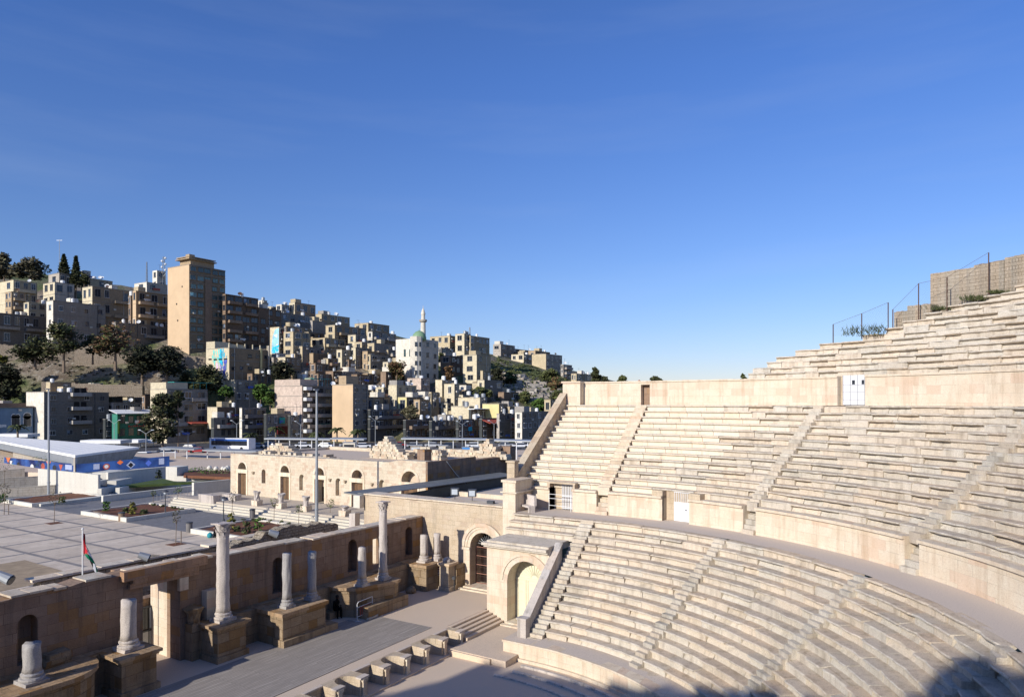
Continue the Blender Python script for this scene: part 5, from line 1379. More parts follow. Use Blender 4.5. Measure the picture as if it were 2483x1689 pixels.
for (k0, k1, v0, v1, m_, sh) in ((.03, .10, .55, 1, 'orange_mark', 'tri'), (.09, .13, 0, .75, 'cloth_pale', 'tri'), (.2, .25, .1, .7, 'cloth_dark', 'disc'), (.12, .16, .1, .5, 'teal', 'disc'), (.55, .60, .1, .8, 'awning_red', 'disc'), (.62, .68, .5, 1, 'orange_mark', 'tri'), (.7, .75, .1, .7, 'cloth_dark', 'disc'), (.78, .83, .1, .8, 'awning_red', 'tri'), (.86, .94, .3, .85, 'pale_mark', 'box'), (.4, .45, .1, .6, 'cloth_pale', 'disc')):
    bmark(b0, b1, k0, k1, v0, v1, m_, n1, sh)
for (k0, k1, v0, v1, m_, sh) in ((.17, .235, .25, .85, 'pale_mark', 'box'), (.27, .345, .15, .8, 'awning_red', 'disc'), (.285, .33, .28, .68, 'cloth_pale', 'disc'), (.42, .49, .55, 1.05, 'orange_mark', 'diamond'), (.52, .62, .05, .85, 'pale_mark', 'diamond'), (.54, .60, .15, .7, 'black', 'diamond'), (.73, .8, .15, .8, 'cloth_blue', 'diamond'), (.88, .94, .25, .85, 'pale_mark', 'box')):
    bmark(b1, b2, k0, k1, v0, v1, m_, n2, sh, off=.02 if m_ not in ('cloth_pale', 'black') else .03)
# roofed white building ------------------------------------------------------
wb = thing('pavilion', atD(180, 125, 2.5), 'low pavilion with a wide sloping white ribbed metal roof behind the banner', 'building')
rf = [atD(-90, 184), atD(337, 128), atD(182, 108), atD(-60, 165)]
ry = [1050, 1083, 1103, 1058]
z = [zat(y, depth(p)) for y, p in zip(ry, rf)]
mb = MB(); mb.tint = (1.25,1.2,1.12)
top = [(p.x, p.y, zz) for p, zz in zip(rf, z)]; bot = [(p.x, p.y, zz-.35) for p, zz in zip(rf, z)]
mb.hexa([bot[3], bot[2], bot[1], bot[0]], [top[3], top[2], top[1], top[0]]); mb.build('roof', 'tank_white', wb)
mb = MB(); N_ = 26
for i in range(1, N_):
    k = i/N_; a = Vector(top[3]).lerp(Vector(top[2]), k); b = Vector(top[0]).lerp(Vector(top[1]), k); mb.tube(a+Vector((0,0,.01)), b+Vector((0,0,.01)), .02, 4)
mb.build('roof_rib', 'tank_white', wb)
a, b, c_ = Vector(bot[3]), Vector(bot[2]), Vector(bot[1])
mb = MB(); mb.hexa([(a.x,a.y,a.z-1.3),(b.x,b.y,b.z-1.3),(b.x+.5,b.y+.3,b.z-1.3),(a.x+.5,a.y+.3,a.z-1.3)], [(a.x,a.y,a.z),(b.x,b.y,b.z),(b.x+.5,b.y+.3,b.z),(a.x+.5,a.y+.3,a.z)]); mb.build('fascia', 'steel_grey', wb)
mb = MB(); mb.hexa([(b.x,b.y,2.5),(c_.x-3,c_.y-1,2.5),(c_.x-3,c_.y,2.5),(b.x,b.y+.5,2.5)], [(b.x,b.y,b.z-.01),(c_.x,c_.y,c_.z-.01),(c_.x,c_.y+.5,c_.z-.01),(b.x,b.y+.5,b.z-.01)]); mb.build('wall', 'render_grey', wb)
ia, ib = a.lerp(b, .42), a.lerp(b, .95); mb = MB(); mb.hexa([(ia.x+1,ia.y,2.5),(ib.x+1,ib.y,2.5),(ib.x+4,ib.y,2.5),(ia.x+4,ia.y,2.5)], [(ia.x+1,ia.y,ia.z-.5),(ib.x+1,ib.y,ib.z-.5),(ib.x+4,ib.y,ib.z-.5),(ia.x+4,ia.y,ia.z-.5)]); mb.build('wall', 'block_pale', wb)
for k in (.2, .3): 
    q_ = a.lerp(b, k); MB().tube((q_.x+1, q_.y+1, 2.5), (q_.x, q_.y, q_.z), .12, 6).build('column', 'steel_white', wb)
for i, (x0, x1, y, D, lab) in enumerate(((-20, 67, 1052, 190, 'white flat canopy at the left edge below the light blue building'), (194, 292, 1067, 165, 'long white flat canopy right of the pavilion roof'), (300, 335, 1066, 185, 'short pale canopy behind the long white canopy'), (330, 368, 1067, 190, 'small grey canopy beside the dark street tree'))):
    a, b = atD(x0, D), atD(x1, D); z_ = zat(y, D); dd_ = Vector((DX, DY, 0))*5; t = thing('canopy', (a.x, a.y, 2.5), lab, 'canopy')
    mb = MB(); mb.hexa([(a.x,a.y,z_-.8),(b.x,b.y,z_-.8),(b.x+dd_.x,b.y+dd_.y,z_-.8),(a.x+dd_.x,a.y+dd_.y,z_-.8)], [(a.x,a.y,z_),(b.x,b.y,z_),(b.x+dd_.x,b.y+dd_.y,z_),(a.x+dd_.x,a.y+dd_.y,z_)]); mb.build('roof', 'tank_white', t)
    for k in (.15, .85):
        q_ = a.lerp(b, k)+dd_*.4; MB().tube((q_.x, q_.y, 2), (q_.x, q_.y, z_-.8), .12, 6).build('post', 'steel_grey', t)

# ================================================================ TERRAIN, ROAD
TAB = {-300: [(219,1063),(236,1000),(250,930),(262,850),(290,770),(330,690),(380,660),(520,650)],
 0: [(219,1063),(228,1000),(232,950),(248,880),(256,830),(290,760),(330,690),(380,650),(520,650)],
 300: [(219,1063),(229,1000),(236,930),(250,870),(256,838),(285,775),(320,710),(360,690),(520,720)],
 450: [(219,1063),(232,1000),(242,900),(252,850),(285,790),(320,740),(380,735),(520,770)],
 700: [(221,1063),(234,1000),(250,900),(275,840),(300,790),(340,770),(520,800)],
 900: [(221,1063),(238,1000),(255,915),(285,850),(320,805),(360,800),(520,850)],
 1150: [(221,1063),(240,1003),(262,945),(300,890),(340,860),(400,850),(520,880)],
 1280: [(223,1062),(248,1005),(280,950),(320,905),(350,885),(420,872),(520,890)],
 1400: [(228,1062),(258,1010),(300,960),(350,925),(400,905),(460,900),(560,915)],
 1560: [(230,1060),(300,1010),(380,965),(460,940),(560,935)],
 2700: [(250,1060),(350,1015),(600,985)]}
KX = sorted(TAB)
def tz(px, D):
    def col(k):
        t = TAB[k]
        if D <= t[0][0]: return 2.35
        for (d0, y0), (d1, y1) in zip(t, t[1:]):
            if D <= d1:
                q = (D-d0)/(d1-d0); z0 = zat(y0, d0); z1 = zat(y1, d1); return z0+(z1-z0)*q
        d0, y0 = t[-1]; zz = zat(y0, d0); return zz*max(.15, 1-(D-d0)/900)
    px = max(KX[0], min(KX[-1], px))
    for a, b in zip(KX, KX[1:]):
        if px <= b: k = (px-a)/(b-a); z = col(a)*(1-k)+col(b)*k; break
    if D > 215: z += noise.noise(Vector((px*.01, D*.03, 0)))*1.4*min(1, (D-215)/40)
    return z
mb = MB(); ncol = 150; Ds = [-4000, -1500, -600, -200, 0, 60, 122, 150, 180, 195]+list(range(204, 420, 5))+list(range(430, 620, 25))+[700, 900, 1300, 2500, 5500]
vs = []
for D in Ds:
    for i in range(ncol+1):
        px = -9000+i*240/1 if False else None
        k = i/ncol
        u = -1.9+k*3.8      # ratio of lateral to depth, denser inside the view
        px_ = CXP+F*u
        DD = max(D, 250) if D < 60 else D
        lat = u*max(DD, 60)*(1 if D > 0 else 4)
        z = -1.0 if D < 60 else (1.9 if D < 195 else tz(px_, D))
        if D < 122: z = -1.0
        vs.append((CAM.x+lat*RX+D*DX, CAM.y+lat*RY+D*DY, z))
fs = []
W_ = ncol+1
for j in range(len(Ds)-1):
    for i in range(ncol): fs.append((j*W_+i, j*W_+i+1, (j+1)*W_+i+1, (j+1)*W_+i))
mb.add(vs, fs); struct('ground', mb, 'terrain', smooth=True)
def q2(px, D): p = atD(px, D); return (p.x, p.y)
struct('street', MB().prism([q2(-400, 122), q2(1700, 95), q2(1700, 232), q2(1280, 212), q2(-400, 203)], 2.0, 2.38), 'asphalt')
struct('bus_station_pavement', MB().prism([q2(430, 126), q2(1300, 108), q2(1300, 178), q2(430, 178)], 2.3, 2.42), 'floor_concrete')
for i in range(16):
    a = q2(440+i*55, 184); b = q2(440+i*55+28, 184); c = q2(440+i*55+28, 184.5); d = q2(440+i*55, 184.5)
    tag(MB().prism([a, b, c, d], 2.385, 2.39).build('road_marking', 'mark_white', loc=(a[0], a[1], 2.385)), kind='structure')

# ================================================================ CITY
def pt3(px, D, y=None, z=None): p = atD(px, D); return Vector((p.x, p.y, zat(y, D) if y is not None else z))
WALLS = {}
TREL = Vector((0,0,0))
NB = [0]
def bld(label, xl, xc, xr, yt, yb, D, mat, nf, cr, cl=2, rz=0, wm='glass_dark', balc=0, ml=None, par=.5, wh=.5, ww=.5, frame='frame_white', bands=True, roof='concrete', deep=2.5, cat='building', name='building', tank=0, dish=0, skipw=.1):
    """corner between the sunlit left face and the shaded right face stands at column xc"""
    NB[0] += 1; rs = random.Random(NB[0]*13)
    c = atD(xc, D); x_ = Vector((cos(rz), sin(rz), 0)); y_ = Vector((-sin(rz), cos(rz), 0))
    def solve(px, d):
        r = (px-CXP)/F; u = (c.x-CAM.x)*RX+(c.y-CAM.y)*RY; dep = D; du = d.x*RX+d.y*RY; dd = d.x*DX+d.y*DY
        return (u-r*dep)/(r*dd-du)
    wr = max(2.5, min(60, solve(xr, x_))) if xr > xc else 9
    wl = max(2.5 if xc-xl > 8 else 1.0, min(45, solve(xl, y_))) if xl < xc else 9
    zt = zat(yt, D); zb = zat(yb, D); H = zt-zb; z0 = zb-deep
    t = thing(name, (c.x, c.y, zb), label, cat)
    W = lambda a, b, z: (c.x+x_.x*a+y_.x*b, c.y+x_.y*a+y_.y*b, z)
    def bx(mb, a0, a1, b0, b1, z0, z1): mb.hexa([W(a0,b0,z0), W(a1,b0,z0), W(a1,b1,z0), W(a0,b1,z0)], [W(a0,b0,z1), W(a1,b0,z1), W(a1,b1,z1), W(a0,b1,z1)])
    mb = MB(); kw = rs.uniform(.5, .8); mb.tint = (kw*1.02, kw, kw*.97); bx(mb, 0, wr, 0, wl, z0, zt-par)  # shade of the front is put into this darker tint
    if par > 0:
        th = .22
        bx(mb, 0, wr, 0, th, zt-par, zt); bx(mb, 0, wr, wl-th, wl, zt-par, zt); bx(mb, 0, th, th, wl-th, zt-par, zt); bx(mb, wr-th, wr, th, wl-th, zt-par, zt)
    mb.build('wall', mat, t)
    if True:
        mb = MB(); mb.tint = (1.1,1.1,1.1); bx(mb, -.05, -.003, .001, wl, z0, zt); mb.build('side_wall', ml or mat, t)  # left face tinted brighter to carry its sunlight
    if roof:
        mb = MB(); bx(mb, .23, wr-.23, .23, wl-.23, zt-par, zt-par+.04); mb.build('roof', roof, t)
    fh = H/nf
    if bands:
        mb = MB(); mb.tint = (.8,.8,.8)
        for k in range(1, nf+1):
            z = zb+fh*k-(.12 if k == nf else 0); bx(mb, -.12, wr+.1, -.12, -.002, z-.1, z+.06)
            bx(mb, -.12, -.051, 0, wl, z-.1, z+.06) if k == nf or balc else None
        mb.build('floor_band', mat if not ml else 'concrete', t)
    nw = [0]
    def win(face, s, z, w, h):
        if nw[0] >= 90 or rs.random() < skipw: return
        nw[0] += 1
        mb = MB(); o = -.0
        g = rs.random()
        def f(a0, a1, d0, d1, z0, z1):
            if face == 'r': bx(mb, a0, a1, d0, d1, z0, z1)
            else: bx(mb, d0, d1, a0, a1, z0, z1)
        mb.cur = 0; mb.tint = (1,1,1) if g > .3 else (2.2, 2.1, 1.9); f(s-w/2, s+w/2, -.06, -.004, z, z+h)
        mb.cur = 1; fr_ = rs.choice((.35, .45, .6, 1)); mb.tint = (fr_,)*3
        for (a0, a1, z0, z1) in ((s-w/2-.05, s-w/2, z, z+h), (s+w/2, s+w/2+.05, z, z+h), (s-.03, s+.03, z, z+h)): f(a0, a1, -.10, -.003, z0, z1)
        f(s-w/2-.15, s+w/2+.15, -.28, -.003, z-.12, z-.002); f(s-w/2-.12, s+w/2+.12, -.34, -.003, z+h+.002, z+h+.1)
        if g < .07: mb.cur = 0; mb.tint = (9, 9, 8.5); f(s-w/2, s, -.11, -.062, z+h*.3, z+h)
        mb.build('window', [wm, frame], t)
    for k in range(nf):
        z = zb+fh*k+fh*.28
        for face, cnt, wid in (('r', cr, wr), ('l', cl, wl)):
            for i in range(cnt):
                s = wid*(i+.5)/cnt+rs.uniform(-.06, .06)*wid/cnt
                w = min(wid/cnt*ww, 2.6)*rs.uniform(.8, 1.15); win(face, s, z+rs.uniform(-.03, .05)*fh, w, fh*wh)
    for q in range(rs.choice((0, 1, 2, 3))):
        a0 = wr*rs.uniform(.08, .85); z = zb+H*rs.uniform(.25, .9); mb = MB(); bx(mb, a0, a0+.8, -.45, -.01, z, z+.55); mb.build('air_conditioner', 'render_white', t)
    for q in range(rs.choice((0, 0, 1, 2))):
        a0 = wr*rs.uniform(.05, .7); z = zb+fh*rs.randint(0, nf-1)+fh*.45; mb = MB()
        for w_ in range(rs.randint(3, 6)): bx(mb, a0+w_*.42, a0+w_*.42+.36, -.62-.003*w_, -.6, z-rs.uniform(.4, .9), z)
        mb.build('laundry', rs.choice(('cloth_pale', 'awning_red', 'cloth_blue', 'frame_white')), t)
    if rs.random() < .6:
        a0 = wr*rs.uniform(.1, .9); mb = MB(); bx(mb, a0, a0+.12, -.14, -.004, zb, zt-.3); mb.build('drain_pipe', rs.choice(('steel_dark', 'render_white')), t)
    if balc:
        for k in range(1, nf):
            z = zb+fh*k
            for i in range(balc):
                a0 = wr*(i+.12)/balc; a1 = wr*(i+.88)/balc
                if rs.random() < .12: continue
                mb = MB(); mb.tint = rt(.85, 1.15); bx(mb, a0, a1, -1.3, -.13, z-.08, z+.08); bx(mb, a0, a1, -1.3, -1.2, z+.081, z+.95)
                bx(mb, a0, a0+.1, -1.199, -.13, z+.081, z+.95); bx(mb, a1-.1, a1, -1.199, -.13, z+.081, z+.95); mb.build('balcony', mat, t)
    t['_dim'] = (wr, wl, zt)
    roofs.append((t, W, wr, wl, zt-par+.04, label, rs, tank, dish, D))
    return t, W, wr, wl, zt, zb, bx
roofs = []
B = {}
# ---- upper hill, left
B['u1'] = bld('yellowish house cut by the left edge on the upper hill', -40, 33, 90, 678, 762, 272, 'render_cream', 3, 3, 3, balc=1, dish=1)
B['u2'] = bld('cream house with an overhanging balcony on the upper left hill', 105, 133, 180, 683, 742, 270, 'render_white', 2, 2, 2, balc=1, ml='render_cream')
B['u3'] = bld('long grey stone house beside the two conifers', 118, 144, 186, 661, 730, 290, 'block_pale', 2, 3, 1)
B['u3b'] = bld('low green grey house between yellow walls on the left hill', 13, 28, 62, 706, 770, 262, 'render_tan', 3, 2, 2, balc=1)
B['u3c'] = bld('small cream house with a narrow sunlit wall left of the grey stone villa', 58, 70, 112, 732, 775, 258, 'render_cream', 2, 2, 1, dish=1)
B['u4'] = bld('two storey pale stone villa with a deep laundry balcony on the left hill', 113, 129, 256, 727, 828, 250, 'block_pale', 3, 4, 1, balc=0, wh=.34, ww=.32, ml='render_white')
B['u5'] = bld('long low grey stone terrace house with laundry at the left edge', -60, -20, 121, 756, 835, 246, 'block_grey', 2, 6, 1, balc=2)
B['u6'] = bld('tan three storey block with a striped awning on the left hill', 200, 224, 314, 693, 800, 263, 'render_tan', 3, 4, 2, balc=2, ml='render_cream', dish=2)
B['u7'] = bld('orange three storey block just left of the tall tower', 322, 330, 415, 704, 800, 257, 'render_orange', 3, 3, 1, balc=2)
B['u8'] = bld('white stone block on top of the hill left of the tower', 326, 356, 406, 683, 730, 276, 'render_white', 2, 2, 1, dish=1)
B['u8b'] = bld('white stepped stair tower beside the lattice mast', 370, 381, 402, 655, 700, 280, 'render_white', 2, 1, 1, balc=0, bands=False)
B['u9'] = bld('low pale house on the ridge behind the conifers', 214, 220, 273, 674, 720, 292, 'render_cream', 2, 3, 1, tank=1, dish=2)
B['u9b'] = bld('cream corner house on the ridge right of the conifers', 197, 205, 220, 655, 700, 296, 'render_white', 2, 1, 1)
B['u10'] = bld('rough grey stone row house with white roof tanks above the slope', 272, 281, 457, 780, 845, 250, 'block_grey', 2, 7, 1, balc=3, tank=4, dish=2)
B['u11'] = bld('narrow brown building wedged between the tan and orange blocks', 312, 318, 334, 715, 800, 262, 'render_brown', 3, 1, 1)
# tower
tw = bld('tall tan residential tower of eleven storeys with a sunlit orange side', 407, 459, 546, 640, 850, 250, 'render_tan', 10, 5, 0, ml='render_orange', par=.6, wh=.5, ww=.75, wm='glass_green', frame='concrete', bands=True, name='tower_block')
t, W, wr, wl, zt, zb, bx = tw
mb = MB(); bx(mb, wr*.42, wr*.60, -.35, -.13, zb, zt-4.5); mb.build('stair_fin', 'render_brown', t)
mb = MB(); bx(mb, 1.0, wr*.72, .8, wl*.55, zt-.5, zt+1.9); mb.build('penthouse', 'render_tan', t)
mb = MB(); bx(mb, -.4, wr*.74, -.5, wl*.6, zt+1.9, zt+2.2); bx(mb, -.2, wr*.72, -.3, wl*.58, zt+2.6, zt+2.9); bx(mb, 0, 2.2, 0, 2.2, zt+2.2, zt+3.6); mb.build('penthouse_roof', 'render_tan', t)
mb = MB(); bx(mb, -.1, -.051, wl*.3, wl*.34, zt-8, zt-7.4); bx(mb, -.1, -.051, wl*.55, wl*.6, zt-14, zt-13.4); bx(mb, -.1, -.051, wl*.5, wl*.55, zt-20, zt-19.4); mb.build('vent', 'black', t)
B['d1'] = bld('dark balconied apartment block in shade right of the tower', 540, 547, 626, 712, 850, 258, 'render_brown', 6, 4, 1, balc=2, ww=.8, frame='concrete_dark', dish=1)
B['d2'] = bld('dark brown block in shade behind the balconied apartments', 622, 628, 682, 745, 860, 270, 'render_brown', 5, 3, 1, frame='concrete_dark')
B['w1'] = bld('small white house on the ridge right of the dark apartments', 626, 636, 645, 727, 760, 300, 'render_white', 2, 1, 1)
B['w2'] = bld('pale low house on the ridge with one sunlit wall', 645, 657, 670, 742, 775, 300, 'render_cream', 2, 1, 1)
B['w3'] = bld('narrow white house with a roof terrace left of the orange block', 670, 683, 702, 737, 775, 298, 'render_white', 2, 2, 1, dish=1, tank=1)
B['o1'] = bld('orange brown house with an arched window at the ridge', 701, 715, 765, 732, 790, 302, 'render_orange', 2, 3, 2, ml='render_cream')
B['g1'] = bld('grey rendered block with a sunlit edge under the orange ridge house', 671, 681, 755, 757, 830, 285, 'render_grey', 3, 4, 1, dish=1)
B['g2'] = bld('grey windowless side block behind the mural house', 752, 758, 792, 776, 840, 288, 'render_grey', 3, 1, 1, skipw=.5)
B['s1'] = bld('long sand coloured house on the ridge with white dishes', 766, 780, 848, 760, 800, 305, 'render_sand', 2, 4, 1, dish=3)
mu = bld('narrow house with a sky blue painted mural on its sunlit side', 655, 677, 690, 792, 885, 262, 'render_cream', 5, 1, 0)
B['m2'] = bld('five storey sand block with broad sunlit side left of the brown blocks', 688, 711, 752, 803, 905, 256, 'render_sand', 5, 2, 1, ww=.6)
B['m2b'] = bld('set back top storey behind the five storey sand block', 690, 694, 738, 790, 830, 262, 'render_tan', 2, 2, 1, dish=2)
B['m3'] = bld('brown sand block with stacked open balconies in the middle of the hill', 752, 788, 838, 818, 905, 266, 'render_sand', 4, 3, 2, balc=2)
B['m4'] = bld('tall sand brown apartment block at the centre of the hill', 790, 812, 888, 787, 905, 276, 'render_tan', 5, 4, 1, balc=1, ml='render_sand', dish=1, tank=1)
B['m5'] = bld('ridge house with a cream side and antennas left of the minaret', 860, 893, 944, 782, 830, 302, 'render_sand', 2, 3, 2, tank=1)
B['m6'] = bld('white cornered house with rounded balconies below the ridge', 893, 903, 960, 803, 860, 285, 'render_grey', 3, 3, 1, balc=2, ml='render_white')
B['m7'] = bld('dark brown low block with red laundry left of the mosque', 862, 884, 960, 853, 925, 268, 'render_brown', 4, 4, 2, balc=1)
B['m8'] = bld('shaded tan block beneath the tall centre apartments', 836, 846, 893, 868, 940, 262, 'render_brown', 3, 3, 1)
B['m9'] = bld('low brown houses in shade behind the pink five storey block', 752, 765, 840, 880, 950, 250, 'render_brown', 3, 4, 1)
# ---- mosque
ms = bld('white mosque with arched windows and a small green dome', 960, 1009, 1063, 820, 922, 255, 'render_white', 4, 3, 0, rz=.0, ww=.28, wh=.4, frame='render_white', bands=False, name='mosque', cat='mosque')
t, W, wr, wl, zt, zb, bx = ms
mb = MB(); cc = W(-.2, -.2, 0); mb.lathe(cc[0], cc[1], [(2.2, zb-2), (2.2, zt+.6)], 8); mb.build('stair_turret', 'render_white', t)
for k in range(4):
    for a in (-2.5, -1.75):
        px_ = cc[0]+2.2*cos(a); py_ = cc[1]+2.2*sin(a); MB().obox((px_, py_), a, .12, .35, zb+2+k*3.4, zb+3.6+k*3.4).build('window', 'glass_dark', t)
mb = MB(); dc = W(3.6, 1.5, 0); mb.lathe(dc[0], dc[1], [(2.6, zt-.5), (2.6, zt+.5), (2.55, zt+.9), (2.2, zt+1.9), (1.4, zt+2.7), (.5, zt+3.1), (.08, zt+3.3), (.05, zt+4)], 20); mb.build('dome', 'dome_green', t, smooth=True)
for b_, nm in ((wl*.28, 0), (wl*.55, 0)):
    mb = MB(); bx(mb, -.08, -.004, b_-.5, b_+.5, zt-6.5, zt-4.2); mb.build('arched_window', 'glass_green', t)
    mb = MB(); q_ = W(-.06, b_, 0); mb.tube((q_[0]-.04, q_[1], zt-4.2), (q_[0]+.03, q_[1], zt-4.2), .5, 14); mb.build('arched_window', 'glass_green', t)
p = atD(1026, 262); mt = thing('minaret', (p.x, p.y, zat(812, 262)), 'slender white minaret with a ringed balcony and pointed top behind the dome', 'minaret')
z = lambda y: zat(y, 262)
mb = MB(); mb.lathe(p.x, p.y, [(1.1, z(850)), (1.0, z(812)), (.92, z(785)), (.88, z(781))], 12); mb.build('shaft', 'render_white', mt)
mb = MB(); mb.lathe(p.x, p.y, [(.95, z(782)), (1.45, z(779)), (1.45, z(775)), (1.3, z(774.8))], 16); mb.build('balcony', 'render_grey', mt)
mb = MB(); mb.lathe(p.x, p.y, [(.75, z(775)), (.7, z(763)), (.88, z(762)), (.85, z(760.5)), (.75, z(758)), (.5, z(752)), (.12, z(747)), (.05, z(740))], 12); mb.build('spire', 'render_white', mt)
# ---- right of mosque
B['r1'] = bld('sand apartment house on the ridge right of the minaret', 1043, 1091, 1107, 813, 880, 300, 'render_sand', 3, 1, 3, tank=2)
B['r2'] = bld('tall sand ridge house with a sunlit flank and white tanks', 1104, 1126, 1141, 808, 880, 296, 'render_cream', 3, 1, 1, tank=2)
B['r3'] = bld('wide shaded sand block at the right end of the ridge row', 1130, 1141, 1187, 813, 880, 298, 'render_sand', 3, 5, 1, balc=1, ww=.6, tank=1)
B['r4'] = bld('tall plain sand wall house below the ridge row', 1123, 1156, 1190, 859, 950, 264, 'render_sand', 4, 2, 1, balc=0, skipw=.4, ml='render_cream')
B['r4b'] = bld('narrow sand annex with balconies beside the tall plain wall', 1165, 1171, 1190, 898, 948, 258, 'render_sand', 2, 2, 0)
B['r5'] = bld('brown houses in shade between the mosque and the plain wall', 1068, 1093, 1128, 862, 930, 274, 'render_brown', 3, 3, 1)
B['r5b'] = bld('small grey balconied house right behind the mosque', 1064, 1070, 1100, 842, 880, 285, 'render_grey', 2, 2, 1, balc=1)
B['r6'] = bld('low far house with a reddish roof terrace on the right ridge', 1200, 1207, 1250, 862, 890, 372, 'render_cream', 1, 3, 1, tank=1)
B['r7'] = bld('far cream house with a stair on the right ridge', 1240, 1270, 1290, 858, 892, 365, 'render_cream', 2, 2, 2, tank=1)
B['r8'] = bld('far grey apartment block with a broad tan flank on the right ridge', 1290, 1324, 1363, 857, 905, 352, 'render_grey', 3, 4, 0, ml='render_sand', dish=1)
B['r9'] = bld('far dark glass fronted house at the end of the right ridge', 1360, 1366, 1387, 883, 918, 345, 'render_grey', 3, 2, 1, balc=1)
B['r10'] = bld('low sand house above the theatre end pier', 1385, 1398, 1432, 905, 945, 330, 'render_sand', 2, 3, 2, tank=2)
B['r11'] = bld('pale long house on the slope under the far ridge houses', 1225, 1262, 1320, 890, 905, 345, 'render_cream', 1, 4, 2, skipw=.4)
# ---- middle, sunlit small houses
B['c1'] = bld('cream terrace house with dark doorway left of the stepped houses', 911, 930, 942, 938, 990, 236, 'render_cream', 2, 1, 1)
B['c2'] = bld('two storey cream house with small square windows above the grey street block', 942, 962, 1010, 933, 992, 234, 'render_cream', 2, 3, 1, ww=.3)
B['c3'] = bld('yellow house with a round dark window in the middle slope', 965, 986, 1024, 962, 1005, 229, 'render_sand', 1, 2, 1, ml='render_yellow')
B['c4'] = bld('pinkish stepped house with small windows below the mosque', 988, 1021, 1042, 916, 962, 246, 'render_pink', 2, 2, 2, ww=.3)
B['c5'] = bld('narrow cream stair house right of the pinkish stepped house', 1056, 1072, 1080, 920, 975, 240, 'render_cream', 2, 0, 1)
B['c6'] = bld('cream house with two dark square openings on the lower slope', 1077, 1102, 1114, 930, 990, 238, 'render_cream', 2, 1, 1, ww=.3)
B['c7'] = bld('wide blank cream house with roof tanks on the lower right slope', 1111, 1164, 1176, 963, 1005, 229, 'render_cream', 1, 1, 2, ww=.2, tank=3)
B['c8'] = bld('tan block with a flat sunlit side above the street shops', 1094, 1138, 1146, 984, 1025, 222, 'render_sand', 1, 1, 0, ml='render_cream')
B['c9'] = bld('ochre house carrying a dark water cistern on the right slope', 1170, 1210, 1233, 978, 1015, 225, 'render_sand', 1, 2, 0, ml='render_yellow')
B['c10'] = bld('small white house at the foot of the green slope', 1190, 1212, 1228, 938, 970, 262, 'render_cream', 1, 1, 1)
B['c11'] = bld('small tan house beside the theatre balustrade', 1320, 1335, 1350, 968, 1000, 250, 'render_sand', 1, 1, 1)
B['c12'] = bld('long brown wall house under the green rocks', 1212, 1222, 1258, 950, 975, 255, 'render_brown', 1, 2, 0, skipw=.5)
B['c13'] = bld('plain sand terrace house left below the cream doorway house', 893, 905, 945, 962, 1000, 228, 'render_tan', 1, 2, 1)
bld('two storey tan house in shade below the brown sand block', 700, 716, 752, 905, 960, 246, 'render_tan', 2, 2, 2, par=.4, ww=.4)
bld('dark brown narrow house under the centre apartments', 838, 846, 880, 872, 925, 258, 'render_brown', 3, 2, 1, par=.4, ww=.4)
bld('long shaded tan house on the slope above the grey street block', 880, 892, 930, 905, 955, 250, 'render_tan', 2, 3, 1, par=.4, ww=.4)
bld('grey house in shade right of the pink block roof', 820, 832, 872, 900, 950, 248, 'render_grey', 2, 3, 1, par=.4, ww=.4)
bld('brown house in front of the tree left of the mosque', 925, 936, 968, 900, 945, 248, 'render_brown', 2, 2, 1, par=.4, ww=.4)
bld('brown house showing just above the pink five storey block', 760, 772, 815, 905, 945, 240, 'render_brown', 2, 3, 1, par=.4, ww=.4)
bld('small sand house beside the outside stair on the middle slope', 1040, 1046, 1064, 950, 990, 232, 'render_sand', 2, 1, 1, par=.4, ww=.4)
bld('low tan house at the foot of the outside stair', 1008, 1018, 1050, 968, 1005, 228, 'render_tan', 1, 2, 1, par=.4, ww=.4)
bld('tan house above the wide blank cream house', 1120, 1128, 1170, 945, 985, 246, 'render_tan', 2, 2, 1, par=.4, ww=.4)
bld('flat sand house just above the pale grey street house', 1225, 1236, 1268, 985, 1015, 228, 'render_sand', 1, 2, 1, par=.4, ww=.4)
bld('cream house roof just above the long pale grey house', 1268, 1280, 1312, 1000, 1030, 226, 'render_cream', 1, 2, 1, par=.4, ww=.4)
bld('sand house tucked under the ridge left of the cornered white house', 862, 872, 905, 840, 880, 284, 'render_sand', 2, 3, 1, par=.4, ww=.4)
bld('tan shaded house between the sand block and the brown block', 720, 730, 760, 860, 905, 262, 'render_tan', 3, 2, 1, par=.4, ww=.4)
bld('low brown house below the narrow sand annex', 1150, 1160, 1200, 925, 950, 262, 'render_brown', 1, 3, 1, par=.4, ww=.4)
bld('dark brown house right of the mural block', 600, 612, 660, 905, 960, 238, 'render_brown', 2, 3, 1, par=.4, ww=.4)
bld('brown low house behind the dishevelled street tree', 345, 352, 420, 958, 1005, 222, 'render_brown', 2, 3, 1, par=.4, ww=.4)
bld('long grey wall house above the rough grey stone block', 170, 180, 262, 940, 985, 224, 'block_grey', 1, 4, 1, par=.4, ww=.4)
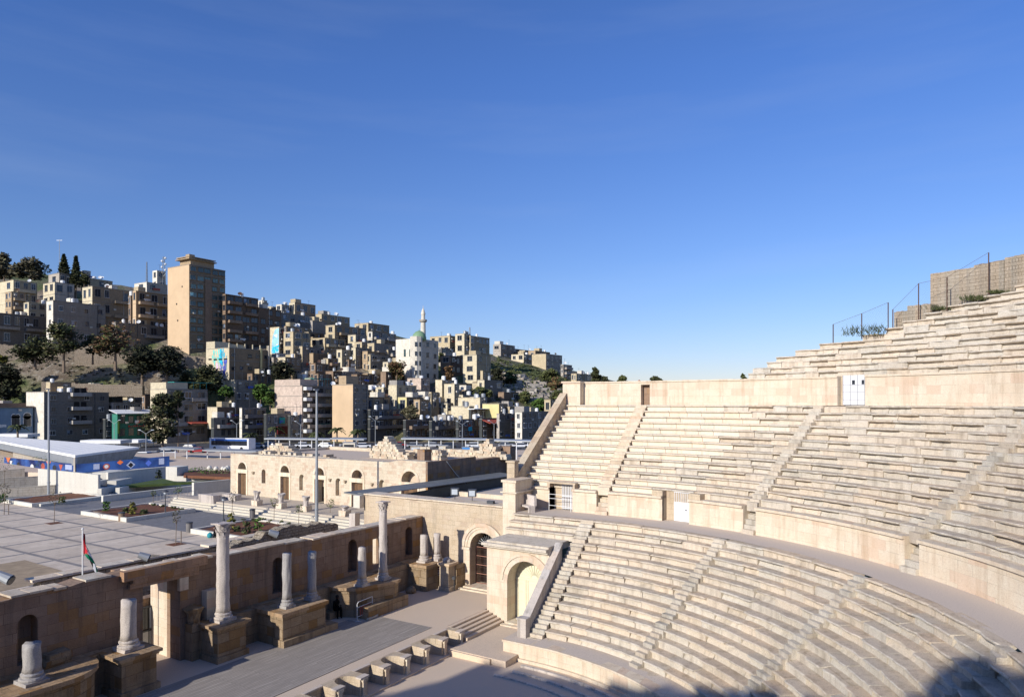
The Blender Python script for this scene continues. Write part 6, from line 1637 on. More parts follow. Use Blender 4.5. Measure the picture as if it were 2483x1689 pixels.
# ---- street row; near-black left sides have shade put into their colour
B['t1'] = bld('light blue old house with white arched windows at the left edge', -60, -12, 80, 988, 1063, 200, 'render_blue', 1, 0, 0, par=.1, roof='render_tan', bands=False)
t, W, wr, wl, zt, zb, bx = B['t1']
mb = MB(); bx(mb, -.5, wr+.3, -.5, wl, zt, zt+.3); bx(mb, .5, wr-1.5, .8, wl, zt+.3, zt+1.3); mb.build('tiled_roof', 'render_brown', t)
for i, s_ in enumerate((.48, .58, .84)):
    a_ = wr*s_; w_ = .55 if i < 2 else .95; m_ = MB(); z_ = zb+3.2
    bx(m_, a_-w_-.18, a_+w_+.18, -.08, -.004, z_, z_+3.1); q_ = W(a_, -.04, z_+3.1); m_.tube(W(a_, -.08, z_+3.1), W(a_, -.004, z_+3.1), w_+.18, 14); m_.build('window_surround', 'frame_white', t)
    m_ = MB(); bx(m_, a_-w_, a_+w_, -.13, -.082, z_+.1, z_+3.1); m_.tube(W(a_, -.13, z_+3.1), W(a_, -.082, z_+3.1), w_, 14); m_.build('window', 'glass_dark', t)
B['t2'] = bld('grey rough stone block with concrete balconies behind the pavilion', 64, 107, 264, 949, 1063, 206, 'block_grey', 4, 4, 0, balc=0, ww=.28, wh=.36, ml='render_white', dish=2, tank=2)
t, W, wr, wl, zt, zb, bx = B['t2']
for k, z_ in ((0, zt-1.2), (1, zt-5.4), (2, zt-9.6)):
    mb = MB(); mb.tint = (1.2,1.2,1.2); bx(mb, wr*.38, wr*.68, -1.8, -.13, z_-.15, z_+.05); bx(mb, wr*.38, wr*.68, -1.8, -1.65, z_+.051, z_+.95); bx(mb, wr*.38, wr*.38+.15, -1.649, -.13, z_+.051, z_+.95); mb.build('balcony', 'concrete', t)
    mb = MB(); bx(mb, wr*.44, wr*.52, -.2, -.13, z_+.06, z_+2.4); bx(mb, wr*.55, wr*.63, -.2, -.13, z_+.06, z_+2.4); mb.build('balcony_door', 'black', t)
B['t2b'] = bld('tan roof room behind the rough grey stone block', 112, 122, 173, 925, 960, 214, 'render_tan', 1, 2, 0, skipw=.6, ml='render_sand')
B['t3'] = bld('green fronted restaurant with a white roof and red lettering', 272, 285, 368, 1003, 1063, 207, 'render_green', 2, 4, 0, par=.1, roof='tank_white', frame='render_brown')
t, W, wr, wl, zt, zb, bx = B['t3']
mb = MB(); mb.hexa([W(-1,-1.5,zt),W(wr+1,-1.5,zt),W(wr+1,wl,zt+1.1),W(-1,wl,zt+1.1)], [W(-1,-1.5,zt+.15),W(wr+1,-1.5,zt+.15),W(wr+1,wl,zt+1.25),W(-1,wl,zt+1.25)]); mb.build('roof_sheet', 'tank_white', t)
rs = random.Random(3); mb = MB(); a_ = wr*.3
while a_ < wr*.85:
    w_ = rs.uniform(.25, .6); z_ = zb+3.3; h_ = rs.uniform(.3, .75); q_ = W(a_+w_/2, -.2, z_+h_/2)
    if rs.random() < .4: mb.tube(W(a_+w_/2,-.22,z_+h_/2), W(a_+w_/2,-.14,z_+h_/2), h_*.5, 8)
    else: bx(mb, a_, a_+w_, -.22, -.14, z_+.1, z_+.28); bx(mb, a_, a_+.14, -.22, -.14, z_+.281, z_+.1+h_)
    a_ += w_+rs.uniform(.12, .3)
mb.build('lettering', 'red_paint', t)
mb = MB(); bx(mb, wr*.0, wr*.05, -.4, -.15, zb+1.5, zb+5.5); mb.build('sign_panel', 'leaf_green', t)
B['t4'] = bld('cream sided four storey corner block with red shop awning', 365, 405, 503, 942, 1063, 208, 'render_grey', 4, 3, 0, balc=2, ml='render_cream', ww=.6, dish=1)
t, W, wr, wl, zt, zb, bx = B['t4']
mb = MB(); bx(mb, 0, 7, .5, wl, zt, zt+1.9); mb.build('roof_room', 'render_cream', t)
mb = MB(); mb.hexa([W(wr*.45,-3,zb+4.2),W(wr+2,-3,zb+4.2),W(wr+2,-.15,zb+4.8),W(wr*.45,-.15,zb+4.8)], [W(wr*.45,-3,zb+4.4),W(wr+2,-3,zb+4.4),W(wr+2,-.15,zb+5.0),W(wr*.45,-.15,zb+5.0)]); mb.build('awning', 'awning_red', t)
mb = MB()
for k in range(6): mb.tube(W(wr*.2+k*2.2, 1, zt), W(wr*.2+k*2.2, 1, zt+2.0), .06, 4)
bx(mb, wr*.2, wr*.2+13, .6, 4, zt+2.0, zt+2.12); mb.build('pergola', 'teal', t)
B['t5'] = bld('brown box house with a white roof tank above the blue bus', 503, 527, 577, 986, 1020, 214, 'render_brown', 1, 1, 0, ml='render_cream', skipw=1)
B['t6'] = bld('grey two storey shop house with arched windows above the bus', 512, 519, 578, 1012, 1063, 207, 'render_grey', 2, 4, 0, balc=1, frame='render_grey', ml='dark_roof_and_shade')
B['t7'] = bld('grey concrete block with two deep open balcony storeys', 581, 587, 645, 988, 1063, 208, 'concrete_dark', 3, 2, 0, balc=1, ww=.9, ml='render_white')
B['t8'] = bld('dark purplish street house with a teal shuttered window', 640, 646, 706, 1003, 1063, 209, 'render_grey', 2, 4, 0, balc=0, ww=.4, ml='dark_roof_and_shade')
t, W, wr, wl, zt, zb, bx = B['t8']
mb = MB(); bx(mb, wr*.35, wr*.85, -1.2, -.13, zb+1.2, zb+3.6); mb.build('shop_sign', 'maroon', t)
mb = MB(); bx(mb, wr*.5, wr*.72, -.3, -.13, zb+4.4, zb+6.2); mb.build('shutter', 'teal', t)
B['t9'] = bld('small grey stone house wedged left of the pink five storey block', 700, 704, 738, 1006, 1063, 211, 'block_pale', 2, 2, 0, ml='dark_roof_and_shade')
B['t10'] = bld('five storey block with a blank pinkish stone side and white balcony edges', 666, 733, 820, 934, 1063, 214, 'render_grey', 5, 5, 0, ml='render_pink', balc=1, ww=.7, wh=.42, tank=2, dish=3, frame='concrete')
t, W, wr, wl, zt, zb, bx = B['t10']
mb = MB(); bx(mb, .02, 7, 1, wl, zt, zt+1.9); mb.build('roof_room', 'render_pink', t)
mb = MB(); bx(mb, 6, wr-2, 1.5, 6, zt+2.3, zt+2.42)
for k in range(7): mb.tube(W(6+k*(wr-8)/6, 1.6, zt-.4), W(6+k*(wr-8)/6, 1.6, zt+2.3), .05, 4)
mb.build('green_shade', 'teal', t)
for k in range(5):
    mb = MB(); z_ = zb+(zt-zb)/5*k+.2; bx(mb, -.0+.3, 2.6, -1.5, -.13, z_+1.6, z_+2.6); mb.build('balcony_edge', 'frame_white', t)
mb = MB(); bx(mb, wr*.3, wr*.95, -.9, -.13, zb+3.4, zb+4.4); mb.build('shop_sign', 'render_green', t)
B['t11'] = bld('narrow pale five storey block with an orange blank side', 806, 856, 893, 931, 1063, 213, 'render_grey', 5, 2, 0, ml='render_orange', ww=.42, wh=.36, frame='frame_white', par=.8)
t, W, wr, wl, zt, zb, bx = B['t11']
mb = MB(); bx(mb, .1, wr*.8, 3, wl*.7, zt, zt+2.6); mb.build('roof_room', 'render_tan', t)
B['t12'] = bld('wide dark grey three storey building with long balcony bands', 894, 898, 980, 992, 1063, 216, 'concrete_dark', 3, 5, 0, balc=1, ww=.5, ml='dark_roof_and_shade')
B['t13'] = bld('low dark shop row with a white sheet sign', 980, 984, 1044, 1017, 1063, 214, 'render_brown', 2, 5, 0, balc=1, ml='dark_roof_and_shade')
B['t14'] = bld('dark shop building roofed with corrugated sheets', 1042, 1047, 1108, 1019, 1063, 214, 'concrete_dark', 2, 5, 0, tank=4, balc=1, ml='dark_roof_and_shade')
B['t15'] = bld('dark shop building with a cyan sign and roof tanks', 1108, 1112, 1168, 1016, 1063, 214, 'render_brown', 2, 5, 0, tank=2, balc=1, ml='dark_roof_and_shade')
t, W, wr, wl, zt, zb, bx = B['t15']
mb = MB(); bx(mb, wr*.4, wr*.52, -.5, -.13, zb+2.2, zb+3.5); mb.build('shop_sign', 'mural_cyan', t)
B['t16'] = bld('street house with a red tiled awning at the right', 1164, 1169, 1212, 1014, 1063, 215, 'render_brown', 2, 4, 0, ml='dark_roof_and_shade')
t, W, wr, wl, zt, zb, bx = B['t16']
mb = MB(); mb.hexa([W(0,-3,zt-1.6),W(wr,-3,zt-1.6),W(wr,-.13,zt-.6),W(0,-.13,zt-.6)], [W(0,-3,zt-1.4),W(wr,-3,zt-1.4),W(wr,-.13,zt-.4),W(0,-.13,zt-.4)]); mb.build('awning', 'awning_red', t)
B['t17'] = bld('pale grey three storey house left of the theatre balustrade', 1206, 1211, 1250, 1002, 1063, 216, 'render_grey', 3, 3, 0, tank=2, ww=.45)
B['t18'] = bld('long pale grey three storey house with paired windows beside the balustrade', 1249, 1266, 1336, 998, 1066, 212, 'render_grey', 3, 6, 1, tank=1, ww=.45, ml='render_white')
B['t19'] = bld('open terrace building with a light sheet roof above the street shops', 1138, 1143, 1208, 992, 1020, 221, 'render_brown', 1, 6, 0, ml='dark_roof_and_shade')
t, W, wr, wl, zt, zb, bx = B['t19']
mb = MB(); bx(mb, -.5, wr+.5, -1.5, wl, zt, zt+.25); mb.build('roof_sheet', 'tank_white', t)
B['t20'] = bld('narrow tall dark gap house left of the green restaurant', 250, 256, 283, 1015, 1063, 209, 'concrete_dark', 2, 2, 0, ml='dark_roof_and_shade')
B['t21'] = bld('low flat roofed workshops behind the green restaurant', 262, 275, 366, 975, 1010, 222, 'block_pale', 1, 5, 1, dish=1)
# mural block
mw = bld('cream block with a splashed blue and turquoise mural on its sunlit side', 500, 556, 652, 842, 935, 236, 'render_tan', 3, 5, 0, ml='render_cream', ww=.4, wh=.22, frame='concrete_dark', name='building')
t, W, wr, wl, zt, zb, bx = mw
mb = MB(); bx(mb, .02, 6, wl*.62, wl, zt, zt+2.4)
for k in range(6): bx(mb, k*wr/5.2, k*wr/5.2+.35, .0, .35, zt, zt+1.6)
bx(mb, .02, wr*.4, .36, .6, zt, zt+1.2); mb.build('parapet', 'render_cream', t)
mb = MB(); bx(mb, wr*.76, wr*.80, -.5, -.13, zb-1, zt+.5); mb.build('yellow_fin', 'render_yellow', t)
mb = MB(); bx(mb, wr*.94, wr*.965, -1.2, -.6, zb-4, zt+1.6); mb.build('grey_pole', 'render_grey', t)
mb = MB(); bx(mb, wr*.56, wr*.92, -.05, -.01, zb, zt-1); mb.build('painted_band', 'render_yellow', t) if False else None
rs = random.Random(11)
def splash(mat, b0, b1, z0, z1, n, off):
    mb = MB()
    for i in range(n):
        b = rs.uniform(b0, b1); w_ = rs.uniform(.25, .9); z_ = rs.uniform(z0+1.0, z1); h_ = rs.uniform(.6, 2.4)
        m = 9; pts = [W(-off-.001*i, b+w_*.5*cos(2*pi*k/m)*rs.uniform(.7, 1.3), max(z0, z_-h_/2)+h_*.5*(1+sin(2*pi*k/m)*rs.uniform(.7, 1.2))) for k in range(m)]
        mb.add(pts, [tuple(range(m))])
        bx(mb, -off-.02, -off-.012-.0005*i, b-.05, b+.06, max(z0-.8, z_-h_-rs.uniform(.3, 1.6)), z_)
    mb.build('painted_splash', mat, t)
splash('mural_teal', wl*.42, wl*.72, zt-6.5, zt-1.2, 14, .06)
splash('mural_pink', wl*.36, wl*.55, zt-8, zt-4.5, 8, .09)
splash('mural_cyan', wl*.05, wl*.42, zt-6.5, zt-.8, 20, .12)
splash('mural_indigo', wl*.1, wl*.36, zt-9.5, zt-4.5, 16, .16)
mb = MB()
for (b_, z_) in ((.08, 3.6), (.3, 3.6), (.52, 3.6), (.75, 3.4), (.12, 10.5), (.35, 10.5), (.1, 14.5)): bx(mb, -.22, -.2, wl*b_, wl*b_+1.6, zt-z_-.5, zt-z_)
mb.build('window_slit', 'black', t)
B['mx'] = bld('white and grey annex at the foot of the mural block', 546, 570, 625, 920, 975, 228, 'render_grey', 2, 3, 0, ml='render_cream', wm='glass_dark')
# blue mural on the narrow house
t, W, wr, wl, zt, zb, bx = mu
mb = MB(); n = 12
pts = [(.15, .35), (.85, .12), (.97, .4), (.97, .97), (.55, .93), (.3, .75)]
mb.add([W(-.08, wl*(1-a), zb+(zt-zb)*b) for a, b in pts], [tuple(range(6))]); mb.build('mural_sky', 'mural_sky', t)
mb = MB()
for k in range(9):
    a_ = rs.uniform(.3, .9); b_ = rs.uniform(.3, .55); mb.add([W(-.1-.002*k, wl*(1-a_)+.7*cos(q*pi/3)*rs.uniform(.6,1.4), zb+(zt-zb)*b_+.6*sin(q*pi/3)*rs.uniform(.5,1.5)) for q in range(6)], [tuple(range(6))])
mb.build('mural_waves', 'mural_cyan', t)
mb = MB()
for k in range(5):
    a_ = rs.uniform(.3, .8); b_ = rs.uniform(.5, .8); mb.add([W(-.12-.002*k, wl*(1-a_)+.6*cos(q*pi/3)*rs.uniform(.6,1.4), zb+(zt-zb)*b_+.35*sin(q*pi/3)) for q in range(6)], [tuple(range(6))])
mb.build('mural_clouds', 'frame_white', t)
rs0 = random.Random(77); used = set(); base = [(r[0].location.copy(), r[5]) for r in roofs]
def ang(p): d = depth(p); return CXP+F*((p[0]-CAM.x)*RX+(p[1]-CAM.y)*RY)/d
FB = [(ang(l), depth(l), lab) for l, lab in base]
def fill(px0, px1, d0, d1, n, mats, hmin=4.5, hmax=8):
    for i in range(n):
        px = px0+(px1-px0)*(i+rs0.random())/n; D = rs0.uniform(d0, d1); zg = tz(px, D); h = rs0.uniform(hmin, hmax)
        y0 = YH-(zg+h-CAM.z)*F/D; y1 = YH-(zg-CAM.z)*F/D; wpx = rs0.uniform(26, 52); nb = min(FB, key=lambda f: abs(f[0]-px)+abs(f[1]-D)*.8)
        m = rs0.choice(mats); cn = {'render_tan': 'tan', 'render_sand': 'sand coloured', 'render_cream': 'cream', 'render_brown': 'brown', 'render_grey': 'greyish', 'block_pale': 'pale stone'}[m]
        lab = ('tall' if h > 7 else 'low' if h < 5.5 else 'small')+' '+cn+' house '+('left' if px < nb[0] else 'right')+' of the '+' '.join(nb[2].split()[:8])
        if lab in used: continue
        used.add(lab); bld(lab, px-rs0.uniform(10, 20), px, px+wpx, y0, y1, D, m, 2 if h > 5 else 1, rs0.choice((2, 3)), 1, ww=rs0.uniform(.28, .5), wh=rs0.uniform(.36, .5), balc=rs0.choice((0, 0, 1)), par=.4, ml=rs0.choice((None, 'render_cream', 'render_sand')))
WM = ['render_tan', 'render_sand', 'render_cream', 'render_brown', 'render_grey', 'block_pale']
fill(700, 960, 240, 246, 9, WM); fill(690, 950, 254, 262, 9, WM); fill(850, 960, 270, 280, 4, WM); fill(1000, 1190, 234, 240, 6, WM); fill(1040, 1200, 250, 256, 4, WM); fill(560, 700, 244, 250, 4, WM); fill(880, 1180, 224, 228, 10, WM, 4, 6)
fill(-10, 300, 276, 284, 7, WM); fill(630, 780, 276, 290, 4, WM); fill(1195, 1330, 372, 392, 5, WM)
# ---- roof things
ntk = 0; TANK = None; DISH = None
for (t, W, wr, wl, zr, label, rs, tank, dish, D) in roofs:
    short = label
    auto = rs.random() < .55
    for i in range(max(tank, 1 if auto else 0)):
        q_ = W(wr*rs.uniform(.1, .9), wl*rs.uniform(.06, .3), zr); r = rs.uniform(.5, .8); h = rs.uniform(.9, 1.5)
        T_ = thing('water_tank', q_, '', 'water tank', 'roof water tanks of the hillside houses')
        w = label.split(); T_['label'] = ('white water tank on the roof of the ' + label) if len(w) <= 8 else ('white roof tank of the ' + ' '.join(w[:11]))
        mb = MB(); mb.lathe(q_[0], q_[1], [(r, zr+.3), (r, zr+.3+h), (r*.6, zr+.42+h), (.1, zr+.5+h)], 10); mb.build('tank', 'tank_white' if rs.random() < .75 else 'steel_grey', T_)
        mb = MB(); mb.obox((q_[0], q_[1]), 0, r*.8, r*.8, zr, zr+.3); mb.build('stand', 'concrete', T_)
    for i in range(dish if dish else (1 if rs.random() < .2 else 0)):
        q_ = Vector(W(wr*rs.uniform(.1, .9), wl*rs.uniform(.04, .2), zr)); r = rs.uniform(.45, .85)
        T_ = thing('satellite_dish', q_, '', 'satellite dish', 'satellite dishes on the hillside roofs')
        T_['label'] = 'round satellite dish on the roof of the ' + ' '.join(label.split()[:7])
        d = Vector((-.55, -.6, .55)).normalized(); cpos = q_+Vector((0, 0, r+.5)); u = d.orthogonal().normalized(); v = d.cross(u); mb = MB(); vs = []; fs = []
        for k in range(4):
            for a in range(14): rr = r*k/3; ang = 2*pi*a/14; vs.append(cpos+d*(rr*rr*.22/r)+(u*cos(ang)+v*sin(ang))*rr)
        for k in range(3):
            for a in range(14): fs.append((k*14+a, k*14+(a+1)%14, (k+1)*14+(a+1)%14, (k+1)*14+a))
        mb.add(vs, fs); mb.build('reflector', 'steel_white' if rs.random() < .7 else 'rust', T_); mb = MB(); mb.tube(q_, cpos, .06, 5); mb.tube(cpos, cpos+d*r*.8, .03, 4); mb.build('mount', 'steel_dark', T_)
    for i in range(rs.choice((0, 0, 1, 1, 2))):
        q_ = Vector(W(wr*rs.uniform(.1, .9), wl*rs.uniform(.1, .5), zr)); h = rs.uniform(1.8, 4)
        T_ = thing('roof_antenna', q_, 'thin aerial rising from the roof of the ' + ' '.join(label.split()[:7]), 'antenna', 'thin television aerials on the hillside roofs')
        mb = MB(); mb.tube(q_, q_+Vector((0,0,h)), .04, 4); mb.build('mast', 'steel_dark', T_); mb = MB(); mb.tube(q_+Vector((-.6,.3,h*.95)), q_+Vector((.6,-.3,h*.95)), .03, 4); mb.build('crossbar', 'steel_dark', T_)
    if rs.random() < .5 and wr > 7:
        mb = MB(); a0 = wr*rs.uniform(.05, .6); b0_ = wl*.3; w2 = rs.uniform(2, 3.5)
        mb.hexa([W(a0,b0_,zr),W(a0+w2,b0_,zr),W(a0+w2,b0_+w2,zr),W(a0,b0_+w2,zr)], [W(a0,b0_,zr+2.1),W(a0+w2,b0_,zr+2.1),W(a0+w2,b0_+w2,zr+2.1),W(a0,b0_+w2,zr+2.1)]); mb.build('stair_head', rs.choice(('render_sand', 'render_white', 'concrete')), t)
# big mast things
for lab, px, yt, yb, D, w_ in (('tall thin radio mast with a crossbar beside the conifers', 144, 581, 662, 300, .12), ('slim lattice mast on the ridge left of the tower', 356, 635, 690, 300, .5), ('broad lattice telecom mast carrying antennas beside the tower', 397, 622, 672, 282, .9), ('forked aerial mast on the hill left of the minaret', 871, 780, 800, 300, .1), ('short telecom mast with antennas on the right ridge row', 1139, 793, 815, 300, .5)):
    p = atD(px, D); zb_, zt_ = zat(yb, D), zat(yt, D); t = thing('radio_mast', (p.x, p.y, zb_), lab, 'mast'); mb = MB()
    if w_ < .3: mb.tube((p.x, p.y, zb_-3), (p.x, p.y, zt_), w_, 5); mb.tube((p.x-RX*1.2, p.y-RY*1.2, zt_-.3), (p.x+RX*1.2, p.y+RY*1.2, zt_-.3), .08, 4)
    else:
        c4 = [(RX*w_+0, RY*w_), (-RX*w_, -RY*w_), (DX*w_, DY*w_), (-DX*w_, -DY*w_)]; n = int((zt_-zb_)/1.3)
        for a in c4: mb.tube((p.x+a[0], p.y+a[1], zb_-3), (p.x+a[0]*.35, p.y+a[1]*.35, zt_), .07, 4)
        for k in range(n):
            f = 1-.65*k/n; g = 1-.65*(k+1)/n; z0, z1 = zb_+(zt_-zb_)*k/n, zb_+(zt_-zb_)*(k+1)/n
            for s_ in (1, -1): mb.tube((p.x+s_*RX*w_*f, p.y+s_*RY*w_*f, z0), (p.x-s_*RX*w_*g, p.y-s_*RY*w_*g, z1), .05, 4)
    mb.build('lattice' if w_ > .3 else 'pole', 'steel_grey', t)
    if w_ > .8:
        for k in range(5): mb = MB(); mb.ball((p.x+RX*.7*(-1)**k, p.y+RY*.7*(-1)**k, zt_-1.2*k-.6), .45, 8); mb.build('antenna', 'steel_white', t)

# ================================================================ TREES
def tree(label, px, yt, yb, wpx, D, mat, n=900, shape=1.0, trunk=.25, name='tree', ybase=None, gap=.3, cone=False, mats2=None):
    p = atD(px, D); zt_, zb_ = zat(yt, D), zat(yb, D); g = tz(px, D) if ybase is None else zat(ybase, D)
    H = zt_-zb_; w = wpx*D/F/2; t = thing(name, (p.x, p.y, min(g, zb_)), label, 'tree')
    mb = MB(); base = Vector((p.x, p.y, min(g, zb_)-.5)); mid = Vector((p.x, p.y, zb_+H*.35)); mb.tube(base, mid, max(.15, w*.08), 7, max(.08, w*.04))
    cl = []; rs = random.Random(int(px*7+yt))
    if cone:
        for k in range(26):
            z_ = zb_+H*k/26; r_ = w*(1-k/27)*rs.uniform(.75, 1.1)
            for a in range(5): an = rs.random()*6.3; cl.append((Vector((p.x+r_*.6*cos(an), p.y+r_*.6*sin(an), z_)), max(.35, r_*.5)))
        mb.tube(mid, Vector((p.x, p.y, zt_-.5)), w*.04, 5, .03)
    else:
        nc = max(12, int(14+w*3))
        for k in range(nc):
            an = rs.random()*6.3; el = rs.uniform(-.75, 1); rr = sqrt(max(0, 1-el*el))*rs.uniform(.25, .8)
            c = Vector((p.x+w*rr*cos(an), p.y+w*rr*sin(an), zb_+H*(.5+.42*el))); cl.append((c, rs.uniform(.3, .52)*min(w, H*.7)))
            if k < 8: mb.tube(mid-Vector((0,0,H*.1)), c, max(.06, w*.03), 5, .03)
    mb.build('trunk', 'bark', t)
    ms_ = [mat]+([mats2] if mats2 else []); mb = MB(); ls = D*.0011+w*.02
    n = int(n*1.7)
    for i in range(n):
        c, r = rs.choice(cl); v = Vector((rs.gauss(0,1), rs.gauss(0,1), rs.gauss(0,1))).normalized()*r*(rs.random()**.4); pos = c+Vector((v.x, v.y, v.z*.75))
        u = Vector((rs.gauss(0,1), rs.gauss(0,1), rs.gauss(0,.7))).normalized(); q = u.orthogonal().normalized(); s_ = ls*rs.uniform(.6, 1.5)
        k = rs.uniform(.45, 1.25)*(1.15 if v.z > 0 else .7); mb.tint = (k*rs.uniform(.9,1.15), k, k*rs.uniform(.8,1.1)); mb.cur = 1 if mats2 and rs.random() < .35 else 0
        mb.quad(pos-u*s_-q*s_*.5, pos+u*s_-q*s_*.7, pos+u*s_+q*s_*.5, pos-u*s_*.8+q*s_*.6)
    mb.build('crown', ms_, t); return t
tree('dark leaning tree with a pale forked trunk on the left slope', 85, 818, 885, 95, 226, 'leaf_dark', 1300, ybase=892)
tree('yellow green tree with a bent pale trunk in front of the stone villa', 155, 783, 872, 92, 224, 'leaf_mid', 1500, mats2='leaf_olive', ybase=900)
tree('rust coloured thin tree on the slope before the row house', 280, 785, 870, 100, 226, 'leaf_brown', 900, mats2='leaf_mid', ybase=895)
tree('small dark tree between the yellow green and rust coloured trees', 225, 812, 862, 60, 230, 'leaf_dark', 700, ybase=880)
tree('big black green tree mass on the slope right of the rust tree', 345, 836, 915, 95, 222, 'leaf_blackish', 1500, ybase=930)
tree('black green tree leaning right below the tower', 405, 845, 915, 90, 224, 'leaf_blackish', 1300, ybase=930)
tree('broad pine with a flattened crown left of the mural block', 502, 886, 955, 86, 226, 'leaf_dark', 1500, ybase=975)
tree('dark round tree behind the cream sided corner block', 455, 905, 965, 60, 228, 'leaf_dark', 900, ybase=975)
tree('bright green bush tree between the annex and the corner block', 549, 938, 965, 38, 224, 'leaf_green', 600, ybase=975)
tree('bright green tree in front of the mural block annex', 632, 932, 975, 44, 222, 'leaf_green', 1000, ybase=990)
tree('second bright green tree lower beside the annex wall', 655, 948, 982, 34, 220, 'leaf_green', 600, ybase=990)
tree('dark tree with a bare top right of the mural block', 686, 876, 925, 58, 240, 'leaf_blackish', 900)
tree('dark tall dishevelled tree in front of the corner block', 395, 955, 1088, 84, 168, 'leaf_dark', 2600, ybase=1092, mats2='leaf_olive')
tree('dark narrow top of the dishevelled street tree', 432, 945, 1030, 44, 169, 'leaf_dark', 1000, ybase=1092)
tree('dark tree at the left edge above the light blue house', 12, 882, 975, 90, 224, 'leaf_blackish', 1500, ybase=990)
tree('yellowing bush at the left edge of the slope', 3, 862, 884, 34, 228, 'leaf_yellow', 400)
tree('left dark conifer of the pair on the ridge', 155, 616, 668, 34, 296, 'leaf_dark', 1300, cone=True, ybase=690)
tree('right dark conifer of the pair on the ridge', 184, 619, 692, 36, 294, 'leaf_dark', 1500, cone=True, ybase=700)
tree('small dark tree at the foot of the right conifer', 204, 664, 694, 26, 290, 'leaf_dark', 400, ybase=700)
tree('pale olive tree at the left edge of the ridge', 10, 614, 680, 60, 300, 'leaf_olive', 1500, ybase=690)
tree('wide pale olive tree crown on the left ridge', 72, 625, 680, 82, 300, 'leaf_olive', 1600, ybase=690)
tree('brownish tree just left of the white mosque', 961, 868, 935, 48, 250, 'leaf_brown', 900, mats2='leaf_mid', ybase=945)
tree('brownish tree just right of the white mosque', 1087, 885, 930, 30, 262, 'leaf_brown', 600, ybase=940)
tree('dark tree on the shaded flank of the green hill', 1205, 895, 945, 50, 272, 'leaf_blackish', 900)
tree('grey green tree on the green hill beside the dark one', 1236, 900, 940, 40, 285, 'leaf_mid', 700)
tree('round green tree at the foot of the rocks', 1272, 947, 983, 34, 262, 'leaf_mid', 900)
tree('lower round green tree beside the balustrade', 1307, 967, 998, 42, 255, 'leaf_green', 1000)
tree('orange green tree at the top of the rocks', 1345, 915, 952, 36, 290, 'leaf_brown', 800, mats2='leaf_mid')
tree('dark green trees under the far grey apartment block', 1335, 896, 924, 52, 310, 'leaf_mid', 900)
tree('low dark bush above the end of the balustrade', 1352, 948, 975, 40, 270, 'leaf_mid', 600)
tree('dark bushes below the plain sand wall house', 1165, 940, 968, 70, 250, 'leaf_mid', 700)
tree('green shrub behind the mosque on its right', 1070, 855, 880, 24, 280, 'leaf_mid', 300)
tree('grey olive tree above the low street shops', 998, 985, 1015, 50, 222, 'leaf_olive', 700)
tree('dark cypress like tree behind the upper theatre wall', 1444, 890, 935, 28, 300, 'leaf_dark', 700, ybase=960)
tree('low dark tree right of the cypress like tree', 1466, 911, 935, 26, 300, 'leaf_dark', 400, ybase=960)
tree('small tree top showing over the theatre wall', 1510, 911, 938, 30, 240, 'leaf_mid', 500, ybase=960)
tree('dark tree top left of the long wall coping', 1589, 914, 938, 34, 240, 'leaf_dark', 500, ybase=960)
tree('single small tree at the ruined end of the upper rows', 1803, 902, 935, 15, 170, 'leaf_mid', 300, ybase=960)
# shrubs on the right hill, uncountable -> scrub mass
rs = random.Random(5); mb = MB()
for i in range(420):
    px = rs.uniform(1190, 1385); D = rs.uniform(255, 345)
    p = atD(px, D); z_ = tz(px, D); r = rs.uniform(.5, 1.6)
    for k in range(14):
        v = Vector((rs.gauss(0,1), rs.gauss(0,1), abs(rs.gauss(0,.6)))).normalized()*r*rs.random()**.5; pos = Vector((p.x, p.y, z_))+v; u = Vector((rs.gauss(0,1), rs.gauss(0,1), rs.gauss(0,1))).normalized(); q = u.orthogonal().normalized(); s_ = .32
        mb.tint = rt(.4, 1.5); mb.quad(pos-u*s_-q*s_, pos+u*s_-q*s_, pos+u*s_+q*s_, pos-u*s_+q*s_)
struct('scrub', mb, 'leaf_mid', kind='stuff')
mb = MB()
for i in range(260):
    px = rs.uniform(-20, 470); D = rs.uniform(226, 254); p = atD(px, D); z_ = tz(px, D); r = rs.uniform(.3, 1.0)
    for k in range(8):
        v = Vector((rs.gauss(0,1), rs.gauss(0,1), abs(rs.gauss(0,.5)))).normalized()*r*rs.random(); pos = Vector((p.x, p.y, z_))+v; u = Vector((rs.gauss(0,1), rs.gauss(0,1), rs.gauss(0,1))).normalized(); q = u.orthogonal().normalized(); s_ = .28
        mb.tint = rt(.4, 1.3); mb.quad(pos-u*s_-q*s_, pos+u*s_-q*s_, pos+u*s_+q*s_, pos-u*s_+q*s_)
struct('scrub', mb, 'leaf_olive', kind='stuff')
# rock outcrop on right hill
mb = MB()
for i in range(150):
    k = rs.random(); px = 1245+110*k+rs.uniform(-40, 10); D = 268+rs.uniform(0, 40); p = atD(px, D); z_ = tz(px, D); s_ = rs.uniform(.5, 1.8); mb.tint = rt(.7, 1.2)
    mb.obox((p.x, p.y), rs.random()*3, s_*1.4, s_*.8, z_-.8, z_+s_*rs.uniform(.25, .7), s_*.25)
struct('rock_outcrop', mb, 'block_pale', kind='stuff')
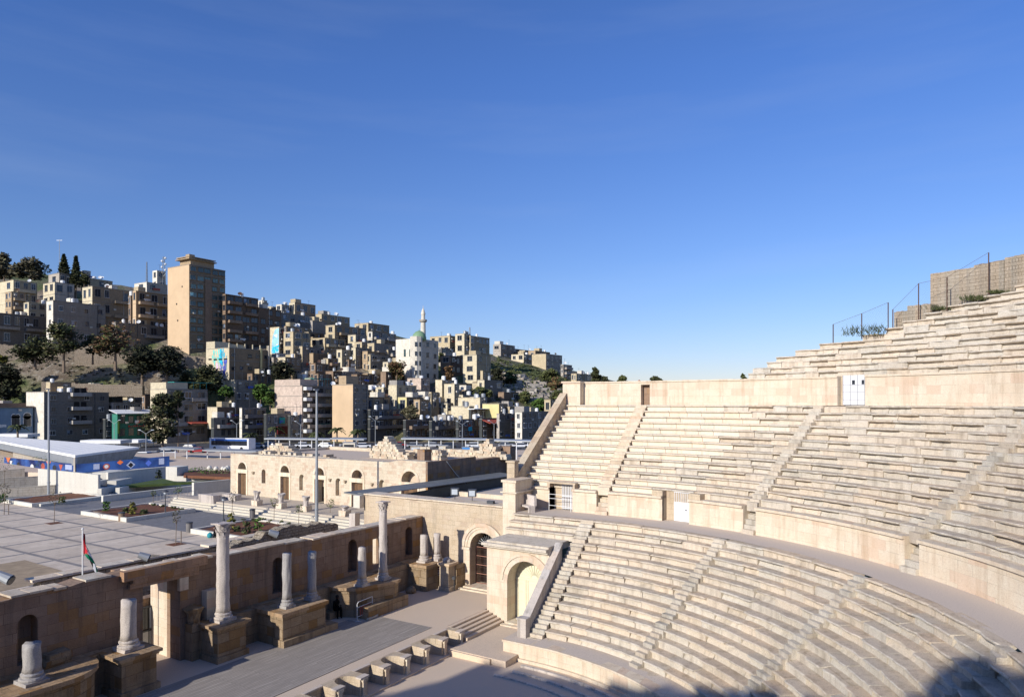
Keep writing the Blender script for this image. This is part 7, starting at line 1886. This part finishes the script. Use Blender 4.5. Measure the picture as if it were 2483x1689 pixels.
# retaining wall under the road on the left hill
for lab, x0, y0, x1, y1, D, hpx in (('rough stone retaining wall below the tower', 440, 858, 512, 868, 243, 55), ('rubble retaining wall behind the rust coloured tree', 180, 845, 330, 852, 245, 28), ('low stone wall at the foot of the slope above the grey block', 100, 925, 345, 935, 226, 14), ('stone retaining wall on the slope at the left edge', -10, 832, 60, 842, 247, 22)):
    a = atD(x0, D); b = atD(x1, D+2); t = thing('retaining_wall', (a.x, a.y, zat(y0+hpx, D)), lab, 'wall'); mb = MB(); n = 12; za, zb_ = zat(y0, D), zat(y1, D); h = hpx*D/F
    for i in range(n):
        p0 = a.lerp(b, i/n); p1 = a.lerp(b, (i+1)/n); z0 = za+(zb_-za)*i/n+rs.uniform(-.2, .2); z1 = z0+rs.uniform(-.1, .1); e = Vector((DX, DY, 0))*1.5
        mb.hexa([(p0.x,p0.y,z0-h-2),(p1.x,p1.y,z0-h-2),(p1.x+e.x,p1.y+e.y,z0-h-2),(p0.x+e.x,p0.y+e.y,z0-h-2)], [(p0.x,p0.y,z0),(p1.x,p1.y,z1),(p1.x+e.x,p1.y+e.y,z1),(p0.x+e.x,p0.y+e.y,z0)])
    mb.build('wall', 'hill_wall', t)
# palms
def palm(label, px, yt, yb, D, w=2.6):
    p = atD(px, D); z0, z1 = zat(yb, D), zat(yt, D); t = thing('palm_tree', (p.x, p.y, z0), label, 'palm tree'); mb = MB(); hh = (z1-z0)*.72
    mb.lathe(p.x, p.y, [(.28, z0-.5), (.22, z0+hh*.6), (.3, z0+hh)], 8, .04); mb.build('trunk', 'bark', t); mb = MB(); top = Vector((p.x, p.y, z0+hh))
    for i in range(22):
        a = 2*pi*i/22+rs.uniform(-.1, .1); up = rs.uniform(.15, 1.2); pts = []
        for k in range(6):
            s_ = k/5; pts.append(top+Vector((cos(a)*w*s_*cos(up*.6), sin(a)*w*s_*cos(up*.6), w*(sin(up)*s_-s_*s_*.75))))
        for k in range(5):
            d = (pts[k+1]-pts[k]); n_ = Vector((-sin(a), cos(a), 0))*.38*(1-k*.12); mb.tint = rt(.5, 1.3); mb.quad(pts[k]-n_, pts[k+1]-n_*.8, pts[k+1], pts[k]); mb.quad(pts[k], pts[k+1], pts[k+1]+n_*.8-Vector((0,0,.2)), pts[k]+n_-Vector((0,0,.2)))
    mb.build('fronds', 'leaf_mid', t)
for lab, px, yt, yb, D in (('palm in front of the maroon shop sign', 669, 1030, 1066, 196), ('palm on the pavement right of the mural side street', 606, 1050, 1068, 194), ('low palm under the green shop sign', 768, 1048, 1067, 196), ('taller palm at the corner of the pink five storey block', 817, 1032, 1067, 198), ('palm before the narrow pale five storey block', 868, 1038, 1067, 196), ('palm in front of the light blue old house', 43, 1026, 1058, 186)): palm(lab, px, yt, yb, D)
# street lamps of the avenue
for lab, px, yt, yb, D in (('twin armed street lamp left of the green restaurant', 277, 1017, 1062, 196), ('twin armed street lamp above the blue bus', 574, 1018, 1068, 192), ('twin armed street lamp before the stone house', 729, 1020, 1062, 196), ('twin armed street lamp beside the wide dark grey building', 910, 1008, 1070, 192), ('twin armed street lamp before the cyan sign', 1121, 1020, 1066, 196), ('single tall street lamp near the red tiled awning', 1198, 1018, 1068, 192), ('tall street lamp behind the canopies near the dark tree', 354, 1041, 1090, 160), ('street lamp right of the cream sided corner block', 456, 1045, 1078, 175)):
    street_lamp(lab, px, yb, yt, z=2.4, kind='twin', D=D)
# ---- bus, cars, station
bus = pt3(508, 178, z=2.4); bt = thing('bus', bus, 'blue and white city bus standing in the street', 'bus')
a = atD(508, 178, 2.4); b = atD(603, 174, 2.4); d_ = (b-a).normalized(); n_ = Vector((-d_.y, d_.x, 0)); ln = (b-a).length
def bb(mb, s0, s1, t0, t1, z0, z1): q_ = [a+d_*s0+n_*t0, a+d_*s1+n_*t0, a+d_*s1+n_*t1, a+d_*s0+n_*t1]; mb.hexa([(k.x,k.y,2.4+z0) for k in q_], [(k.x,k.y,2.4+z1) for k in q_])
mb = MB(); bb(mb, 0, ln, 0, 2.5, .45, 1.3); bb(mb, 0, ln, .02, 2.48, 2.9, 3.1); bb(mb, 0, .5, 0, 2.5, 1.3, 2.9); bb(mb, ln-.5, ln, 0, 2.5, 1.3, 2.9); mb.build('body', 'car_white', bt)
mb = MB(); bb(mb, .5, ln-.5, .02, 2.48, 2.45, 2.9); mb.build('upper_panel', 'blue_paint', bt)
for i in range(6): mb = MB(); s0 = .55+i*(ln-1.1)/6; bb(mb, s0, s0+(ln-1.1)/6-.08, .04, 2.46, 1.3, 2.45); mb.build('window', 'glass_dark', bt)
for s0 in (1.6, ln-2.2):
    c = a+d_*s0; MB().tube(c-n_*.02+Vector((0,0,.48)), c+n_*.3+Vector((0,0,.48)), .48, 12).build('wheel', 'tyre', bt)
def car(label, px, D, yaw, mat, z=2.4):
    p = atD(px, D, z); t = thing('parked_car', p, label, 'car'); ca, sa = cos(yaw), sin(yaw); W = lambda x, y, zz: (p.x+x*ca-y*sa, p.y+x*sa+y*ca, z+zz)
    mb = MB()
    def hx(x0, x1, y, z0, z1, i0=0, i1=0, yy=0): mb.hexa([W(x0,-y,z0),W(x1,-y,z0),W(x1,y,z0),W(x0,y,z0)], [W(x0+i0,-y+yy,z1),W(x1-i1,-y+yy,z1),W(x1-i1,y-yy,z1),W(x0+i0,y-yy,z1)])
    hx(-2.15, 2.15, .86, .32, .85, .05, .1, .04); hx(-1.3, .95, .74, 1.3, 1.42, .15, .15, .05); mb.build('body', mat, t)
    mb = MB(); hx(-1.75, 1.3, .82, .851, 1.3, .45, .4, .1); mb.build('window', 'glass_dark', t)
    for x in (-1.35, 1.35):
        for y in (-.8, .8): q_ = Vector(W(x, y, .33)); r_ = Vector(W(x, y*1.08, .33)); MB().tube(q_, r_, .33, 10).build('wheel', 'tyre', t)
CC = ['car_white', 'car_dark', 'car_silver', 'car_red', 'car_white', 'car_silver']
CN = {'car_white': 'white', 'car_dark': 'dark', 'car_silver': 'silver', 'car_red': 'red'}
for i, (px, D, wh) in enumerate(((352, 152, 'under the dark street tree'), (372, 154, 'beside the fence under the dark street tree'), (405, 160, 'right of the dark street tree'), (462, 178, 'before the red shop awning'), (480, 168, 'left of the blue bus'), (622, 186, 'behind the first station canopy'), (655, 188, 'below the maroon shop sign'), (690, 186, 'near the stone house lamp'), (735, 188, 'at the foot of the stone house'), (790, 187, 'under the green shop sign'), (842, 190, 'before the orange sided block'), (880, 186, 'before the narrow pale block'), (930, 188, 'below the wide dark grey building'), (965, 190, 'at the right of the wide dark grey building'), (1005, 188, 'before the low dark shop row'), (1050, 189, 'before the corrugated roofed shops'), (1090, 187, 'left of the cyan sign'), (1150, 188, 'right of the cyan sign'), (1185, 190, 'under the red tiled awning'), (1225, 189, 'before the pale grey house'), (1262, 187, 'just left of the balustrade'))):
    m_ = CC[(i*5+i//3) % 6]; car(CN[m_]+' car parked in the street '+wh, px, D, atan2(RY, RX)+(.2 if i % 3 else -.15), m_)
# bus station canopies
for i, (x0, x1, y, D, n, lab) in enumerate(((800, 882, 1062, 158, 3, 'open flat station canopy on thin posts behind the hall left part'), (640, 800, 1062, 162, 6, 'long flat station canopy behind the hall roof at centre left'), (972, 1180, 1062, 158, 7, 'long flat station canopy behind the ruined walls'), (1190, 1300, 1066, 150, 4, 'flat station canopy beside the theatre balustrade'), (385, 470, 1085, 140, 3, 'flat station canopy behind the lawn'), (490, 620, 1090, 138, 4, 'flat station canopy left behind the hall corner'))):
    a = atD(x0, D); b = atD(x1, D-4); z_ = zat(y, D); t = thing('station_canopy', (a.x, a.y, 2.4), lab, 'canopy'); e = Vector((DX, DY, 0))*3.5
    mb = MB(); mb.hexa([(a.x,a.y,z_-.25),(b.x,b.y,z_-.25),(b.x+e.x,b.y+e.y,z_-.25),(a.x+e.x,a.y+e.y,z_-.25)], [(a.x,a.y,z_),(b.x,b.y,z_),(b.x+e.x,b.y+e.y,z_+.1),(a.x+e.x,a.y+e.y,z_+.1)]); mb.build('roof', 'steel_grey', t)
    for k in range(n):
        p = a.lerp(b, (k+.3)/n); MB().tube((p.x+e.x*.2, p.y+e.y*.2, 2.4), (p.x+e.x*.2, p.y+e.y*.2, z_-.25), .11, 6).build('post', 'steel_white', t)
for i, (px, D, m_, w_, h_, lab) in enumerate(((965, 150, 'blue_bright', 1.6, 2.6, 'blue lit vending booth behind the ruined wall stack'), (1030, 150, 'blue_bright', 1.8, 2.4, 'small blue framed kiosk under the long canopy'), (1135, 149, 'blue_bright', 2.4, 2.6, 'bright blue advertising panel kiosk right of centre'), (1160, 149, 'car_white', 2.2, 2.6, 'white advertising panel kiosk beside the blue one'), (1075, 151, 'render_white', 1.8, 2.8, 'white ticket booth under the long canopy'), (848, 152, 'render_white', 2.6, 3.4, 'white panel booth under the left canopy'), (1010, 151, 'render_grey', 2.4, 2.8, 'grey ticket booth under the long canopy'), (1183, 148, 'render_grey', 2.0, 2.8, 'grey booth at the right end of the long canopy'))):
    p = atD(px, D, 2.4); t = thing('kiosk', p, lab, 'kiosk'); mb = MB(); mb.obox((p.x, p.y), YAW+pi/2, w_/2, .8, 2.4, 2.4+h_); mb.build('body', m_, t); mb = MB(); q_ = p-Vector((DX, DY, 0))*.83; mb.obox((q_.x, q_.y), YAW+pi/2, w_/2-.25, .02, 2.9, 2.0+h_); mb.build('panel', 'glass_dark' if i % 2 else 'lamp_glass', t); mb = MB(); mb.obox((p.x, p.y), YAW+pi/2, w_/2+.15, .95, 2.4+h_, 2.5+h_); mb.build('roof', 'steel_grey', t)
# summit wall, fence, weeds above the upper rows
R9 = RS0+13.5*DS
def hw(lab, pxa, pxb, R, y0a, y1b, ybot, mat='ashlar_tan', steps=None):
    ta = -angpx(pxa, R); tb = -angpx(pxb, R); t = thing('concrete_wall', (*P(ta, R), 18), lab, 'wall'); mb = MB(); n = 14
    for i in range(n):
        a = ta+(tb-ta)*i/n; b = ta+(tb-ta)*(i+1)/n; k = i/n
        da = depth(P(a, R)); y = y0a+(y1b-y0a)*(int(k*3)/2 if steps else k); z1 = zat(y, da); zb_ = 17.0
        mb.tint = rt(.9, 1.08); mb.prism([P(a, R), P(b, R), P(b, R+1), P(a, R+1)], zb_, z1)
    mb.build('wall', mat, t); return t
def hseg(lab, segs, R, mat='summit_wall'):
    t = thing('concrete_wall', (*P(-angpx(segs[0][0], R), R), 18), lab, 'wall')
    for (pa, pb, ya, yb) in segs:
        ta = -angpx(pa, R) if pa < 2483 else -angpx(2483, R)+(pa-2483)*.0006; tb = -angpx(pb, R) if pb <= 2483 else -angpx(2483, R)+(pb-2483)*.0006
        n = 6; mb = MB(); z = zat((ya+yb)/2, depth(P((ta+tb)/2, R))) if pb <= 2483 else zl
        zl = z
        for i in range(n):
            a = ta+(tb-ta)*i/n; b = ta+(tb-ta)*(i+1)/n; mb.tint = rt(.92, 1.06)
            mb.prism([P(a, R), P(b, R), P(b, R+1), P(a, R+1)], 16.5, z+random.uniform(-.03, .03))
        mb.build('wall', mat, t)
hseg('weathered brownish retaining wall above the top rows at the right edge', [(2256, 2362, 662, 650), (2362, 2434, 642, 631), (2436, 2483, 624, 617), (2483, 3000, 610, 600)], RS0+12.6*DS)
hseg('lower stub of the brown retaining wall at its left end', [(2168, 2200, 757, 752), (2200, 2256, 742, 735)], RS0+10*DS)
posts = ((2020, 786, 814), (2090, 760, 798), (2154, 733, 778), (2165, 750, 776), (2227, 687, 760), (2297, 672, 740), (2398, 612, 712))
fn = None; prev = None
for i, (px, yt, yb) in enumerate(posts):
    k = min(14, max(0, int((2483-px)/1000))); R = RS0+(5.5+ (px-2020)/60)*DS
    t_ = -angpx(px, R); D = depth(P(t_, R)); p = Vector((*P(t_, R), zat(yb+6, D)))
    if fn is None: fn = thing('wire_fence', p, 'rusty wire fence on thin posts along the top of the ruined rows', 'fence')
    top = Vector((p.x, p.y, zat(yt, D))); mb = MB(); mb.tube(p-Vector((0,0,.5)), top, .035, 6); mb.build('post', 'rust', fn)
    if prev and i not in (3,):
        a, b = prev; mb = MB(); mb.add([a[0][:], (p+Vector((0,0,.1)))[:], top[:], a[1][:]], [(0,1,2,3)], [[0,0,(p-a[0]).length,0,(p-a[0]).length,(top-p).length,0,(a[1]-a[0]).length]]); mb.build('mesh', 'wire_mesh', fn)
        mb = MB(); mb.tube(a[1], top, .012, 4); mb.build('wire', 'rust', fn)
    prev = ((p+Vector((0,0,.1)), top), 0) if True else None
rs = random.Random(8)
mb = MB()
for (x0, x1, ya, yb, R_, h) in ((2040, 2140, 812, 790, RS0+5.6*DS, 18), (2250, 2300, 748, 745, RS0+10.4*DS, 14), (2330, 2385, 726, 716, RS0+11.2*DS, 12), (2400, 2440, 708, 702, RS0+12*DS, 8)):
    for i in range(240):
        k = rs.random(); px = x0+(x1-x0)*k; t_ = -angpx(px, R_, -60, 5) if i % 8 == 0 or True and i < 1 else t_+rs.uniform(-.004, .004)
        D = depth(P(t_, R_)); q_ = P(t_, R_+rs.uniform(-.2, .5)); y = ya+(yb-ya)*k; z_ = zat(y+4, D); hh = h*D/F*rs.uniform(.3, 1); a = rs.random()*6.3; s_ = .045
        mb.tint = rt(.5, 1.6); tip = (q_[0]+cos(a)*hh*.6, q_[1]+sin(a)*hh*.6, z_+hh); mb.add([(q_[0]-s_, q_[1], z_), (q_[0]+s_, q_[1]+s_, z_), tip], [(0,1,2)])
struct('weeds', mb, 'leaf_mid', kind='stuff')
# red roof tip
p = atD(1550, 230); t = thing('tiled_roof', (p.x, p.y, zat(940, 230)), 'small red tiled roof tip showing over the theatre wall', 'roof'); mb = MB(); c = (p.x, p.y, zat(920, 230)); r_ = 1.6; zz = zat(932, 230)
mb.add([(p.x-r_,p.y-r_,zz),(p.x+r_,p.y-r_,zz),(p.x+r_,p.y+r_,zz),(p.x-r_,p.y+r_,zz),c], [(0,1,4),(1,2,4),(2,3,4),(3,0,4)]); mb.build('roof', 'red_tile', t)
mb = MB(); mb.box(p.x-1.4, p.x+1.4, p.y-1.4, p.y+1.4, 0, zz); mb.build('wall', 'render_pink', t)

def bigtree(label, x, y, zb, zt, w, mat, n=1800):
    t = thing('tree', (x, y, zb-4), label, 'tree'); rs = random.Random(int(x*9+y)); mb = MB(); mb.tube((x,y,zb-6), (x,y,zb+(zt-zb)*.4), .3, 8, .15); cl = []
    H = zt-zb
    for k in range(22):
        an = rs.random()*6.3; el = rs.uniform(-.8, 1); rr = sqrt(1-el*el)*rs.uniform(.3, .85); c = Vector((x+w*rr*cos(an), y+w*rr*sin(an), zb+H*(.5+.42*el))); cl.append((c, rs.uniform(.3, .5)*min(w, H*.5)))
        if k < 9: mb.tube((x,y,zb+H*.25), c, .1, 5, .03)
    mb.build('trunk', 'bark', t); mb = MB()
    for i in range(n):
        c, r = rs.choice(cl); v = Vector((rs.gauss(0,1), rs.gauss(0,1), rs.gauss(0,1))).normalized()*r*(rs.random()**.4); pos = c+v; u = Vector((rs.gauss(0,1), rs.gauss(0,1), rs.gauss(0,.7))).normalized(); q = u.orthogonal().normalized(); s_ = .3*rs.uniform(.6, 1.5); mb.tint = rt(.5, 1.3)
        mb.quad(pos-u*s_-q*s_*.5, pos+u*s_-q*s_*.7, pos+u*s_+q*s_*.5, pos-u*s_*.8+q*s_*.6)
    mb.build('crown', mat, t)
rw_ = thing('shade_caster_wall', (-43.5, -8, 16), 'rough stone wall along the western rim above the theatre rows', 'wall'); mb = MB(); rs = random.Random(2)  # unseen wall added behind the camera to shape the foreground shadow
KP = [(10.5, 23.5), (3, 24.0), (-4, 25.2), (-8, 25.3), (-11.5, 25.3), (-14, 26.6), (-17, 28.4), (-30, 31)]  # top heights shaped to the shadow edge the wall should cast
y = 10.5
while y > -30:
    for (ya, za), (yb, zb_) in zip(KP, KP[1:]):
        if y <= ya and y > yb: z_ = za+(zb_-za)*(y-ya)/(yb-ya)
    w_ = rs.uniform(.5, 1.4); mb.box(-44.2, -43.2, y-w_+.01, y, 15, z_+rs.uniform(-.3, .2)); y -= w_
mb.build('wall', 'rubble', rw_)
for i, (y, zt_, w, lab) in enumerate(((9, 22.3, 2.4, 'northernmost'), (4.5, 23.2, 2.8, 'second'), (0, 23.7, 2.8, 'third'), (-4.5, 24.2, 2.8, 'fourth'), (-8.5, 24.3, 2.4, 'fifth'), (-13, 27.6, 2.8, 'sixth'), (-18, 30, 3.4, 'seventh'), (-24, 31.5, 3.8, 'southernmost'))):
    bigtree('broad tree on the western rim of the theatre, '+lab+' from the stage end', -43.5, y, 18.5, zt_, w, 'leaf_dark', 4200)
# ---------------------------------------------------------------- camera, light
cam = bpy.data.cameras.new('camera'); co = bpy.data.objects.new('camera', cam); COL.objects.link(co)
co.location = CAM; co.rotation_euler = (radians(90), 0, YAW-pi/2)
cam.sensor_width = 36; cam.lens = 36*F/2483; cam.shift_y = (YH-844.5)/2483; cam.clip_start = .1; cam.clip_end = 6000
S.camera = co
SUNV = Vector((6.6, -.95, -2.75)).normalized()
sun = bpy.data.lights.new('sun', 'SUN'); so = bpy.data.objects.new('sun', sun); COL.objects.link(so)
sun.energy = 5.0; sun.angle = radians(.53); sun.color = (1.0, .94, .84)
so.rotation_euler = SUNV.to_track_quat('-Z', 'Y').to_euler()
w = bpy.data.worlds.new('World'); S.world = w; w.use_nodes = True; nt = w.node_tree
bg = nt.nodes['Background']; sky = nt.nodes.new('ShaderNodeTexSky'); sky.sky_type = 'NISHITA'; sky.sun_disc = False
sky.sun_elevation = math.asin(-SUNV.z); az = atan2(-SUNV.x, -SUNV.y); sky.sun_rotation = az
sky.air_density = 1.0; sky.dust_density = .4; sky.ozone_density = 3.0; sky.altitude = 800
tc = nt.nodes.new('ShaderNodeTexCoord'); sp = nt.nodes.new('ShaderNodeSeparateXYZ'); nt.links.new(tc.outputs['Generated'], sp.inputs[0])
rp = nt.nodes.new('ShaderNodeValToRGB'); rp.color_ramp.elements[0].position = 0; rp.color_ramp.elements[0].color = (.98, .87, 1.0, 1); rp.color_ramp.elements[1].position = .42; rp.color_ramp.elements[1].color = (.70, .96, 1.5, 1)
e_ = rp.color_ramp.elements.new(.16); e_.color = (.85, .945, 1.24, 1)
nt.links.new(sp.outputs[2], rp.inputs[0]); mx = nt.nodes.new('ShaderNodeVectorMath'); mx.operation = 'MULTIPLY'; nt.links.new(sky.outputs[0], mx.inputs[0]); nt.links.new(rp.outputs[0], mx.inputs[1])
cm = nt.nodes.new('ShaderNodeMapping'); cm.inputs['Scale'].default_value = (1.1, 1.1, 9); cm.inputs['Rotation'].default_value = (.05, .08, 0); nt.links.new(tc.outputs['Generated'], cm.inputs[0])
cn = nt.nodes.new('ShaderNodeTexNoise'); cn.inputs['Scale'].default_value = 1.6; cn.inputs['Detail'].default_value = 7; cn.inputs['Roughness'].default_value = .55; nt.links.new(cm.outputs[0], cn.inputs['Vector'])
cr = nt.nodes.new('ShaderNodeValToRGB'); cr.color_ramp.elements[0].position = .48; cr.color_ramp.elements[0].color = (0,0,0,1); cr.color_ramp.elements[1].position = .8; cr.color_ramp.elements[1].color = (.09,.09,.09,1); nt.links.new(cn.outputs['Fac'], cr.inputs[0])
cx = nt.nodes.new('ShaderNodeMix'); cx.data_type = 'RGBA'; nt.links.new(cr.outputs[0], cx.inputs[0]); nt.links.new(mx.outputs[0], cx.inputs[6]); cx.inputs[7].default_value = (5.2, 6.0, 7.4, 1)
nt.links.new(cx.outputs[2], bg.inputs[0]); bg.inputs[1].default_value = .11
S.view_settings.view_transform = 'Standard'; S.view_settings.look = 'None'; S.view_settings.exposure = 0
S.cycles.max_bounces = 4; S.cycles.diffuse_bounces = 2; S.cycles.glossy_bounces = 2; S.cycles.use_denoising = True
